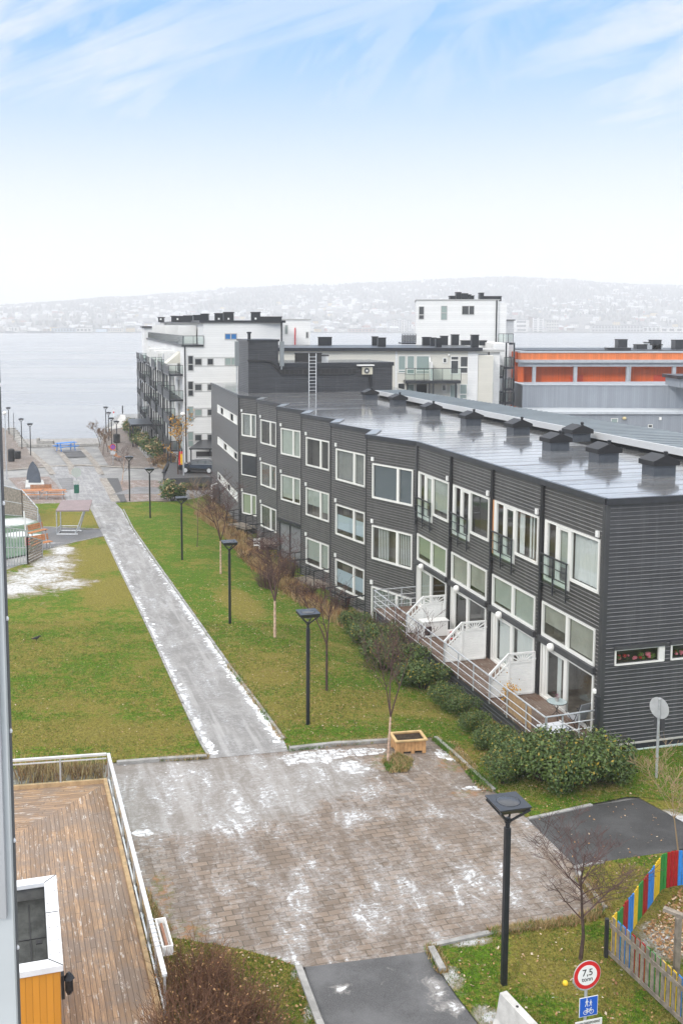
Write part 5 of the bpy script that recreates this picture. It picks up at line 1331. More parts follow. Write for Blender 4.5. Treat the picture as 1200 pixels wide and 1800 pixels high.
mb=MB();mb.box(X(911),X(911)+48,Y-.2,Y+.4,Zz(644),Zz(637));obj('beam',mb,M['lgrey'],ob)
mb=MB()
for x in (938.5,1011,1103.5,1184.5): mb.box(X(x)-.22,X(x)+.22,Y-.1,Y+.34,-3,Zz(644))
obj('column',mb,M['lgrey'],ob)
mb=MB();mb.beam((X(1106),Y-.25,Zz(680)),(X(1107),Y-.25,Zz(640)),.12);obj('downpipe',mb,M['steel'],ob)
for x0,x1 in ((1001,1023),(1147,1170.5)):
    mb=MB();mb.box(X(x0,132),X(x1,132),Y+1.5,Y+1.62,-.5,Zz(660));obj('door',mb,P('orange_red_door',(.62,.06,.015),.5),ob)
for x0,x1,yt,yb,l in [(1068,1108,611,619,'long low black box on the orange building roof'),(1086,1102,596,612,'tall black roof unit leftmost above the orange building'),(1119,1137,605,614,'wide low black unit on the orange building roof'),(1137,1141.5,601,614,'slim grey pipe unit between two boxes on the orange roof'),(1142,1164,605,614,'wide low black unit right of the slim pipe on the orange roof'),(1146,1162,597,605,'small black unit standing behind the low ones on the orange roof'),(1186,1205,597,613,'black roof unit at the right edge of the picture above the orange building')]:
    YY=136 if yb<617 else 131;a,b_=aty(x0,yb,YY).x,aty(x1,yb,YY).x;zb=Zz(616);z1=aty(x0,yt,YY).z
    t=thing('rooftop_unit',l,'rooftop unit',((a+b_)/2,YY,zb),'black roof units on the orange building');mb=MB();mb.box(a,b_,YY,YY+1.5,zb-.2,z1-.1);obj('casing',mb,M['dark'] if 'pipe' not in l else M['steel'],t);mb=MB();mb.box(a-.05,b_+.05,YY-.05,YY+1.55,z1-.1,z1);obj('lid',mb,M['blackm'],t)
gb=thing('grey_hall','low grey board-clad building in front of the orange one','building',aty(1050,720,112))
Y=112.;g=lambda x,yy,YY=Y:aty(x,yy,YY)
mb=MB();mb.prism([(g(918,680).x,Y+6),(g(918,680).x,Y),(g(998,680).x,Y-.01),(g(998,680).x+40,Y-3.0),(g(998,680).x+40,Y+10)],g(950,718).z,g(950,677).z);obj('parapet_wall',mb,M['greyb'],gb)
mb=MB();mb.prism([(g(918,680).x-.1,Y+6),(g(918,680).x-.1,Y-.1),(g(998,680).x,Y-.12),(g(998,680).x+40,Y-3.1),(g(998,680).x+40,Y-2.6),(g(998,680).x,Y+.3),(g(918,680).x+.4,Y+.4),(g(918,680).x+.4,Y+6)],g(950,677).z,g(950,675.2).z);obj('capping',mb,M['lgrey'],gb)
mb=MB();mb.box(g(950,718).x-1,g(998,718).x+40,Y-5.5,Y-2.9,-3,g(950,727,107).z);obj('lower_wall',mb,M['greyb'],gb)
mb=MB();mb.box(g(915,718).x-1,g(998,718).x+40,Y-5.7,Y-.0,g(950,727,107).z,g(950,723,107).z);obj('lower_roof',mb,M['lgrey'],gb)
mb=MB();YY=106.4;mb.lathe((g(1097,735,YY).x,YY,g(1097,738,YY).z),[(.05,0),(.22,.1),(.24,.2),(.1,.34)],10);obj('wall_lamp',mb,P('amber_globe',(.62,.52,.28),.4),gb)
frg=((0,106.5),(1,0),(0,-1))
for x0,x1,y0,y1,mt in [(1140,1146,747,751,'dglass'),(1075,1085,736,745,'gglass'),(1158,1162,733,738,'bulbw')]:
    if mt=='bulbw': mb=MB();mb.box(g(x0,y0,YY).x,g(x1,y0,YY).x,YY-.1,YY+.1,g(x0,y1,YY).z,g(x0,y0,YY).z);obj('lamp_box',mb,M['white'],gb)
    else: swin(frg,g(x0,y0,YY).x,g(x1,y0,YY).x,g(x0,y1,YY).z,g(x0,y0,YY).z,gb,mt,None,'frame',None,.06)
mb=MB();mb.box(g(1181,665,110).x,g(1181,665,110).x+10,108,112,g(1181,679,110).z,g(1181,664,110).z);obj('roof_hut',mb,M['greyb'],gb);mb=MB();mb.box(g(1181,665,110).x-.3,g(1181,665,110).x+10,107.6,112.3,g(1181,664,110).z,g(1181,658.5,110).z);obj('hut_roof',mb,M['black'],gb)
mb=MB();mb.box(g(946,718).x,g(998,718).x+40,Y+9.9,Y+30,-3,3);obj('rear_block',mb,M['greyb'],gb)
# ------------------------------------------------------------------ terrace in front of the near bays
tq0=atz(957,1306,.0);tq1=atz(659,1073,.0)
tq0=Vector((8.80,33.72,0));tq1=Vector((4.10,50.6,0))
frL,LTe=frame_of((tq0.x,tq0.y),(tq1.x,tq1.y))      # outer edge, a from near corner
ter=thing('terrace','long raised wooden terrace with galvanised railing along the ground floor doors','terrace',(tq0.x,tq0.y,-.6))
w0=(10.85-.62*cA*0,34.35);w0=(10.78,34.38);w1=(6.36,51.2)
mb=MB();mb.prism([(tq0.x,tq0.y),w0,w1,(tq1.x,tq1.y)],-.14,-.03);obj('deck_boards',mb,M['browndeck'],ter)
mb=MB();mb.prism([(tq0.x+.1,tq0.y+.06),(w0[0],w0[1]+.06),w1,(tq1.x+.1,tq1.y-.06)],-3.4,-.14);
obj('skirt_core',mb,M['trim'],ter)
LEDGE=False
s=MB()
siding(s,((tq0.x+.08,tq0.y),frL[1],frL[2]),LTe,-3.2,-.06,[],.16)
dx,dy=w0[0]-tq0.x,w0[1]-tq0.y;Lq=math.hypot(dx,dy);frF=((tq0.x,tq0.y+.05),(dx/Lq,dy/Lq),(dy/Lq,-dx/Lq));siding(s,frF,Lq,-1.4,-.06,[],.16)
obj('skirt',s,M['side2'],ter,fix=False)
def tubrail(fr,a0,a1,par,n,z0=0,tops=(.95,.62,.34,.02)):
    mb=MB();mb.tube([P3(fr,a0,.03,z0+tops[0]),P3(fr,a1,.03,z0+tops[0])],.032,8);obj('handrail',mb,M['steel'],par)
    mb=MB()
    for t in tops[1:]: mb.tube([P3(fr,a0,.05,z0+t),P3(fr,a1,.05,z0+t)],.019,6)
    obj('rail_bar',mb,M['alu'],par)
    for i in range(n):
        a=a0+(a1-a0)*i/(n-1);mb=MB();mb.beam(P3(fr,a,-.01,z0-.12),P3(fr,a,-.01,z0+tops[0]),.05);mb.beam(P3(fr,a,-.01,z0-.2),P3(fr,a,-.01,z0-.05),.11,.05);obj('rail_post',mb,M['steel'],par)
tubrail(frL,0,LTe,ter,13);tubrail(frF,0,Lq-.02,ter,4)
o2=((tq1.x,tq1.y),(dx/Lq,dy/Lq),(dy/Lq,-dx/Lq));tubrail(o2,0,2.3,ter,4,tops=(.95,.62,.34,.1))
# weathered board infill near corner and bay separators
mb=MB();
for i in range(9): mb.fbox(frL,1.2+0,3.1,-.09,-.06,.04+i*.085,.04+i*.085+.078)
o=obj('board_infill',mb,P('infill_wood',(.36,.24,.13),.7,0,.4,.2,5,.2,20),ter)
# inner shadow gap: bottom edge plate
# privacy screens: white with sunburst cut, three of them
def screen(a,label,sub=0):
    base=P3(frL,a,-.03,0);o,u,n=frL
    q=onw=(-u[1],u[0])
    # direction from outer edge towards the wall, square to the facade
    v=(cA,sA);fr=((base[0],base[1]),v,(v[1],-v[0]))
    W=1.98;t=thing('privacy_screen',label,'privacy screen',(base[0],base[1],0),'white privacy screens between terraces')
    zb,zt=.0,1.72;zl=.92;xm=.85
    def top(x): return zl+(zt-zl)*min(1,x/xm)
    fm=MB()
    fm.fbox(fr,0,.07,-.035,.035,zb,zl);fm.fbox(fr,xm-.04,xm+.05,-.035,.035,zb,zt);fm.fbox(fr,W-.08,W,-.035,.035,zb,zt);fm.fbox(fr,0,W,-.035,.035,zb,zb+.08)
    fm.beam(P3(fr,0,0,zl),P3(fr,xm,0,zt),.07,.08);fm.beam(P3(fr,xm,0,zt-.03),P3(fr,W,0,zt-.03),.07,.08)
    fm.beam(P3(fr,0.04,0,zl-.30),P3(fr,xm,0,zt-.36),.05,.05);fm.beam(P3(fr,xm,0,zt-.40),P3(fr,W,0,zt-.40),.05,.05)
    obj('screen_frame',fm,M['white'],t)
    sl=MB();k=zb+.08
    while k<zt-.42:
        xs=0 if k+.09<zl-.30 else min(xm,xm*(k+.1-(zl-.30))/(zt-.36-(zl-.30)))
        sl.hexa([P3(fr,xs+.04,-.012,k),P3(fr,W-.06,-.012,k),P3(fr,W-.06,.012,k),P3(fr,xs+.04,.012,k),P3(fr,xs+.04,-.024,k+.085),P3(fr,W-.06,-.024,k+.085),P3(fr,W-.06,-.002,k+.085),P3(fr,xs+.04,-.002,k+.085)]);k+=.098
    obj('louvres',sl,M['white'],t)
    rb=MB();cx=(xm+W)/2
    for i in range(9):
        ang=math.pi*(i+.5)/9;x=cx+.62*math.cos(ang);z=zt-.40+.62*math.sin(ang)
        if z>zt-.06: f=(.34)/(.62*math.sin(ang));x=cx+.62*math.cos(ang)*f;z=zt-.06
        rb.beam(P3(fr,cx+.06*math.cos(ang),0,zt-.40+.02),P3(fr,x,0,z),.03,.045)
    for i in range(5): x=.1+i*.16;zz=zl+(zt-zl)*x/xm;rb.beam(P3(fr,x,0,zz-.33),P3(fr,x,0,zz),.035)
    obj('sunburst_bars',rb,M['white'],t)
    return t
Lb=LTe/4
screen(Lb*1+.1,'nearest white sunburst privacy screen, beside the cafe table');screen(Lb*2+.05,'middle white sunburst privacy screen on the terrace');screen(Lb*3+.0,'farthest white sunburst privacy screen behind the white cupboard')
def onterr(px,py): return atz(px,py,-.03)
# cafe table with flowers
q=onterr(977,1262);q=Vector((9.75,35.9,-.03))
t=thing('cafe_table','small round glass-topped cafe table on the terrace by the open corner','table',q)
mb=MB();mb.lathe((q.x,q.y,q.z+.70),[(.36,0),(.37,.012),(.36,.024)],24);obj('table_top',mb,P('table_glass',(.42,.50,.50),.1,0,.7),t)
mb=MB();mb.tube([(q.x+.37*math.cos(a*.3927),q.y+.37*math.sin(a*.3927),q.z+.705) for a in range(17)],.014,6);obj('rim',mb,M['blackm'],t)
for k in range(3):
    a=k*2.094+.4;mb=MB();mb.tube([(q.x+.28*math.cos(a),q.y+.28*math.sin(a),q.z),(q.x-.02*math.cos(a),q.y-.02*math.sin(a),q.z+.38),(q.x+.22*math.cos(a),q.y+.22*math.sin(a),q.z+.7)],.013,6);obj('leg',mb,M['blackm'],t)
f=thing('flower_pot','small grey pot with pink flowers standing on the cafe table','flower pot',(q.x,q.y,q.z+.724))
mb=MB();mb.lathe((q.x,q.y,q.z+.724),[(.05,0),(.08,.10),(.085,.13),(.06,.13)],12);obj('pot',mb,M['concrete'],f)
mb=MB();r2=random.Random(2)
for _ in range(60):
    a,b_,c_=r2.gauss(0,.05),r2.gauss(0,.05),r2.gauss(.2,.05);s_=.022;mb.face([(q.x+a-s_,q.y+b_,q.z+.724+c_),(q.x+a,q.y+b_-s_,q.z+.72+c_+.02),(q.x+a+s_,q.y+b_,q.z+.724+c_),(q.x+a,q.y+b_+s_,q.z+.73+c_-.02)],r2.choice([0,0,1]))
obj('blossom',mb,[P('pink_petals',(.68,.10,.30),.6),M['leafg']],f,fix=False)
# reclining chair
def chair(loc,rz,label):
    t=thing('garden_chair',label,'chair',loc,None,rz);M_=Matrix.LocRotScale(Vector(loc),Matrix.Rotation(rz,3,'Z').to_euler(),None)
    L=lambda x,y,z:M_@Vector((x,y,z))
    mb=MB();mb.hexa([L(-.25,-.2,.42),L(.25,-.2,.42),L(.25,.25,.38),L(-.25,.25,.38),L(-.25,-.2,.44),L(.25,-.2,.44),L(.25,.25,.40),L(-.25,.25,.40)]);o=obj('seat',mb,P('grey_textile',(.30,.31,.33),.8),None)
    o.parent=t;o.matrix_parent_inverse=M_.inverted()
    mb=MB();mb.hexa([L(-.25,.24,.40),L(.25,.24,.40),L(.25,.27,.40),L(-.25,.27,.40),L(-.25,.48,1.08),L(.25,.48,1.08),L(.25,.51,1.08),L(-.25,.51,1.08)]);o=obj('backrest',mb,P('grey_textile_b',(.28,.29,.31),.8),None);o.parent=t;o.matrix_parent_inverse=M_.inverted()
    for sx in(-1,1):
        for pts in ([(sx*.28,-.25,0),(sx*.28,.2,.42),(sx*.28,.5,1.12)],[(sx*.28,.42,0),(sx*.28,.0,.45),(sx*.28,-.25,.62),(sx*.28,.30,.64)]):
            mb=MB();mb.tube([L(*p) for p in pts],.014,6);o=obj('leg',mb,M['blackm'],None);o.parent=t;o.matrix_parent_inverse=M_.inverted()
    return t
chair((10.25,35.15,-.03),R(-150),'black framed garden chair with grey textile seat beside the cafe table')
lo=thing('lounger','low dark lounger with pale grey cushion by the terrace corner rail','lounger',(9.7,34.3,-.03))
mb=MB();mb.fbox(frF,.15,1.3,-.95,-.2,.05,.22);obj('base',mb,M['blackm'],lo);mb=MB();mb.fbox(frF,.18,1.15,-.9,-.25,.22,.30);obj('cushion',mb,P('pale_cushion',(.60,.62,.66),.8),lo,bevel=.03)
pb=thing('leaning_board','pale board leaning inside the terrace end railing','board',(10.4,34.6,-.03));mb=MB();mb.beam(P3(frF,.9,-.5,.5),P3(frF,1.7,-.2,.0),.12,.03);obj('plank',mb,M['white'],pb)
pr=thing('wreath_bush','rust-orange dried plant behind the terrace railing by the nearest screen','plant',P3(frL,3.6,-.5,0))
mb=MB();r2=random.Random(5)
for _ in range(500):
    c=Vector(P3(frL,3.6+r2.gauss(0,.16),-.5+r2.gauss(0,.13),.42+r2.gauss(0,.22)));s_=.035;v1=Vector((r2.uniform(-1,1),r2.uniform(-1,1),r2.uniform(-1,1)))*s_;v2=Vector((r2.uniform(-1,1),r2.uniform(-1,1),r2.uniform(-1,1)))*s_
    mb.face([c-v1,c-v2,c+v1,c+v2])
obj('foliage',mb,M['leafo'],pr,fix=False)
mb=MB();mb.lathe(P3(frL,3.6,-.5,-.03),[(.12,0),(.17,.25),(.15,.25)],12);obj('pot',mb,M['soil'],pr)
cp=thing('cupboard','white low cupboard with a black opening on the far terrace','cupboard',P3(frL,Lb*3-.8,-.8,-.03))
v=(cA,sA);fc=(tuple(P3(frL,Lb*3-.9,-.5,0)[:2]),v,(v[1],-v[0]))
mb=MB();mb.fbox(fc,0,1.25,-.5,0,0,.72);obj('carcass',mb,M['white'],cp);mb=MB();mb.fbox(fc,.08,.42,-.01,.01,.08,.5);obj('opening',mb,M['blackm'],cp);mb=MB();mb.fbox(fc,-.04,1.3,-.55,.04,.72,.75);obj('top',mb,M['white'],cp)
bg_=thing('paper_bag','red and white printed bag standing by the terrace wall','bag',P3(frL,Lb*3-1.5,-1.75,-.03));bfc=(tuple(P3(frL,Lb*3-1.5,-1.55,0)[:2]),v,(v[1],-v[0]))
mb=MB();mb.fbox(bfc,0,.36,-.2,0,0,.42);obj('bag_body',mb,P('bag_print',(.66,.62,.60),.5,0,.4,.3,6),bg_);mb=MB();mb.fbox(bfc,0,.36,-.005,.012,.0,.07);mb.fbox(bfc,.05,.30,-.005,.010,.33,.38);obj('red_band',mb,M['red'],bg_)
mb=MB();mb.fbox(bfc,.09,.27,-.005,.014,.14,.27);obj('dark_motif',mb,M['ink'],bg_)
gp=thing('downpipe_post','dark metal post with lamp at the terrace end','post',(10.72,34.2,-.5));mb=MB();mb.fbox(frE,-.22,-.08,.02,.16,-.6,1.55);obj('post',mb,M['dark'],gp)
mb=MB();mb.lathe(P3(frE,-.3,.1,1.66),[(.03,0),(.07,.03),(.07,.14),(.03,.18)],10);obj('lamp',mb,M['bulb'],gp)
# small entry balconies on the stepped faces
def smallbal(k,a0,a1,zf,label,dep=1.5):
    fr,L=frame_of(*SF[k]);t=thing('entry_balcony',label,'balcony',P3(fr,(a0+a1)/2,dep/2,zf-.6),'dark railed entry balconies')
    mb=MB();
    n=9
    for i in range(n): mb.fbox(fr,a0,a1,.05+i*(dep-.05)/n,.05+(i+.9)*(dep-.05)/n,zf-.06,zf)
    obj('floor_boards',mb,M['woodgrey'],t)
    mb=MB();mb.fbox(fr,a0+.05,a1-.05,.05,dep-.05,zf-.9,zf-.065);obj('underframe',mb,M['blackm'],t)
    mb=MB();h=1.15
    for d0,d1,b0,b1 in ((dep,dep,a0,a1),(0.05,dep,a1,a1),(0.05,dep,a0,a0)):
        mb.beam(P3(fr,b0,d0,zf+h),P3(fr,b1,d1,zf+h),.06)
        for q in (.1,.62): mb.beam(P3(fr,b0,d0,zf+q),P3(fr,b1,d1,zf+q),.035)
        L_=max(abs(b1-b0),abs(d1-d0));m_=max(3,int(L_/.8)+1)
        for i in range(m_): f=i/(m_-1);mb.beam(P3(fr,b0+(b1-b0)*f,d0+(d1-d0)*f,zf-.5),P3(fr,b0+(b1-b0)*f,d0+(d1-d0)*f,zf+h),.045)
    obj('railing',mb,M['dark'],t)
smallbal(1,.4,2.9,-2.35,'dark railed entry balcony nearest the green shrubs')
smallbal(2,.3,3.4,-2.35,'dark railed entry balcony with pale boards below the birch tree')
smallbal(3,.6,3.6,-2.75,'dark railed balcony in front of the grey double door',1.2)
smallbal(4,.5,3.6,-2.45,'dark railed balcony with a white box beside the white chair')
smallbal(5,.3,3.1,-2.45,'farthest dark railed balcony on the stepped facade')
# white plastic chair on the bed
def boxchair(px,py,label):
    q=gr(px,py);t=thing('plastic_chair',label,'chair',q)
    mb=MB();mb.box(q.x-.25,q.x+.25,q.y-.25,q.y+.25,q.z+.42,q.z+.46);obj('seat',mb,M['white'],t,bevel=.01)
    mb=MB();mb.box(q.x-.25,q.x+.25,q.y+.22,q.y+.26,q.z+.55,q.z+.9);mb.box(q.x-.25,q.x-.2,q.y+.22,q.y+.26,q.z+.46,q.z+.56);mb.box(q.x+.2,q.x+.25,q.y+.22,q.y+.26,q.z+.46,q.z+.56);obj('backrest',mb,M['white'],t)
    for a in(-1,1):
        for b_ in(-1,1): mb=MB();mb.beam((q.x+a*.22,q.y+b_*.22,q.z),(q.x+a*.22,q.y+b_*.22,q.z+.42),.05);obj('leg',mb,M['white'],t)
boxchair(451,968,'white plastic chair standing in dry grass by the dark balconies')
# ------------------------------------------------------------------ wooden deck at lower left with glass railing
DZ=.12
dC=atz(188,1376,DZ);dN=atz(287,1796,DZ);dW=atz(25,1388,DZ)
dd=(dN-dC).normalized();dN=dN+dd*5;dw=(dW-dC).normalized();dWf=dC+dw*22
wd=thing('wooden_deck','large weathered timber deck with mitred boards and glass railing','deck',(dC.x,dC.y,0))
angS=math.atan2(dd.y,dd.x);angF=math.atan2(dw.y,dw.x)
bis=(dd+dw).normalized()
pm=dC+bis*16
z1=MB();z1.prism([(dC.x,dC.y),(pm.x,pm.y),(dWf.x+bis.x*14,dWf.y+bis.y*8),(dWf.x,dWf.y)][::-1],-.05,DZ)
z2=MB();z2.prism([(dC.x,dC.y),(dN.x,dN.y),(dN.x+dw.x*12,dN.y+dw.y*12),(pm.x,pm.y)][::-1],-.05,DZ)
obj('front_boards',z1,deck_mat('deck_boards_front',angF,.3,(.40,.255,.14)),wd);obj('side_boards',z2,deck_mat('deck_boards_side',angS,.3,(.38,.245,.14)),wd)
rn=Vector((-dd.y,dd.x,0)); 
if rn.x<0: rn=-rn
ey=MB();ey.beam(dC+Vector((0,0,.0))-rn*.06,dN-rn*.06,.11,.30);ey.beam(dC-Vector((0,0,.02)),dWf-Vector((0,0,.02)),.11,.30);obj('edge_board',ey,P('edge_wood',(.42,.29,.16),.7,0,.4,.2,5,.2,20),wd)
fr1=((dC.x,dC.y),(dd.x,dd.y),(rn.x,rn.y));L1=(dN-dC).length
fr2=((dC.x,dC.y),(dw.x,dw.y),(-dw.y if -dw.y*0+dw.x*1>0 else dw.y, -dw.x if False else abs(dw.x)))
H=.95
mb=MB();zt=DZ+H
mb.beam(dC+Vector((0,0,H))+rn*.06,dN+Vector((0,0,H))+rn*.06-dd*5.1,.10,.06);mb.beam(dC+Vector((0,0,H)),dWf+Vector((0,0,H)),.10,.06)
obj('handrail',mb,M['alu'],wd)
mb=MB();mb.beam(dC+Vector((0,0,.10))+rn*.06,dN+Vector((0,0,.10))+rn*.06-dd*5.1,.04);mb.beam(dC+Vector((0,0,.10)),dWf+Vector((0,0,.10)),.05);mb.beam(dC+Vector((0,0,H-.14)),dWf+Vector((0,0,H-.14)),.035);obj('lower_rail',mb,M['alu'],wd)
g=MB();a=dC+rn*.06;b_=dN+rn*.06-dd*5.1
g.face([a+Vector((0,0,.12)),b_+Vector((0,0,.12)),b_+Vector((0,0,H-.04)),a+Vector((0,0,H-.04))]);g.face([dC+Vector((0,0,.12)),dWf+Vector((0,0,.12)),dWf+Vector((0,0,H-.16)),dC+Vector((0,0,H-.16))]);obj('glass_panel',g,M['railglass'],wd,fix=False)
Ls=(b_-a).length;n=9
for i in range(n+1):
    p=a+dd*(Ls*i/n);mb=MB();mb.beam(p-Vector((0,0,.1)),p+Vector((0,0,H)),.05);mb.beam(p+Vector((0,0,-.02)),p+Vector((0,0,.02)),.14,.14);obj('rail_post',mb,M['steel'],wd)
for i in range(1,12):
    p=dC+dw*(1.62*i-.18 if i>0 else 0);mb=MB();mb.beam(p-Vector((0,0,.1)),p+Vector((0,0,H)),.05);obj('rail_post',mb,M['steel'],wd)
# window box hanging on the rail
p0=atz(266,1618,DZ+H);p1=atz(281,1668,DZ+H)
t0=(p0-a).dot(dd);t1=(p1-a).dot(dd)
fx1=((a.x,a.y),(dd.x,dd.y),(rn.x,rn.y))
wbx=thing('flower_box','white hanging flower box clipped on the deck handrail','flower box',P3(fx1,(t0+t1)/2,.2,DZ+H-.2))
mb=MB()
mb.fbox(fx1,t0,t1,.10,.13,DZ+H-.20,DZ+H+.02);mb.fbox(fx1,t0,t1,.31,.34,DZ+H-.20,DZ+H+.02);mb.fbox(fx1,t0,t0+.03,.13,.31,DZ+H-.20,DZ+H+.02);mb.fbox(fx1,t1-.03,t1,.13,.31,DZ+H-.20,DZ+H+.02);mb.fbox(fx1,t0+.03,t1-.03,.13,.31,DZ+H-.20,DZ+H-.16);obj('box',mb,M['white'],wbx)
mb=MB();mb.fbox(fx1,t0+.1,t1-.1,.19,.25,DZ+H-.165,DZ+H-.05);obj('brown_insert',mb,P('brown_insert',(.25,.12,.07),.7),wbx)
for i in range(7): mb=MB();q=t0+.05+(t1-t0-.1)*i/6;mb.tube([P3(fx1,q,.12,DZ+H),P3(fx1,q,.06,DZ+H+.05),P3(fx1,q,-.06,DZ+H+.04),P3(fx1,q,-.07,DZ+H-.05)],.01,5);obj('hook',mb,M['steel'],wbx)
# roof box with white capping and orange boarded walls
BZ=2.35
k0=atz(97.9,1538.3,BZ);k1=atz(110.4,1697,BZ);bd=(k1-k0).normalized();bw=Vector((-abs(bd.y),-abs(bd.x),0)).normalized()
bw=Vector((bd.y,-bd.x,0)); bw=bw if bw.x<0 else -bw
Lb_=(k1-k0).length;Wb_=4.5;cw=.26
hut=thing('stair_hut','orange boarded stair hut with white metal roof edging standing on the deck','hut',(k0.x,k0.y,DZ))
frB=((k0.x,k0.y),(bd.x,bd.y),(-bw.x,-bw.y))     # a along side towards camera, d to the right
def hb(mb,a0,a1,w0_,w1_,z0,z1,mi=0): return mb.fbox(frB,a0,a1,-w1_,-w0_,z0,z1,mi)
mb=MB();hb(mb,.05,.12,.05,Wb_-.05,DZ,BZ-.10);hb(mb,.12,Lb_-.05,.05,.12,DZ,BZ-.10);hb(mb,Lb_-.12,Lb_-.05,.12,Wb_-.05,DZ,BZ-.10)
obj('wall',mb,lines_mat('orange_hut_boards',(.60,.25,.025),.13,.35,'X',.5,.08,angF,.05),hut)
mb=MB();hb(mb,.12,.14,.12,Wb_-.1,BZ-.7,BZ-.1);hb(mb,.14,Lb_-.14,.12,.14,BZ-.7,BZ-.1);hb(mb,Lb_-.14,Lb_-.12,.12,Wb_-.1,BZ-.7,BZ-.1);obj('felt_upstand',mb,P('felt_upstand',(.12,.12,.115),.8,0,.3,.4,2),hut)
# mitred capping
mb=MB()
def Q(a_,w_,z): return P3(frB,a_,-w_,z)
def capq(c): mb.hexa([Q(*p,BZ-.14) for p in c]+[Q(*p,BZ) for p in c])
g_=.006
mb.face([Q(g_,0,BZ),Q(Lb_-g_,0,BZ),Q(Lb_-cw-g_,cw,BZ),Q(cw+g_,cw,BZ)]);mb.face([Q(0,0,BZ),Q(cw,cw,BZ),Q(cw,Wb_-cw,BZ),Q(0,Wb_,BZ)]);mb.face([Q(Lb_,0,BZ),Q(Lb_-cw,cw,BZ),Q(Lb_-cw,Wb_,BZ),Q(Lb_,Wb_,BZ)])
hb(mb,-.005,0,0,Wb_,BZ-.12,BZ);hb(mb,Lb_,Lb_+.01,0,Wb_,BZ-.12,BZ);hb(mb,0,Lb_,-.01,0,BZ-.12,BZ)
mb.face([Q(cw,cw,BZ),Q(Lb_-cw,cw,BZ),Q(Lb_-cw,cw,BZ-.35),Q(cw,cw,BZ-.35)]);mb.face([Q(cw,cw,BZ),Q(cw,Wb_,BZ),Q(cw,Wb_,BZ-.09),Q(cw,cw,BZ-.09)])
obj('white_capping',mb,M['whitemetal'],hut,fix=False)
mb=MB();hb(mb,0,.01,0,.01,BZ,BZ+.001)
sm=MB()
for (a_,w_,b2,w2_) in ((0,0,cw,cw),(Lb_,0,Lb_-cw,cw),(Lb_*.44,0,Lb_*.44,cw)):
    sm.beam(Q(a_,w_,BZ+.004),Q(b2,w2_,BZ+.004),.015,.01)
for i in range(14): 
    a_=.2+i*.45
    if a_<Lb_: sm.lathe(Q(a_,.05,BZ),[(.012,0),(.01,.008)],6);sm.lathe(Q(a_,cw-.05,BZ),[(.012,0),(.01,.008)],6)
obj('capping_seam',sm,M['dark'],hut)
mb=MB();hb(mb,cw-.1,Lb_-cw+.1,cw-.1,Wb_-.2,BZ-.7,BZ-.42);obj('roof_felt',mb,P('roof_felt',(.055,.058,.055),.9,0,.3,.35,3,.5,60),hut)
mb=MB();mb.beam(Q(cw+.1,cw+.35,BZ-.41),Q(Lb_-cw,cw+.3,BZ-.41),.02,.012);mb.beam(Q(Lb_*.5,cw,BZ-.41),Q(Lb_*.5,2,BZ-.41),.02,.012);hb(mb,Lb_*.52,Lb_*.56,cw+.1,cw+.22,BZ-.42,BZ-.40);obj('felt_seam',mb,M['blackm'],hut)
lp=thing('wall_lantern','black wall lantern on the right side of the orange hut','wall lamp',Q(Lb_-.35,-.1,1.7))
mb=MB();hb(mb,Lb_-.42,Lb_-.26,-.03,.03,1.45,1.95);obj('back_plate',mb,M['black'],lp);mb=MB();c=Vector(Q(Lb_-.34,-.12,1.5));mb.lathe(c,[(.05,0),(.08,.06),(.08,.30),(.12,.33),(.03,.45)],6);obj('lantern',mb,M['black'],lp)
# facade edge of the photographer's building at the left margin
we_=thing('facade_edge','pale grey metal facade edge with dark gasket at the left margin','facade edge',(-1.6,3.0,4))
xe=(18-XC)/F*3.0+.012
xe=aty(18,1200,3.0).x
mb=MB();mb.box(xe-2.2,xe-.0015,2.955,2.975,3,17);obj('panel',mb,P('facade_panel_grey',(.50,.53,.54),.4,.2,.5,.06,1.5),we_)
mb=MB();mb.box(xe-2.2,xe,2.975,3.0,3,17);obj('gasket',mb,P('gasket_dark',(.075,.08,.09),.5),we_)
mb=MB();xa=aty(13,1615,2.95).x;mb.box(xa-1.5,xa,2.938,2.954,aty(13,1612,2.95).z,17);obj('inset_panel',mb,P('facade_inset',(.40,.41,.42),.45,.1,.5,.08,2),we_)
mb=MB()
for z in [HC-.9-i*.36 for i in range(-2,12)]: mb.lathe((xe,2.985,z),[(.006,-.006),(.007,0),(.004,.006)],6)
obj('screw_head',mb,M['alu'],we_)
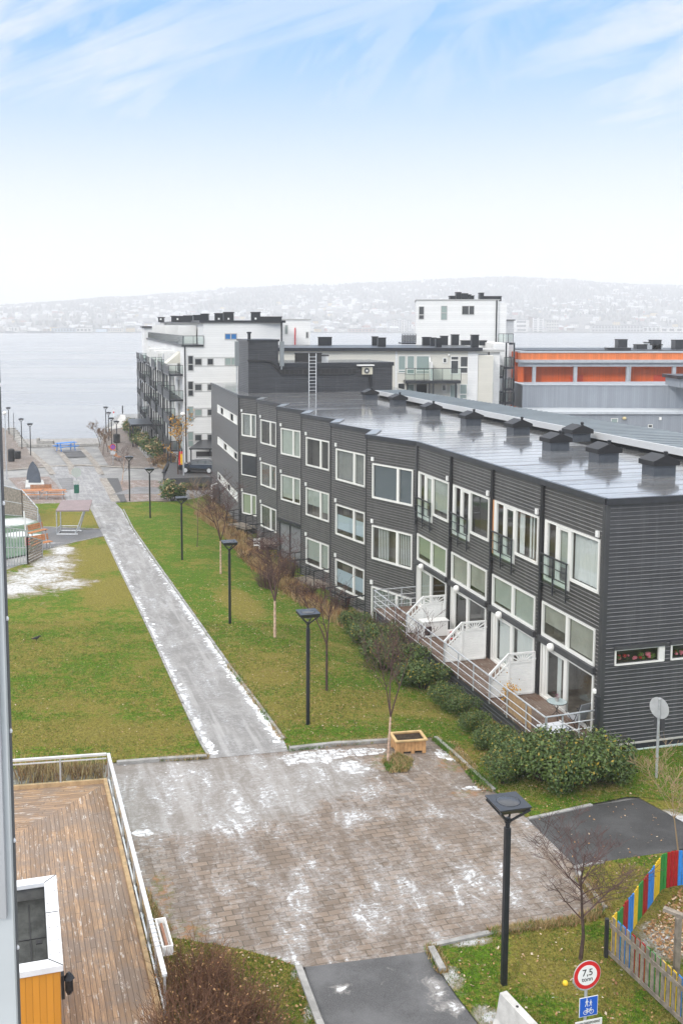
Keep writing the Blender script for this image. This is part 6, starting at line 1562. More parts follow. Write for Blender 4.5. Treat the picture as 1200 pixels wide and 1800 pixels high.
# ------------------------------------------------------------------ park lamps
LH=4.35
def lamp_proto():
    t=thing('park_lamp','x','street lamp')
    mb=MB()
    mb.lathe((0,0,0),[(.07,0),(.07,.02)],4);mb.xf(Matrix.Rotation(R(45+15),4,'Z'))
    p=MB();p.box(-.062,.062,-.062,.062,-.3,3.72);p.xf(Matrix.Rotation(A15,4,'Z'));obj('pole',p,M['black'],t,bevel=.012)
    p=MB();p.lathe((0,0,3.72),[(.05,0),(.05,.10),(.075,.12),(.075,.20),(.04,.22)],12);obj('collar',p,M['black'],t)
    s=.375
    for i in range(4):
        a=R(45)+A15+i*math.pi/2;c=(math.cos(a),math.sin(a));p=MB();p.beam((c[0]*.05,c[1]*.05,3.88),(c[0]*s*1.32,c[1]*s*1.32,4.25),.035,.05);obj('arm',p,M['black'],t)
    p=MB()
    lo=[(-s*.72,-s*.72,4.17),(s*.72,-s*.72,4.17),(s*.72,s*.72,4.17),(-s*.72,s*.72,4.17)];up=[(-s,-s,4.30),(s,-s,4.30),(s,s,4.30),(-s,s,4.30)];p.hexa(lo+up);p.hexa([(x,y,4.30) for x,y,_ in up]+[(x,y,4.325) for x,y,_ in up]);p.xf(Matrix.Rotation(A15,4,'Z'));obj('lamp_head',p,M['lamphead'],t)
    p=MB();p.lathe((0,0,4.325),[(.27,0),(.25,.012),(.18,.03),(.08,.042),(.01,.045)],20);obj('dome',p,P('lamp_dome',(.045,.05,.06),.25),t,smooth=True)
    p=MB();p.lathe((0,0,4.08),[(.10,0),(.16,.085)],12);obj('diffuser',p,P('diffuser_grey',(.25,.26,.27),.3),t)
    return t
lp0=lamp_proto();regkids()
def byH(px,pyt,H):   # ground point whose pole top of height H shows at pyt
    best=None
    for Y in [15+.25*i for i in range(800)]:
        q=aty(px,pyt,Y);e=abs(q.z-H-gz(q.x,Y))
        if best is None or e<best[0]: best=(e,Vector((q.x,Y,gz(q.x,Y))))
    return best[1]
lamps=[(gr(885,1733),'large nearest square-headed black lamp between the square and the grass'),(gr(541,1275),'square-headed lamp on the lawn beside the lone bare dark tree'),(gr(404,1097),'square-headed lamp on the lawn left of the birch with peeling bark'),(gr(320,985),'square-headed lamp on the lawn in front of the yellow tree'),(gr(264,911),'square-headed lamp at the top of the lawn beside the round green shrub'),(gr(228,881),'square-headed lamp at the far tip of the lawn by the brick paving'),
 (byH(209.5,743.5,LH),'far square-headed lamp beside the waste bins on the left promenade'),(byH(37,735,LH),'far square-headed lamp by the stone blocks, second along the left quay'),(byH(14.5,715.5,LH),'farthest square-headed lamp on the left quay near the frame edge'),(byH(185.5,714.5,LH),'farthest square-headed lamp on the right promenade'),(byH(190.5,724,LH),'second farthest lamp on the right promenade'),(byH(195.5,733.5,LH),'third farthest lamp on the right promenade above the shrubs'),(byH(204.5,739.5,LH),'right promenade lamp nearest the red benches')]
lamps[6]=(byH(52.5,743.5,LH),lamps[6][1])
for i,(q,l) in enumerate(lamps):
    o=lp0 if i==0 else place(lp0,q,0,1,l);o.location=q;o['label']=l;o['group']='square-headed black park lamps'
def pole(name,px,py,H,label,cat,head=None,r=.05,mat='steel',top=None):
    q=gr(px,py);t=thing(name,label,cat,q);mb=MB();mb.tube([q,q+Vector((0,0,H))],[r,r*.6],8);obj('pole',mb,M[mat],t);return t,q
t,q=pole('street_light',323,855,7.9,'tall galvanised street light with a white head by the retaining wall','street light',r=.09)
mb=MB();mb.lathe(q+Vector((0,0,7.8)),[(.10,0),(.24,.08),(.26,.2),(.15,.36),(.03,.4)],12);obj('lamp_head',mb,M['bulb'],t)
t,q=pole('street_light',12,842,7.4,'tall thin street light with a white globe at the left edge','street light',r=.08)
mb=MB();mb.lathe(q+Vector((0,0,7.3)),[(.10,0),(.22,.08),(.24,.2),(.15,.34),(.03,.38)],12);obj('lamp_head',mb,M['bulb'],t)
t,q=pole('flag_pole',25,774,4.2,'plain dark pole between two lamps on the left quay','pole',r=.06,mat='black')
# ------------------------------------------------------------------ traffic signs near
def disc(c,nrm,r,th,n=32,up=Vector((0,0,1))):
    nrm=Vector(nrm).normalized();a=nrm.cross(up).normalized();b_=a.cross(nrm);mb=MB()
    f=[c+a*r*math.cos(2*math.pi*k/n)+b_*r*math.sin(2*math.pi*k/n) for k in range(n)];g=[p-nrm*th for p in f]
    mb.face(f);mb.face(g[::-1])
    for k in range(n): j=(k+1)%n;mb.face([f[k],g[k],g[j],f[j]])
    return mb
def text(body,c,u,nrm,size,mat,parent,name='lettering',align='CENTER',sx=1):
    cu=bpy.data.curves.new(name,'FONT');cu.body=body;cu.size=size;cu.align_x=align;cu.align_y='CENTER';cu.extrude=.001;cu.offset=size*.004
    o=bpy.data.objects.new(name,cu);COL.objects.link(o)
    dg=bpy.context.evaluated_depsgraph_get();me=bpy.data.meshes.new_from_object(o.evaluated_get(dg));bpy.data.objects.remove(o)
    u=Vector(u).normalized();nrm=Vector(nrm).normalized();v=nrm.cross(u)
    X=Matrix((( u.x*sx,v.x,nrm.x,c[0]),(u.y*sx,v.y,nrm.y,c[1]),(u.z*sx,v.z,nrm.z,c[2]),(0,0,0,1)))
    me.transform(X);me.materials.clear();me.materials.append(M[mat]);o=bpy.data.objects.new(name,me);link(o,parent);return o
su=Vector((cA,sA,0));sn=Vector((sA,-cA,0))
SC=aty(1032,1715,19.0)
sg=thing('traffic_sign','round red-bordered weight limit sign above a blue footpath plate and white text plate','traffic sign',(SC.x,SC.y,0))
mb=MB();mb.tube([(SC.x,SC.y+.06,-.3),(SC.x,SC.y+.06,SC.z+.1)],.032,10);obj('pole',mb,M['steel'],sg)
o=obj('weight_limit_plate',disc(SC-sn*.004,sn,.31,.015),M['signback'],sg)
obj('red_ring',disc(SC,sn,.30,.004),M['red'],o);obj('white_disc',disc(SC+sn*.003,sn,.218,.003),M['signwhite'],o)
text('7,5',SC+sn*.006+Vector((0,0,.055)),su,sn,.205,'ink',o);text('tonn',SC+sn*.006-Vector((0,0,.085)),su,sn,.135,'ink',o)
mb=MB();mb.beam(SC-su*.31-sn*.02-Vector((0,0,.03)),SC-su*.31-sn*.02-Vector((0,0,.13)),.02);mb.tube([SC+su*(.31*math.cos(a))-sn*.03+Vector((0,0,.31*math.sin(a)-.03)) for a in [R(d_) for d_ in range(180,361,15)]],.012,6);obj('bracket',mb,M['steel'],sg)
pc=aty(1034,1770,19.0)
def plate(c,w_,h_,mat,par,name,th=.008,off=0):
    c=c+sn*off;a=su*w_/2;b_=Vector((0,0,h_/2));mb=MB();mb.hexa([c-a-b_-sn*th,c+a-b_-sn*th,c+a-b_,c-a-b_,c-a+b_-sn*th,c+a+b_-sn*th,c+a+b_,c-a+b_]);return obj(name,mb,M[mat],par)
o=plate(pc,.425,.425,'signwhite',sg,'footpath_plate');o2=plate(pc,.40,.40,'blue',o,'blue_face',.004,.004)
def figure(c,s,child=False):
    mb=MB();U=lambda x,z:c+su*(x*s)+Vector((0,0,z*s))+sn*.006
    h=disc(U(0,.86),sn,.075*s,.002,14);mb.add(h)
    def st(pts,w_):
        for a,b_ in zip(pts,pts[1:]): mb.beam(U(*a),U(*b_),w_*s,.003,up=sn)
    st([(0,.72),(0,.42)],.17);st([(0,.44),(-.10,.22),(-.18,0)],.075);st([(0,.44),(.09,.22),(.12,0)],.075);st([(-.03,.72),(-.15,.55),(-.13,.42)],.05);st([(.03,.72),(.15,.56),(.2,.46)],.05)
    return mb
mb=figure(pc+su*-.045+Vector((0,0,.01)),.19);mb.add(figure(pc+su*.045+Vector((0,0,.01)),.145));obj('walking_figures',mb,M['signwhite'],o2)
mb=MB();bc=pc+Vector((0,0,-.115))+sn*.007
def ring(c,r,w_):
    m_=MB();n=20
    for k in range(n):
        a,b_=2*math.pi*k/n,2*math.pi*(k+1)/n;e=lambda t,rr:c+su*rr*math.cos(t)+Vector((0,0,rr*math.sin(t)));m_.face([e(a,r),e(b_,r),e(b_,r-w_),e(a,r-w_)])
    return m_
mb.add(ring(bc+su*-.07,.05,.012));mb.add(ring(bc+su*.07,.05,.012))
for a,b_ in (((-.07,0),(-.035,.06)),((-.035,.06),(.05,.06)),((.05,.06),(-.005,0)),((-.005,0),(-.035,.06)),((-.005,0),(-.07,0)),((.07,0),(.045,.085)),((.045,.085),(.07,.09)),((-.035,.06),(-.04,.075)),((-.06,.078),(-.02,.078))):
    mb.beam(bc+su*a[0]+Vector((0,0,a[1])),bc+su*b_[0]+Vector((0,0,b_[1])),.011,.002,up=sn)
obj('bicycle_symbol',mb,M['signwhite'],o2,fix=False)
tcp=aty(1034,1807,18.99);o=plate(tcp,.62,.33,'signwhite',sg,'text_plate',.008,.0);
text('INGEN SNØDEPONERING',tcp+sn*.004+Vector((0,0,.105)),su,sn,.072,'ink',o,sx=.62);text('under',tcp+sn*.004+su*.14+Vector((0,0,.02)),su,sn,.06,'ink',o)
# sign seen from behind, by the gable
q=gr(1153,1369);t=thing('traffic_sign','round white traffic sign seen from behind on a grey pole by the gable wall','traffic sign',q)
mb=MB();mb.tube([q,q+Vector((0,0,2.75))],.045,10);obj('pole',mb,M['steel'],t)
nv=Vector((-.80,-.60,0)).normalized();obj('sign_disc',disc(q+Vector((0.02,.05,2.42)),nv*1,.36,.01,32),M['signback'],t)
mb=MB();c=q+Vector((.05,.07,1.88));a=Vector((nv.y,-nv.x,0))*.2;mb.hexa([c-a-Vector((0,0,.2)),c+a-Vector((0,0,.2)),c+a-nv*.01-Vector((0,0,.2)),c-a-nv*.01-Vector((0,0,.2)),c-a+Vector((0,0,.2)),c+a+Vector((0,0,.2)),c+a-nv*.01+Vector((0,0,.2)),c-a-nv*.01+Vector((0,0,.2))]);obj('small_plate',mb,M['trim'],t)
# concrete barrier
ja=atz(884,1744,.82);jb=atz(926,1789,.82);jd=(jb-ja).normalized();jn=Vector((jd.y,-jd.x,0));jL=2.2
bar=thing('concrete_barrier','pale concrete traffic barrier at the bottom edge beside the lamp','barrier',(ja.x,ja.y,0))
prof=[(-.30,0),(-.30,.08),(-.17,.28),(-.085,.82),(.085,.82),(.17,.28),(.30,.08),(.30,0)]
mb=MB();A_=[ja+jn*x+Vector((0,0,z-.82)) for x,z in prof];B_=[p+jd*jL for p in A_];mb.face(A_);mb.face(B_[::-1])
for i in range(len(prof)): j=(i+1)%len(prof);mb.face([A_[i],A_[j],B_[j],B_[i]])
obj('barrier_body',mb,P('barrier_concrete',(.50,.49,.47),.85,0,.3,.14,4,.4,20),bar,bevel=.012)
mb=MB();mb.tube([ja+jd*.5+Vector((0,0,-.02)),ja+jd*.5+Vector((0,0,.012))],.03,8);obj('lifting_eye',mb,M['blackm'],bar)
# ------------------------------------------------------------------ picket fences
cols=['yellow','pgreen','pred','pblue']
cf=thing('picket_fence','curved kindergarten fence of yellow, green, red and blue pickets','fence',gr(1100,1650))
toppx=[(1077.7,1609.4),(1090.4,1598.7),(1101,1584),(1113.7,1569.5),(1124.4,1553),(1136,1539.4),(1146.7,1525.8),(1156.5,1512.2),(1166,1501),(1176,1498.6),(1187,1496),(1203,1494),(1225,1490),(1250,1487)]
FH=1.03
ptsF=[atz(x,y,FH) for x,y in toppx]
# resample
def resample(P_,step):
    o_=[P_[0]];acc=0
    for a,b_ in zip(P_,P_[1:]):
        L=(b_-a).length;s=step-acc
        while s<=L: o_.append(a+(b_-a)*(s/L));s+=step
        acc=(L-(s-step))
    return o_
def picket(p,d,h,mat,par,w_=.095,th=.022,z0=.06,pointed=False,off=0):
    n_=Vector((-d.y,d.x,0));mb=MB();c=Vector((p.x,p.y,gz(p.x,p.y)))+n_*off
    a=d*w_/2;b_=n_*th/2;zz=Vector((0,0,1))
    top=[c-a-b_+zz*h,c+a-b_+zz*(h-.012),c+a+b_+zz*(h-.012),c-a+b_+zz*h]
    mb.hexa([c-a-b_+zz*z0,c+a-b_+zz*z0,c+a+b_+zz*z0,c-a+b_+zz*z0]+top);return obj('picket',mb,M[mat],par)
rs_=resample(ptsF,.118);seq=['yellow']*2+['pgreen']*3+['pred']*3+['pblue']*3+['yellow']*3+['pgreen']*3+['pred']*3+['pblue']*4+['yellow']*4+['pgreen']*3+['pred']*3+['pblue']*3+['yellow']*3
r2=random.Random(8)
for i,p in enumerate(rs_[:44]):
    d=((rs_[min(i+1,len(rs_)-1)]-rs_[max(i-1,0)])).normalized();d.z=0;picket(p,d,FH+r2.uniform(-.015,.015),seq[i%len(seq)],cf)
for h in (.28,.82):
    mb=MB()
    for a,b_ in zip(rs_[:43:3],rs_[3:44:3]):
        n_=Vector((-(b_-a).y,(b_-a).x,0)).normalized()*.05;mb.beam(Vector((a.x,a.y,h))+n_,Vector((b_.x,b_.y,h))+n_,.03,.09)
    obj('rail',mb,M['woodgrey'],cf)
wf=thing('picket_fence','weathered grey picket fence seen from its bare side with coloured edges','fence',gr(1072,1690))
p0=atz(1075,1612,FH);p1=atz(1200,1722,FH);p0.z=0;p1.z=0;d=(p1-p0).normalized();nn=Vector((-d.y,d.x,0));nn=nn if nn.y<0 else -nn
i=0;s=.08
colseq=['yellow','pblue','pblue','pblue','pred','pred','pred','pgreen','pgreen','pgreen','yellow','yellow','yellow','pblue','pblue','pblue','pblue']
while s<6:
    p=p0+d*s;picket(p,d,FH+r2.uniform(-.02,.02),'woodgrey',wf,.10,.016)
    if i<len(colseq): picket(p-nn*.022,d,FH+.012,colseq[i],wf,.106,.014)
    else: picket(p-nn*.022,d,FH+.012,colseq[i%17],wf,.106,.014)
    s+=.168;i+=1
mb=MB();mb.beam(p0+nn*.035+Vector((0,0,.84)),p0+d*6+nn*.035+Vector((0,0,.84)),.03,.10);obj('rail',mb,M['woodgrey'],wf);mb=MB();mb.beam(p0-d*.05+nn*.035+Vector((0,0,.14)),p0+d*6+nn*.035+Vector((0,0,.14)),.03,.10);obj('rail',mb,M['woodgrey'],wf)
for s in (-.04,2.62,5.3): mb=MB();mb.beam(p0+d*s+nn*.10+Vector((0,0,-.3)),p0+d*s+nn*.10+Vector((0,0,.98)),.08);obj('fence_post',mb,M['dark'],wf)
# small timber frame inside the playground
t=thing('timber_frame','weathered wooden post and beam at the right edge inside the fence','timber frame',gr(1188,1700))
b0=gr(1188,1712);b1=b0+Vector((1.0,-.6,0));mb=MB();mb.beam(b0,b0+Vector((0,0,1.35)),.12);obj('post',mb,M['woodgrey'],t);mb=MB();mb.beam(b1,b1+Vector((0,0,1.35)),.12);obj('post',mb,M['woodgrey'],t)
mb=MB();mb.beam(b0+Vector((-.25,.25,1.42)),b1+Vector((.1,-.1,1.30)),.14,.07);obj('beam',mb,M['woodgrey'],t)
q=gr(993,1734);t=thing('ball','small yellow ball lying in the grass left of the weight limit sign','ball',q);mb=MB();mb.lathe(q,[(.01,0),(.045,.015),(.065,.05),(.065,.08),(.045,.115),(.01,.13)],12);o=obj('ball_skin',mb,M['yellow'],t,smooth=True)
q=gr(64,1128);t=thing('crow','small black bird standing on the left lawn','bird',q)
mb=MB();mb.tube([q+Vector((-.26,.02,.12)),q+Vector((-.12,.01,.15)),q+Vector((0,0,.18)),q+Vector((.09,0,.22)),q+Vector((.14,0,.27)),q+Vector((.19,0,.28)),q+Vector((.235,0,.265))],[.012,.045,.075,.06,.035,.034,.006],8)
for s_ in(-.025,.025): mb.tube([q+Vector((0,s_,.13)),q+Vector((.01,s_,0)),q+Vector((.045,s_,.005))],[.01,.006,.005],5)
obj('bird_body',mb,M['blackm'],t,smooth=True)
# ------------------------------------------------------------------ planter box on the square
q=gr(717,1318);rz=R(10);T=lambda x,y,z:(q.x+x*math.cos(rz)-y*math.sin(rz),q.y+x*math.sin(rz)+y*math.cos(rz),q.z+z)
t=thing('planter_box','square-cut timber planter box filled with dark soil at the corner of the square','planter',q)
a0=atz(697,1318,0);
W_,D_,Hh=.53,.37,.46
def Tb(mb,x0,x1,y0,y1,z0,z1): mb.hexa([T(x0,y0,z0),T(x1,y0,z0),T(x1,y1,z0),T(x0,y1,z0),T(x0,y0,z1),T(x1,y0,z1),T(x1,y1,z1),T(x0,y1,z1)])
mb=MB();n=8
for i in range(n): 
    x=-W_+2*W_*i/n;lo=.0 if i in(0,1,n-1,4) else .10
    Tb(mb,x+.004,x+2*W_/n-.004,-D_,-D_+.03,lo,Hh);Tb(mb,x+.004,x+2*W_/n-.004,D_-.03,D_,lo,Hh)
for i in range(5):
    y=-D_+.03+(2*D_-.06)*i/5;lo=.0 if i in(0,4) else .1
    Tb(mb,-W_,-W_+.03,y+.003,y+(2*D_-.06)/5-.003,lo,Hh);Tb(mb,W_-.03,W_,y+.003,y+(2*D_-.06)/5-.003,lo,Hh)
obj('side_boards',mb,M['wood'],t)
mb=MB();e=.05;Tb(mb,-W_-e,W_+e,-D_-e,-D_+.05,Hh,Hh+.045);Tb(mb,-W_-e,W_+e,D_-.05,D_+e,Hh,Hh+.045);Tb(mb,-W_-e,-W_+.05,-D_+.05,D_-.05,Hh,Hh+.045);Tb(mb,W_-.05,W_+e,-D_+.05,D_-.05,Hh,Hh+.045);obj('rim',mb,P('rim_wood',(.52,.36,.17),.65,0,.4,.2,5,.2,30),t)
mb=MB();Tb(mb,-W_+.03,W_-.03,-D_+.03,D_-.03,.15,Hh-.03);obj('soil',mb,M['soil'],t)
# ------------------------------------------------------------------ benches, tables, bins far
def bench(px,py,rz,label,L=1.9,back=True,mat='woodbench',s=1.1):
    q=gr(px,py);t=thing('park_bench',label,'bench',q,None)
    Rm=Matrix.Translation(q)@Matrix.Rotation(rz,4,'Z')@Matrix.Scale(s,4)
    mb=MB();
    for i in range(4): mb.box(-L/2,L/2,-.2+i*.115,-.2+i*.115+.1,.43,.47)
    mb.xf(Rm);obj('seat',mb,M[mat],t)
    if back:
        mb=MB()
        for i in range(3): mb.hexa([(-L/2,.27+i*.03,.55+i*.13),(L/2,.27+i*.03,.55+i*.13),(L/2,.30+i*.03,.55+i*.13),(-L/2,.30+i*.03,.55+i*.13),(-L/2,.295+i*.03,.66+i*.13),(L/2,.295+i*.03,.66+i*.13),(L/2,.325+i*.03,.66+i*.13),(-L/2,.325+i*.03,.66+i*.13)])
        mb.xf(Rm);obj('backrest',mb,M[mat],t)
    for x in (-L*.38,L*.38):
        mb=MB();mb.beam((x,-.18,0),(x,-.12,.43),.05);mb.beam((x,.2,0),(x,.22,.45),.05);mb.beam((x,-.18,.41),(x,.22,.41),.05)
        if back: mb.beam((x,.22,.45),(x,.35,.95),.05)
        mb.xf(Rm);obj('leg',mb,M['steel'],t)
    return t
def picnic(px,py,rz,label,mat='woodbench',s=1.1,legm='steel'):
    q=gr(px,py);t=thing('picnic_table',label,'picnic table',q);Rm=Matrix.Translation(q)@Matrix.Rotation(rz,4,'Z')@Matrix.Scale(s,4)
    mb=MB()
    for i in range(5): mb.box(-.95,.95,-.37+i*.15,-.37+i*.15+.135,.72,.76)
    mb.xf(Rm);obj('table_top',mb,M[mat],t)
    for sy in(-1,1):
        mb=MB()
        for i in range(2): mb.box(-.95,.95,sy*.72-.13+i*.135,sy*.72-.13+i*.135+.12,.43,.47)
        mb.xf(Rm);obj('seat',mb,M[mat],t)
    for x in(-.7,.7):
        mb=MB();mb.beam((x,-.3,.72),(x,-.45,0),.06);mb.beam((x,.3,.72),(x,.45,0),.06);mb.beam((x,-.8,.40),(x,.8,.40),.05);mb.xf(Rm);obj('leg',mb,M[legm],t)
    return t
picnic(55,876,R(3),'orange-brown picnic table left of the pair beside the brick paving');picnic(97,876,R(5),'orange-brown picnic table at the end of the path by the brick paving')
bench(73,868,R(188),'orange-brown backed bench behind the picnic tables')
bench(66,945,R(60),'slatted wooden bench farther from us inside the court corner',1.7);bench(71,967,R(50),'slatted wooden bench nearest us inside the court corner',1.7)
picnic(116,792,R(40),'bright blue picnic table on the quay','pblue',1.5,'pblue')
bench(206,808,R(115),'red wooden bench nearest us along the right promenade',2.4,True);bench(199,797,R(115),'second red wooden bench along the right promenade',2.2,True)
q=gr(79,783);t=thing('stone_ledge','low grey stone seat on the quay left of the blue table','stone seat',q);mb=MB();mb.box(q.x-1.1,q.x+1.3,q.y-.4,q.y+.4,q.z,q.z+.7);mb.box(q.x-1.1,q.x-.8,q.y-.4,q.y+.4,q.z+.7,q.z+1.1);obj('seat_block',mb,M['concrete'],t)
r2=random.Random(4)
for i,(x,y) in enumerate([(28,765),(31,770),(33,774),(36,778),(38.5,782),(41,785),(24,761),(20,757)]):
    q=gr(x,y);t=thing('stone_block',['rough quay stone %s'%w_ for w_ in ('third from the far end of the left quay row','fourth from the far end of the left quay row','fifth from the far end of the left quay row','sixth along the left quay row','second nearest in the left quay row','nearest in the left quay row beside the lamp','second farthest in the left quay row','farthest in the left quay row')][i],'stone block',q,'stone blocks along the left quay')
    mb=MB();s_=.55+r2.random()*.2;mb.hexa([(q.x-s_,q.y-.4,q.z-.1),(q.x+s_,q.y-.45,q.z-.1),(q.x+s_,q.y+.4,q.z-.1),(q.x-s_,q.y+.4,q.z-.1),(q.x-s_*.9,q.y-.35,q.z+.5),(q.x+s_*.85,q.y-.35,q.z+.55),(q.x+s_*.9,q.y+.35,q.z+.5),(q.x-s_*.9,q.y+.3,q.z+.52)]);obj('block',mb,M['concrete'],t,bevel=.05)
def bin_(px,py,r,h,label,mat='black',s=1):
    q=gr(px,py);t=thing('waste_bin',label,'waste bin',q);mb=MB();mb.lathe(q,[(r*.85,0),(r,.1),(r,h*.8),(r*1.05,h*.82),(r*1.05,h*.9)],14);obj('bin_body',mb,M[mat],t)
    mb=MB();mb.lathe(q+Vector((0,0,h*.9)),[(r*1.05,0),(r*.9,h*.08),(r*.3,h*.14)],14);obj('lid',mb,M['blackm'],t)
bin_(20,811,.42,1.6,'tall black cylindrical waste bin on the left promenade');bin_(29.5,806,.55,1.0,'wide low black waste bin right of the tall one')
bin_(205,778,.5,1.3,'dark waste bin on the right promenade beside the lamp')
# fin sculpture on a slab
q=gr(61,850);t=thing('sculpture','pair of dark shark-fin shaped stones on a pale slab','sculpture',q)
mb=MB();c=[gr(44.5,858),gr(79,858),gr(76,847),gr(45.5,847)];mb.prism([(p.x,p.y) for p in c],c[0].z-.1,c[0].z+.12);obj('slab',mb,P('slab_pale',(.50,.51,.50),.7,0,.4,.1,2),t)
for dx_,dy_,s_ in ((.15,-.5,1.0),(-.6,1.5,1.12)):
    mb=MB();H_=2.15*s_;pr2=[(-.75,0),(-.72,.6),(-.58,1.25),(-.3,1.8),(-.02,2.12),(.12,2.12),(.38,1.75),(.62,1.1),(.72,.5),(.75,0)]
    c=q+Vector((dx_,dy_,.1));f=[c+Vector((x*.85,-.22*(1-z/2.6),z)) for x,z in pr2];g_=[c+Vector((x*.85,.22*(1-z/2.6),z)) for x,z in pr2];mb.face(f);mb.face(g_[::-1])
    for i in range(len(f)): j=(i+1)%len(f);mb.face([f[i],f[j],g_[j],g_[i]])
    obj('fin',mb,P('fin_stone%d'%int(dx_>0),(.07,.085,.11),.5,0,.5,.15,3),t,bevel=.03)
# green bin and round sign at the path end
q=gr(135.5,880);t=thing('dog_waste_bin','small dark green bin under a pale round sign at the path end','waste bin',q)
mb=MB();mb.tube([q,q+Vector((0,0,2.75))],.04,8);obj('pole',mb,M['steel'],t)
mb=MB();mb.box(q.x-.22,q.x+.22,q.y-.2,q.y+.05,q.z+.75,q.z+1.5);mb.box(q.x-.24,q.x+.24,q.y-.22,q.y+.07,q.z+1.5,q.z+1.56);obj('bin_body',mb,P('bin_green',(.02,.12,.085),.4),t)
obj('sign_disc',disc(q+Vector((0,-.05,2.75)),(0,-1,0),.48,.02,24),P('pale_sign',(.42,.45,.43),.5),t);mb=MB();mb.box(q.x-.3,q.x+.3,q.y-.08,q.y-.05,q.z+1.65,q.z+1.95);obj('small_plate',mb,M['signback'],t)
q=gr(199,816);t=thing('traffic_sign','blue and red round no-parking sign by the red benches','traffic sign',q);mb=MB();mb.tube([q,q+Vector((0,0,2.5))],.05,8);obj('pole',mb,M['steel'],t)
c=q+Vector((0,-.06,2.2));o=obj('red_disc',disc(c,(0,-1,0),.36,.02,24),M['red'],t);obj('blue_disc',disc(c+Vector((0,-.01,0)),(0,-1,0),.27,.01,24),M['blue'],o);mb=MB()
for s_ in(-1,1): mb.beam(c+Vector((-.22*s_,-.03,-.22)),c+Vector((.22*s_,-.03,.22)),.07,.01,up=(0,1,0))
obj('red_cross',mb,M['red'],o)
mb=MB();mb.box(c.x-.3,c.x+.3,c.y-.0,c.y+.03,c.z-.95,c.z-.55);obj('small_plate',mb,M['signback'],t)
# frame shelter with purple-brown roof
rf_=[aty(100,891,78)];q0=gr(98,938);q1=gr(138,940);q0.y=min(q0.y,q1.y);zr=q0.z
t=thing('frame_shelter','steel tube frame shelter with a small purple-brown roof on the wet path','shelter',q0)
Y_=q0.y;zt_=aty(100,899,Y_).z;xl=aty(98.5,899,Y_).x;xr=aty(157,899,Y_).x;z0_=q0.z
mb=MB();mb.hexa([(xl,Y_-.1,zt_),(xr,Y_-.1,zt_+.02),(xr-.1,Y_+1.7,zt_+.55),(xl+.05,Y_+1.7,zt_+.5),(xl,Y_-.1,zt_+.09),(xr,Y_-.1,zt_+.11),(xr-.1,Y_+1.7,zt_+.62),(xl+.05,Y_+1.7,zt_+.57)]);obj('roof_panel',mb,P('purple_roof',(.22,.17,.175),.5,0,.5,.08,2),t)
xb=aty(137,939,Y_).x;mb=MB()
for dy in(0,1.3):
    mb.tube([(xl+.02,Y_+dy,z0_),(xl+.04,Y_+dy,zt_+dy*.25)],.05,8);mb.tube([(xl,Y_+dy,z0_+.06),(xb,Y_+dy,z0_+.06)],.05,8);mb.tube([(xb-.2,Y_+dy,z0_+.06),(xr-.45,Y_+dy,zt_+dy*.25)],.05,8);mb.tube([(xb-.2,Y_+dy,z0_+.06),(xb-.2,Y_+dy,z0_+.35)],.04,8)
mb.tube([(xl+.02,Y_,z0_+.5),(xl+.02,Y_+1.3,z0_+.5)],.04,8);mb.tube([(xl+.02,Y_,z0_+.06),(xl+.02,Y_+1.3,z0_+.06)],.04,8);mb.tube([(xl+.02,Y_+1.3,z0_+.45),(xb-.2,Y_+1.3,z0_+.45)],.04,8)
obj('tube_frame',mb,M['steel'],t)
# sports court fences
def slatfence(name,pa,pb,h0,h1,label,vertical=True,mat='woodgrey',gap=.05,w_=.1,posts=True,rails='steel'):
    a=gr(*pa);b_=gr(*pb);L=(b_-a).length;d=(b_-a).normalized();t=thing(name,label,'fence',a);mb=MB()
    if vertical:
        n=int(L/(w_+gap))
        for i in range(n):
            f=(i+.5)/n;p=a+(b_-a)*f;h=h0+(h1-h0)*f;mb.beam(p+Vector((0,0,.05)),p+Vector((0,0,h-.05)),w_,.03,up=(-d.y,d.x,0))
    else:
        k=.1
        while k<max(h0,h1)-.08:
            f0=0;f1=1
            if h1<h0 and k>h1: f1=(h0-k)/(h0-h1)
            if h0<h1 and k>h0: f0=(k-h0)/(h1-h0)
            mb.beam(a+(b_-a)*f0+Vector((0,0,k)),a+(b_-a)*f1+Vector((0,0,k)),.03,w_);k+=w_+gap
    obj('slats',mb,M[mat],t);mb=MB();mb.beam(a+Vector((0,0,h0)),b_+Vector((0,0,h1)),.07,.06);
    if vertical: mb.beam(a+Vector((0,0,h0*.5)),b_+Vector((0,0,h1*.5)),.05);mb.beam(a+Vector((0,0,.1)),b_+Vector((0,0,.1)),.05)
    obj('top_rail',mb,M[rails],t)
    for f in [i/max(1,round(L/2.4)) for i in range(round(L/2.4)+1)]:
        p=a+(b_-a)*f;mb=MB();mb.beam(p,p+Vector((0,0,h0+(h1-h0)*f)),.08);obj('fence_post',mb,M[rails],t)
slatfence('board_fence',(-30,903),(40,909),3.0,2.35,'tall weathered vertical board fence at the far side of the sports court',True,'woodgrey',.03,.12)
slatfence('board_fence',(40,909),(67,917),2.35,1.15,'sloping weathered fence of horizontal boards at the far court corner',False,'woodgrey',.06,.14)
slatfence('bar_fence',(-30,1003),(49,993),3.1,2.3,'grey vertical bar fence at the near side of the sports court',True,'steel',.14,.05)
slatfence('board_fence',(49,993),(74.5,980),1.9,1.2,'short fence of dark horizontal boards with a red notice at the near court corner',False,'woodgrey',.06,.13)
a=gr(52,985);q=a+Vector((0,-.1,1.35));t=thing('notice_sign','small red and white notice on the dark court fence','sign',q);mb=MB();mb.box(q.x-.2,q.x+.2,q.y-.25,q.y-.22,q.z-.3,q.z+.3);o=obj('plate',mb,P('notice_pink',(.75,.50,.45),.5),t)
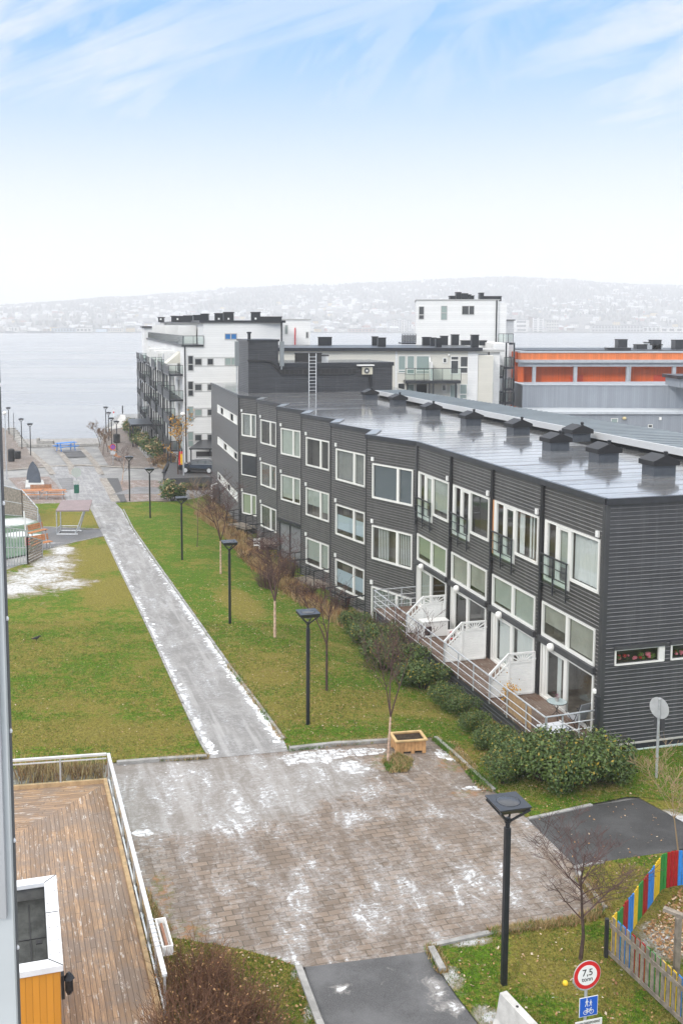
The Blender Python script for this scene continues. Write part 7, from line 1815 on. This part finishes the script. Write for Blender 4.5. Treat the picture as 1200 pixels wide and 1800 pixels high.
mb=MB();mb.box(q.x-.13,q.x+.13,q.y-.262,q.y-.251,q.z-.02,q.z+.22);mb.box(q.x-.13,q.x+.13,q.y-.262,q.y-.251,q.z-.22,q.z-.12);obj('red_mark',mb,M['red'],o)
q=gr(47,952);t=thing('court_pole','white steel pole leaning at the sports court','pole',q);mb=MB();mb.tube([q,aty(42,899,q.y)],.06,8);obj('pole',mb,M['white'],t)
# ------------------------------------------------------------------ retaining wall, car, carport
rw=thing('retaining_wall','dark retaining wall of vertical panels below the parked car','wall',aty(330,850,106))
ra=gr(286.5,845);rb=gr(372,850);Lr=(rb-ra).length+3;dr=(rb-ra).normalized();ra.z=0;zt0=aty(286,829,ra.y).z;zt1=aty(371,838,rb.y).z
mb=MB();n=18
for i in range(n):
    p=ra+dr*(Lr*i/n);q_=ra+dr*(Lr*(i+.97)/n);zz=zt0+(zt1-zt0)*i/n;nrm=Vector((dr.y,-dr.x,0))*.1
    mb.hexa([(p.x,p.y,-3.6),(q_.x,q_.y,-3.6),(q_.x-nrm.x,q_.y-nrm.y,-3.6),(p.x-nrm.x,p.y-nrm.y,-3.6),(p.x,p.y,zz-.1),(q_.x,q_.y,zz-.1),(q_.x-nrm.x,q_.y-nrm.y,zz-.1),(p.x-nrm.x,p.y-nrm.y,zz-.1)])
obj('panel',mb,P('wall_panel_dark',(.085,.088,.095),.6,0,.4,.2,1),rw)
mb=MB();mb.beam((ra.x,ra.y,zt0-.05),(ra.x+dr.x*Lr,ra.y+dr.y*Lr,zt1-.05),.3,.12);mb.beam((ra.x,ra.y,zt0-.1),(ra.x-.5,ra.y+9,zt0-.1),.25,.12);obj('coping',mb,M['dark'],rw)
mb=MB();mb.prism([(ra.x,ra.y),(ra.x-.5,ra.y+9),(ra.x-.3,ra.y+9),(ra.x+.15,ra.y)],-3.6,zt0-.1);obj('side_panel',mb,M['dark'],rw)
def car():
    PZ_=PZ;f=aty(312.5,820,109.2);q=Vector((f.x+2.25,109.8,PZ_))
    t=thing('parked_car','black estate-style off-road car with silver trim parked above the retaining wall','car',q)
    rz=R(-6);Rm=Matrix.Translation(q)@Matrix.Rotation(rz,4,'Z')@Matrix.Diagonal((.93,.93,1.0,1))
    W=.93
    # side profile along x (front = -x)
    prof=[(-2.35,.45),(-2.38,.75),(-2.25,.93),(-1.35,1.05),(-.62,1.50),(-.2,1.60),(1.0,1.63),(1.85,1.55),(2.25,1.12),(2.36,.9),(2.35,.45),(2.1,.32),(-2.1,.32)]
    mb=MB();secs=[]
    for yy,sh in ((-W,.96),(-W*.86,1.0),(W*.86,1.0),(W,.96)):
        s_=[]
        for x,z in prof:
            y_=yy
            if z>1.0: y_=yy*(1-.24*min(1,(z-1.0)/.6))
            s_.append(Vector((x*(sh if abs(yy)>W*.9 else 1),y_,z)))
        secs.append(s_)
    n=len(prof)
    mb.face(secs[0]);mb.face(secs[-1][::-1])
    for a,b_ in zip(secs,secs[1:]):
        for i in range(n): j=(i+1)%n;mb.face([a[i],a[j],b_[j],b_[i]])
    mb.xf(Rm);obj('body',mb,P('car_paint',(.012,.013,.016),.18,.3,.5,0,3,coat=1),t,bevel=.03)
    for sy in(-1,1):
        for (x0,x1,xt0,xt1) in ((-.95,.0,-.5,.02),(.06,.95,.06,.93),(1.02,1.95,1.0,1.68)):
            mb=MB();y0=sy*(W*.985);y1=sy*(W*.80)
            mb.hexa([(x0,y0-.02*sy,1.07),(x1,y0-.02*sy,1.07),(x1,y0,1.07),(x0,y0,1.07),(xt0,y1-.02*sy,1.50),(xt1,y1-.02*sy,1.50),(xt1,y1,1.50),(xt0,y1,1.50)]);mb.xf(Rm);obj('side_window',mb,P('car_glass',(.05,.06,.065),.05,0,.8),t)
        mb=MB();mb.box(-1.3,1.45,sy*W*.97-.02,sy*W*.97+.02,.46,.53);mb.beam((-1.0,sy*W*.98,1.05),(2.0,sy*W*.98,1.07),.025);mb.beam((-.5,sy*W*.80,1.53),(1.75,sy*W*.80,1.54),.025);mb.tube([(-.45,sy*.68,1.66),(1.6,sy*.68,1.68)],.022,6);mb.xf(Rm);obj('trim_strip',mb,M['alu'],t)
        for x in(-1.42,1.42):
            mb=MB();c=Vector((x,sy*(W-.10),.37));mb.tube([c-Vector((0,.12,0)),c+Vector((0,.13 if sy>0 else .12,0))],.37,20);mb.xf(Rm);o=obj('wheel',mb,M['blackm'],t)
            mb=MB();e=c+Vector((0,sy*.125,0));mb.tube([e,e+Vector((0,sy*.015,0))],.24,16)
            mb.xf(Rm);obj('rim',mb,M['alu'],o)
        mb=MB();mb.box(-2.36,-2.1,sy*.55-.16,sy*.55+.2*1,.74,.90);mb.xf(Rm);obj('headlight',mb,P('headlight',(.6,.62,.65),.2),t)
        mb=MB();mb.box(2.18,2.39,sy*.72-.12,sy*.72+.16,.90,1.12);mb.xf(Rm);obj('tail_light',mb,M['red'],t)
        mb=MB();mb.box(-.85,-.68,sy*(W+.02)-.02,sy*(W+.02)+.14*sy,1.05,1.2);mb.xf(Rm);obj('mirror',mb,M['black'],t)
car()
cpn=thing('carport','dark flat-roofed carport against the white building','carport',aty(352,800,114))
xa,xb=aty(333,786,113.5).x,aty(372,786,113.5).x+4;zr=aty(335,787,113.5).z
mb=MB();mb.hexa([(xa,113,zr-.15),(xb,113,zr-.15),(xb,118,zr+.35),(xa+1,118,zr+.35),(xa,113,zr),(xb,113,zr),(xb,118,zr+.5),(xa+1,118,zr+.5)]);obj('roof',mb,M['dark'],cpn)
for x in (xa+.2,xa+2.4,xa+5): mb=MB();mb.beam((x,113.2,-2),(x,113.2,zr-.15),.14);obj('post',mb,M['dark'],cpn)
mb=MB();mb.box(xa+.4,xb,117.0,117.2,-2,zr-.9);obj('back_wall',mb,M['blackm'],cpn)
# red and orange banner by the yellow tree
q=aty(318,826,112);q=Vector((q.x,112,PZ));t=thing('banner','small red and yellow beach flag beside the yellow tree','flag',q)
mb=MB();mb.tube([q,q+Vector((0,0,2.3))],.03,6);obj('pole',mb,M['steel'],t)
mb=MB();mb.box(q.x-.25,q.x+.25,q.y-.02,q.y+.02,q.z+.3,q.z+2.1);obj('cloth',mb,M['red'],t);mb=MB();mb.box(q.x-.05,q.x+.2,q.y-.03,q.y-.021,q.z+.7,q.z+1.8);obj('yellow_panel',mb,M['yellow'],t)
# dark canopy on pier and small posts
for (x,y,l,h,mt) in [(200,735,'white and red post at the pier edge farthest out',1.6,'signwhite'),(215.5,727,'slim dark post at the pier tip',1.6,'black')]:
    q=gr(x,y);t=thing('quay_post',l,'post',q);mb=MB();mb.tube([q,q+Vector((0,0,h))],.12,8);obj('post',mb,M[mt],t)
    if mt=='signwhite': mb=MB();mb.tube([q+Vector((0,0,h*.6)),q+Vector((0,0,h*.8))],.13,8);obj('red_band',mb,M['red'],t)
# vents, pipe at the stepped facade's gable
# gable lamp
q=P3(frame_of(RP[10],RP[11])[0],13,.3,-2.0)
t=thing('utility_box','grey utility cabinet at the foot of the far gable','cabinet',q);mb=MB();mb.box(q[0]-.3,q[0]+.3,q[1]-.3,q[1]+.3,-3.6,-1.6);obj('cabinet',mb,M['trim'],t);mb=MB();mb.tube([(q[0]-.5,q[1],-3),(q[0]-.5,q[1],-1.3),(q[0]+.1,q[1],-1.1)],.06,6);obj('pipe',mb,M['white'],t)
# ------------------------------------------------------------------ bare trees
def branch(mb,mbt,p,d,L,r,lvl,rnd,spread=.6,nb=5,up=.12,tw=.004,maxl=3):
    pts=[p];rs=[r];seg=4;q=p;dd_=d.copy()
    for i in range(seg):
        dd_=(dd_+Vector((rnd.gauss(0,.09),rnd.gauss(0,.09),rnd.gauss(0,.05)+up*.3))).normalized();q=q+dd_*(L/seg);pts.append(q);rs.append(max(tw,r*(1-.75*(i+1)/seg)))
    (mb if lvl==0 else mbt).tube(pts,rs,6 if lvl==0 else 3,cap=False)
    if lvl>=maxl:return
    n=nb if lvl else nb*2
    for i in range(n):
        t=rnd.uniform(.25,1) if lvl else rnd.uniform(.38,1.0);k=min(seg-1,int(t*seg));b=pts[k]+(pts[k+1]-pts[k])*(t*seg-k)
        a=rnd.uniform(0,6.283);s=Vector((math.cos(a),math.sin(a),0));nd_=(dd_*.6+s*spread+Vector((0,0,up))).normalized()
        branch(mb,mbt,b,nd_,L*rnd.uniform(.36,.62)*(1.15-.35*t),rs[k]*.55,lvl+1,rnd,spread,nb,up,tw,maxl)
def tree(name,q,H,label,seed,trunk='bark',twig='twig',r=.05,spread=.7,nb=5,lean=(0,0),leaves=None,up=.12,fork=None,cat='tree',maxl=3,tw=.0045,group=None,tz=1.):
    rnd=random.Random(seed);t=thing(name,label,cat,q,group);mb=MB();mbt=MB()
    d=Vector((lean[0],lean[1],1)).normalized()
    if fork:
        hf=H*fork;mb.tube([q-Vector((0,0,.1)),q+d*hf*.5,q+d*hf],[r,r*.85,r*.75],7,cap=False)
        for k in range(3):
            a=k*2.2+seed;dv_=Vector((math.cos(a)*.33,math.sin(a)*.33,1)).normalized();branch(mbt,mbt,q+d*hf,dv_,H-hf,r*.6,0,rnd,spread,nb-1,up,tw,maxl)
    else: branch(mb,mbt,q-Vector((0,0,.1)),d,H,r,0,rnd,spread,nb,up,tw,maxl)
    obj('trunk',mb,M[trunk],t,fix=False,smooth=True);obj('crown',mbt,M[twig],t,fix=False)
    if leaves:
        lm,n,sz=leaves;lb_=MB();V=[Vector(v) for v in mbt.v[::3]]
        for _ in range(n):
            c=V[rnd.randrange(len(V))]+Vector((rnd.gauss(0,.06),rnd.gauss(0,.06),rnd.gauss(0,.06)))
            a=Vector((rnd.uniform(-1,1),rnd.uniform(-1,1),rnd.uniform(-1,1)))*sz;b_=Vector((rnd.uniform(-1,1),rnd.uniform(-1,1),rnd.uniform(-1,1)))*sz;lb_.face([c-a,c-b_,c+a,c+b_])
        obj('leaves',lb_,M[lm],t,fix=False)
    return t
tree('birch_tree',gr(483,1121),4.4,'bare young birch with peeling pinkish trunk in the middle of the right lawn',3,'bark','twig',.075,.85,7,(.0,0),fork=.42)
tree('birch_tree',gr(388,1009),5.3,'bare young birch with reddish peeling trunk beside the dark facade',11,'bark','twig',.065,.85,7,(-.0,0),fork=.40)
tree('young_tree',gr(346,962),3.6,'thin grey bare tree between the yellow tree and the birch',21,'barkd','twigt',.035,.35,5)
tree('young_tree',gr(574,1215),4.3,'dark bare forked tree to the right of the middle lamp',5,'barkd','twig',.06,.5,5,(0,0),fork=.45)
tree('young_tree',gr(681,1342),4.3,'bare birch with pale speckled leaning trunk at the planter box',8,'bark','twig',.045,.7,6,(.05,.0),up=.2,fork=.38)
tree('young_tree',gr(1019,1690),2.75,'small dark spreading bare tree in front of the coloured fence',14,'barkd','twig',.05,.8,7,(.0,0),tw=.004,up=.12)
tree('young_tree',gr(1197,1545),2.6,'pale tan bare tree at the right edge beside the dark asphalt',17,'twigt','twigt',.03,.7,5,(.02,0))
tree('rowan_tree',gr(213.5,851),3.6,'small purple-brown tree on a grass patch in the brick paving',23,'bark','twig',.06,.8,5)
for (x,y),sd,l in [((181,800),31,'brown leafless bush-like tree under the right promenade lamps'),((190,795),33,'purple-brown little tree beside the no-parking sign'),((176,785),35,'brown little tree nearest the quay corner')]:
    tree('young_tree',gr(x,y),2.9,l,sd,'barkd','twigr',.05,.7,5,maxl=2,tw=.012,leaves=('leafmix',260,.07))
q=gr(318,838);q=Vector((aty(313,820,108.5).x,108.5,PZ))
tree('yellow_tree',q,5.4,'autumn tree with thin yellow and orange leaves in front of the white building',41,'barkd','barkd',.09,.8,6,leaves=('leafo',520,.10),maxl=2,tw=.012)
# ------------------------------------------------------------------ leafy shrubs
def shrub_mesh(seed,n,R_,H,leaf,mats,stem='barkd',ratio=.12,dens=1.):
    rnd=random.Random(seed);mb=MB();lobes=[(rnd.uniform(-.55,.55)*R_,rnd.uniform(-.55,.55)*R_,rnd.uniform(.35,.72)*H,rnd.uniform(.35,.55)*R_,rnd.uniform(.24,.34)*H) for _ in range(11)]
    for _ in range(n):
        lx,ly,lz,lr,lh=rnd.choice(lobes);v=Vector((rnd.gauss(0,1),rnd.gauss(0,1),rnd.gauss(0,1))).normalized()*(rnd.random()**.28)
        c=Vector((lx+v.x*lr,ly+v.y*lr,max(.05,lz+v.z*lh)))+Vector((rnd.gauss(0,.03),rnd.gauss(0,.03),rnd.gauss(0,.04)))
        nrm=(v+Vector((rnd.gauss(0,.6),rnd.gauss(0,.6),rnd.gauss(.3,.6)))).normalized();a=nrm.cross(Vector((rnd.gauss(0,1),rnd.gauss(0,1),rnd.gauss(0,1)))).normalized();b_=nrm.cross(a)
        s=leaf*rnd.uniform(.6,1.3);mb.face([c-a*s,c-b_*s*.5,c+a*s,c+b_*s*.5],1 if rnd.random()<ratio*(1+1.5*(v.z>0)) else 0)
    st=MB()
    for _ in range(16):
        a=rnd.uniform(0,6.28);r=rnd.uniform(.3,.9)*R_;p=Vector((math.cos(a)*.12,math.sin(a)*.12,0));st.tube([p,Vector((math.cos(a)*r*.5,math.sin(a)*r*.5,H*.5)),Vector((math.cos(a)*r,math.sin(a)*r,H*rnd.uniform(.75,1.05)))],[.018,.012,.004],4,cap=False)
    return mb.mesh('foliage',[M[m] for m in mats],fix=False),st.mesh('stems',[M[stem]],fix=False)
SM=[shrub_mesh(s,6500,1.12,1.5,.052,('leafg','leafy'),ratio=.035) for s in (1,2,3,4)]
SMf=[shrub_mesh(s,1300,1.0,1.5,.12,('leafd','leafdry'),ratio=.15) for s in (11,12)]
SMb=[shrub_mesh(s,430,.8,.85,.05,('leafmix','leafr'),ratio=.3) for s in (21,22,23)]
def shrub(sm,q,rz,s,label,group,name='shrub'):
    t=thing(name,label,'shrub',q,group,rz);t.scale=s if isinstance(s,tuple) else (s,s,s)
    for n_,me in zip(('foliage','stems'),sm):
        o=bpy.data.objects.new(n_,me);COL.objects.link(o);o.parent=t
    return t
hl=[(628,1118,.95,'green shrub at the far end of the hedge beside the entry balcony'),(652,1140,1.05,'second green shrub from the far end of the hedge'),(683,1152,1.15,'broad green shrub against the far terrace skirt'),(672,1178,1.05,'green shrub bulging towards the lawn beside the bare dark tree'),(712,1190,1.15,'big green shrub in the middle of the far hedge group'),(742,1212,1.0,'yellowish green shrub at the near end of the far hedge group'),
 (782,1245,.7,'low green shrub just past the gap in the hedge'),(812,1262,.65,'low shrub under the middle of the terrace railing'),(835,1290,.62,'small shrub touching the terrace skirt'),(868,1318,.7,'shrub near the kerb corner of the square'),(905,1352,.85,'dark green shrub left of the biggest pair'),(885,1378,.75,'green shrub closest to the near lamp head'),(950,1372,1.2,'large dark green shrub below the terrace corner'),(1000,1384,1.15,'large shrub in front of the gable wall foot'),(1045,1375,1.15,'dark shrub hiding the base of the dark corner post'),(1078,1378,.85,'rightmost shrub of the hedge by the gable wall')]
for i,(x,y,s,l) in enumerate(hl):
    q=gr(x,y);shrub(SM[i%4],q,i*1.7,(s,s,s*.98),l,'green hedge shrubs along the terrace')
fl_=[(228,760,1.3,'tall willow-green shrub farthest along the right promenade'),(236,772,1.5,'willow-green shrub by the dark porch'),(242,786,1.5,'broad willow-green shrub beside the promenade kerb'),(232,750,1.1,'small green shrub at the far end of the promenade bed'),(262,798,1.6,'green shrub in front of the lowest dark balconies'),(276,808,1.6,'green shrub between the promenade and the white building'),(303,880,1.35,'round olive shrub beside the tall street light'),(315,878,1.1,'smaller olive shrub right of the round one')]
for i,(x,y,s,l) in enumerate(fl_): shrub(SMf[i%2],gr(x,y),i*2.1,s,l,'far green shrubs')
for i,(x,y,s,l) in enumerate([(272,818,1.5,'rust brown bush at the near end of the promenade bed'),(290,815,1.8,'brown and orange bush under the yellow tree'),(303,812,1.6,'dark brown bush left of the parked car')]): shrub(SMb[i%3],gr(x,y),i*1.3,s,l,'brown bushes by the yellow tree')
bl=[(352,893),(370,900),(385,915),(402,935),(372,885),(392,898),(412,950),(432,985),(458,1000),(492,1020),(512,1035),(440,965),(520,1050),(360,905),(398,920),(415,925),(478,985),(500,1000)]
bt=['behind the thin grey tree','left of the birch below the gable','at the foot of the gable strip windows','beside the farthest entry balcony','close under the gable wall','between gable and first balcony','in front of the farthest balcony','below the white plastic chair','right of the white plastic chair','in front of the grey double door','below the balcony with pale boards','next to the white plastic chair on its far side','at the near end of the dry bed','at the far left of the dry bed','under the gable windows nearest the birch','touching the farthest balcony railing','by the second farthest balcony','under the dark double door canopy']
for i,(x,y) in enumerate(bl): shrub(SMb[i%3],gr(x,y),i*1.1,.8+.35*((i*7)%5)/5,'russet dry shrub '+bt[i],'russet shrubs along the stepped facade')
# two low bowls with yellow green plants
for x,l in ((332,'low round planter bowl with yellow-green plant, left of two by the retaining wall'),(357,'low round planter bowl with darker plant, right of two by the retaining wall')):
    q=gr(x,860);t=thing('planter_bowl',l,'planter',q);mb=MB();mb.lathe(q,[(.4,0),(.75,.35),(.8,.42),(.7,.42)],16);obj('bowl',mb,M['blackm'],t)
    o=bpy.data.objects.new('plant',SMf[0][0]);link(o,t);o.location=q+Vector((0,0,.25));o.scale=(.85,.85,.42)
# big red-brown twig bush lower left
def twigbush(q,n,R_,H,label,seed,twig='twigr',name='twig_bush',tw=.0048,leaves=None):
    rnd=random.Random(seed);t=thing(name,label,'bush',q);mb=MB();tips=[]
    for _ in range(n):
        a=rnd.uniform(0,6.28);rr=R_*rnd.random()**.5*.55;p=q+Vector((math.cos(a)*rr,math.sin(a)*rr,-.05));sp=R_*rnd.uniform(.15,.6);h=H*rnd.uniform(.55,1.1)
        e=p+Vector((math.cos(a)*sp+rnd.gauss(0,.1),math.sin(a)*sp+rnd.gauss(0,.1),h));m_=p.lerp(e,.5)+Vector((rnd.gauss(0,.07),rnd.gauss(0,.07),.08));mb.tube([p,m_,e],[tw*1.6,tw*1.2,tw*.6],3,cap=False)
        for _ in range(4):
            f=rnd.uniform(.3,.95);b=p.lerp(e,f);e2=b+(e-p).normalized()*h*rnd.uniform(.12,.35)+Vector((rnd.gauss(0,.13),rnd.gauss(0,.13),0));mb.tube([b,e2],[tw,tw*.5],3,cap=False);tips.append(e2)
    obj('twigs',mb,M[twig],t,fix=False)
    if leaves:
        lb_=MB()
        for _ in range(leaves[1]):
            c=rnd.choice(tips)+Vector((rnd.gauss(0,.05),rnd.gauss(0,.05),rnd.gauss(-.1,.12)));a=Vector((rnd.uniform(-1,1),rnd.uniform(-1,1),rnd.uniform(-1,1)))*leaves[2];b_=Vector((rnd.uniform(-1,1),rnd.uniform(-1,1),rnd.uniform(-1,1)))*leaves[2];lb_.face([c-a,c-b_,c+a,c+b_])
        obj('dry_leaves',lb_,M[leaves[0]],t,fix=False)
for (x,y,R_,H,n,l,sd) in [(345,1760,.95,1.25,520,'dense red-brown twig bush beside the deck railing',1),(400,1800,.95,1.15,480,'red-brown twig bush in the middle of the bottom bed',2),(440,1830,.9,1.0,380,'red-brown twig bush at the right of the bottom bed',3),(312,1850,.85,1.2,380,'red-brown twig bush at the bottom corner of the deck',4),(370,1735,.6,.95,200,'thin seed-headed red-brown bush at the back of the bottom bed',5),(365,1860,1.,1.2,380,'red-brown twig bush at the very bottom of the picture',6)]:
    twigbush(gr(x,y),int(n*.4),R_*.98,H*.88,l,sd,leaves=('leafr',int(n*.7),.022))
for (x,y,R_,H,n,l,sd) in [(470,1035,.8,1.3,90,'purple-brown twiggy shrub under the middle birch',7),(505,1020,.8,1.4,90,'purple-brown twiggy shrub by the grey double door',8),(600,1075,.7,1.0,70,'brown twiggy shrub beside the nearest entry balcony',9),(540,1050,.7,1.0,70,'brown twiggy shrub below the balcony with pale boards',10)]:
    twigbush(gr(x,y),n,R_,H,l,sd,'twig',leaves=('leafmix',70,.03),tw=.009)
# ------------------------------------------------------------------ ground cover: leaves, grass blades, dry tufts
def inpoly_pts(poly,n,rnd):
    xs=[p[0] for p in poly];ys=[p[1] for p in poly];o_=[];k=0
    while len(o_)<n and k<n*20:
        k+=1;x=rnd.uniform(min(xs),max(xs));y=rnd.uniform(min(ys),max(ys))
        if pip(x,y,poly): o_.append((x,y))
    return o_
rnd=random.Random(77)
def blades(polys,n,h,mats,name,label,wd=.012,lean=.5,k=4,clump=.04):
    mb=MB();vis=[]
    for poly,m_ in polys:
        for x,y in inpoly_pts(poly,m_,rnd):
            z=gz(x,y)+.02;mi=rnd.choices(range(len(mats)),[6,2,1][:len(mats)])[0] if len(mats)>1 else 0
            dn=mn.noise(Vector((x*.5,y*.5,0)))
            if dn<-.25: mi=min(len(mats)-1,1)
            for _ in range(k):
                a=rnd.uniform(0,6.28);px_,py_=x+rnd.gauss(0,clump),y+rnd.gauss(0,clump);hh=h*rnd.uniform(.5,1.3);l=hh*rnd.uniform(.1,lean);c,s_=math.cos(a),math.sin(a)
                mb.face([(px_-s_*wd,py_+c*wd,z),(px_+s_*wd,py_-c*wd,z),(px_+c*l,py_+s_*l,z+hh)],mi)
    o=obj(name,mb,[M[m] for m in mats],fix=False);tag(o,label,kind='stuff')
def near(poly,ymax): 
    q=clip_cell(poly,-60,60,0,ymax);return q
M['blg']=leaf_mat('grass_blade_green',(.035,.10,.005),(.12,.21,.015));M['bly']=leaf_mat('grass_blade_straw',(.20,.18,.04),(.40,.33,.11))
blades([(near(lawnR,50),42000),(near(lawnL,50),26000),(lb,22000),(lc,9000)],0,.055,['blg','bly','leafr'],'grass','short grass blades with straw-coloured patches',.010)
def strip_poly(pxs,w_): 
    P2=W2(*pxs);l=[];r=[]
    for i,p in enumerate(P2):
        a=P2[max(i-1,0)];b=P2[min(i+1,len(P2)-1)];dx,dy=b[0]-a[0],b[1]-a[1];L=math.hypot(dx,dy);nx,ny=-dy/L*w_,dx/L*w_;l.append((p[0]+nx,p[1]+ny));r.append((p[0]-nx,p[1]-ny))
    return l+r[::-1]
blades([(strip_poly([(280,1337),(364,1333)],.10),500),(strip_poly([(508,1319),(600,1309),(690,1303)],.12),900),(strip_poly([(765,1300),(820,1348),(868,1392)],.16),1100),(strip_poly([(860,1643),(1012,1622),(1055,1608)],.13),1100),(strip_poly([(1062,1600),(1020,1546)],.15),500),(strip_poly([(499,1303),(457,1243),(402,1170)],.12),500),(strip_poly([(757,1668),(780,1712)],.12),300),(W2((672,1340),(700,1325),(725,1338),(715,1358),(685,1360)),900),(W2((780,1310),(800,1308),(860,1385),(845,1392)),600),(W2((250,1560),(300,1640),(255,1640)),500)],0,.11,['leafdry','blg','leafr'],'dry_grass','dry orange grass tufts along the kerbs',.012,.9)
blades([(W2((340,905),(375,885),(415,920),(470,985),(560,1055),(640,1085),(610,1110),(520,1060),(440,1000),(385,935)),4500),(W2((30,1350),(185,1345),(180,1375),(30,1380)),260),(W2((270,815),(300,800),(310,815),(285,826)),500)],0,.42,['leafdry','leafr','leafmix'],'dry_bed_plants','dry brown bed plants and stems',.022,.7,3,.12)
# fallen leaves as real little curled quads
def leaves(polys,label,name='fallen_leaves'):
    mb=MB()
    for poly,n,s in polys:
        for x,y in inpoly_pts(poly,n,rnd):
            c=Vector((x,y,gz(x,y)+rnd.uniform(.03,.075)));a=rnd.uniform(0,6.28);s_=s*rnd.uniform(.6,1.3);u=Vector((math.cos(a),math.sin(a),rnd.gauss(0,.35)))*s_;v=Vector((-math.sin(a),math.cos(a),rnd.gauss(0,.35)))*s_*.7
            mb.face([c-u,c-v,c+u,c+v],rnd.choice([0,0,1]))
    o=obj(name,mb,[M['leafr'],M['leafo2']],fix=False);tag(o,label,kind='stuff')
M['leafo2']=leaf_mat('pale_fallen_leaf',(.36,.20,.08),(.60,.50,.38))
leaves([(near(lawnR,60),5200,.032),(lb,2200,.035),(near(lawnL,50),900,.03),(lc,900,.035),(W2((1130,1640),(1200,1560),(1250,1640),(1180,1700)),1200,.04),(W2((940,1440),(1140,1410),(1190,1490),(1015,1522)),55,.03),(W2((240,1550),(300,1640),(250,1640)),400,.035),(W2((780,1305),(800,1305),(870,1390),(845,1395)),200,.035)],'scattered fallen leaves on grass, paving and beds')
# snow lumps lying on the edges
mb=MB()
def lump(x,y,s):
    z=gz(x,y);n0=len(mb.v);k=7;t0=rnd.random()*6
    for zz_,f in ((-.0,1),(.35,.85),(.6,.45)):
        for i in range(k): t=t0+6.283*i/k;r_=s*f*rnd.uniform(.7,1.2);mb.v.append((x+r_*math.cos(t)*1.4,y+r_*math.sin(t),z+zz_*s*.35+.005))
    for a in range(2):
        for i in range(k): j=(i+1)%k;mb.f.append((n0+a*k+i,n0+a*k+j,n0+(a+1)*k+j,n0+(a+1)*k+i));mb.mi.append(0)
    mb.f.append(tuple(n0+2*k+i for i in range(k)));mb.mi.append(0)
for pxs,n in (([(497,1306),(455,1248),(400,1176),(330,1076)],420),([(330,1076),(270,990),(228,925)],200),([(372,1326),(356,1300),(276,1130),(238,1050)],260),([(238,1050),(214,1005),(190,950)],110)):
    P2=W2(*pxs)
    for _ in range(n):
        i=rnd.randrange(len(P2)-1);f=rnd.random();a,b_=P2[i],P2[i+1];lump(a[0]+(b_[0]-a[0])*f+rnd.gauss(0,.12),a[1]+(b_[1]-a[1])*f+rnd.gauss(0,.12),rnd.uniform(.02,.06)*(1 if rnd.random()<.85 else 1.8))
for (x,y,n,sx) in ((250,1345,10,1.0),(240,1465,8,.3)):
    q=gr(x,y)
    for _ in range(n): lump(q.x+rnd.gauss(0,sx),q.y+rnd.gauss(0,sx*.6),rnd.uniform(.02,.06))
o=obj('snow_remains',mb,P('snow',(.78,.80,.83),.7,0,.3,.05,8),fix=False,smooth=True);tag(o,'crusts and lumps of old snow along the path edges',kind='stuff')
# ------------------------------------------------------------------ air
mb=MB();mb.box(-5500,5500,-60,6600,-10.5,HAZE_TOP)
hm=bpy.data.materials.new('haze_air');hm.use_nodes=True;nt=hm.node_tree;nt.nodes.clear()
o_=nd(nt,'ShaderNodeOutputMaterial');pv=nd(nt,'ShaderNodeVolumePrincipled');pv.inputs['Color'].default_value=(.97,.98,1,1)
pv.inputs['Density'].default_value=HAZE_D;pv.inputs['Anisotropy'].default_value=.0
ln(nt,pv.outputs[0],o_.inputs['Volume'])
o=obj('haze',mb,hm);tag(o,kind='stuff',label='pale mist over the fjord')
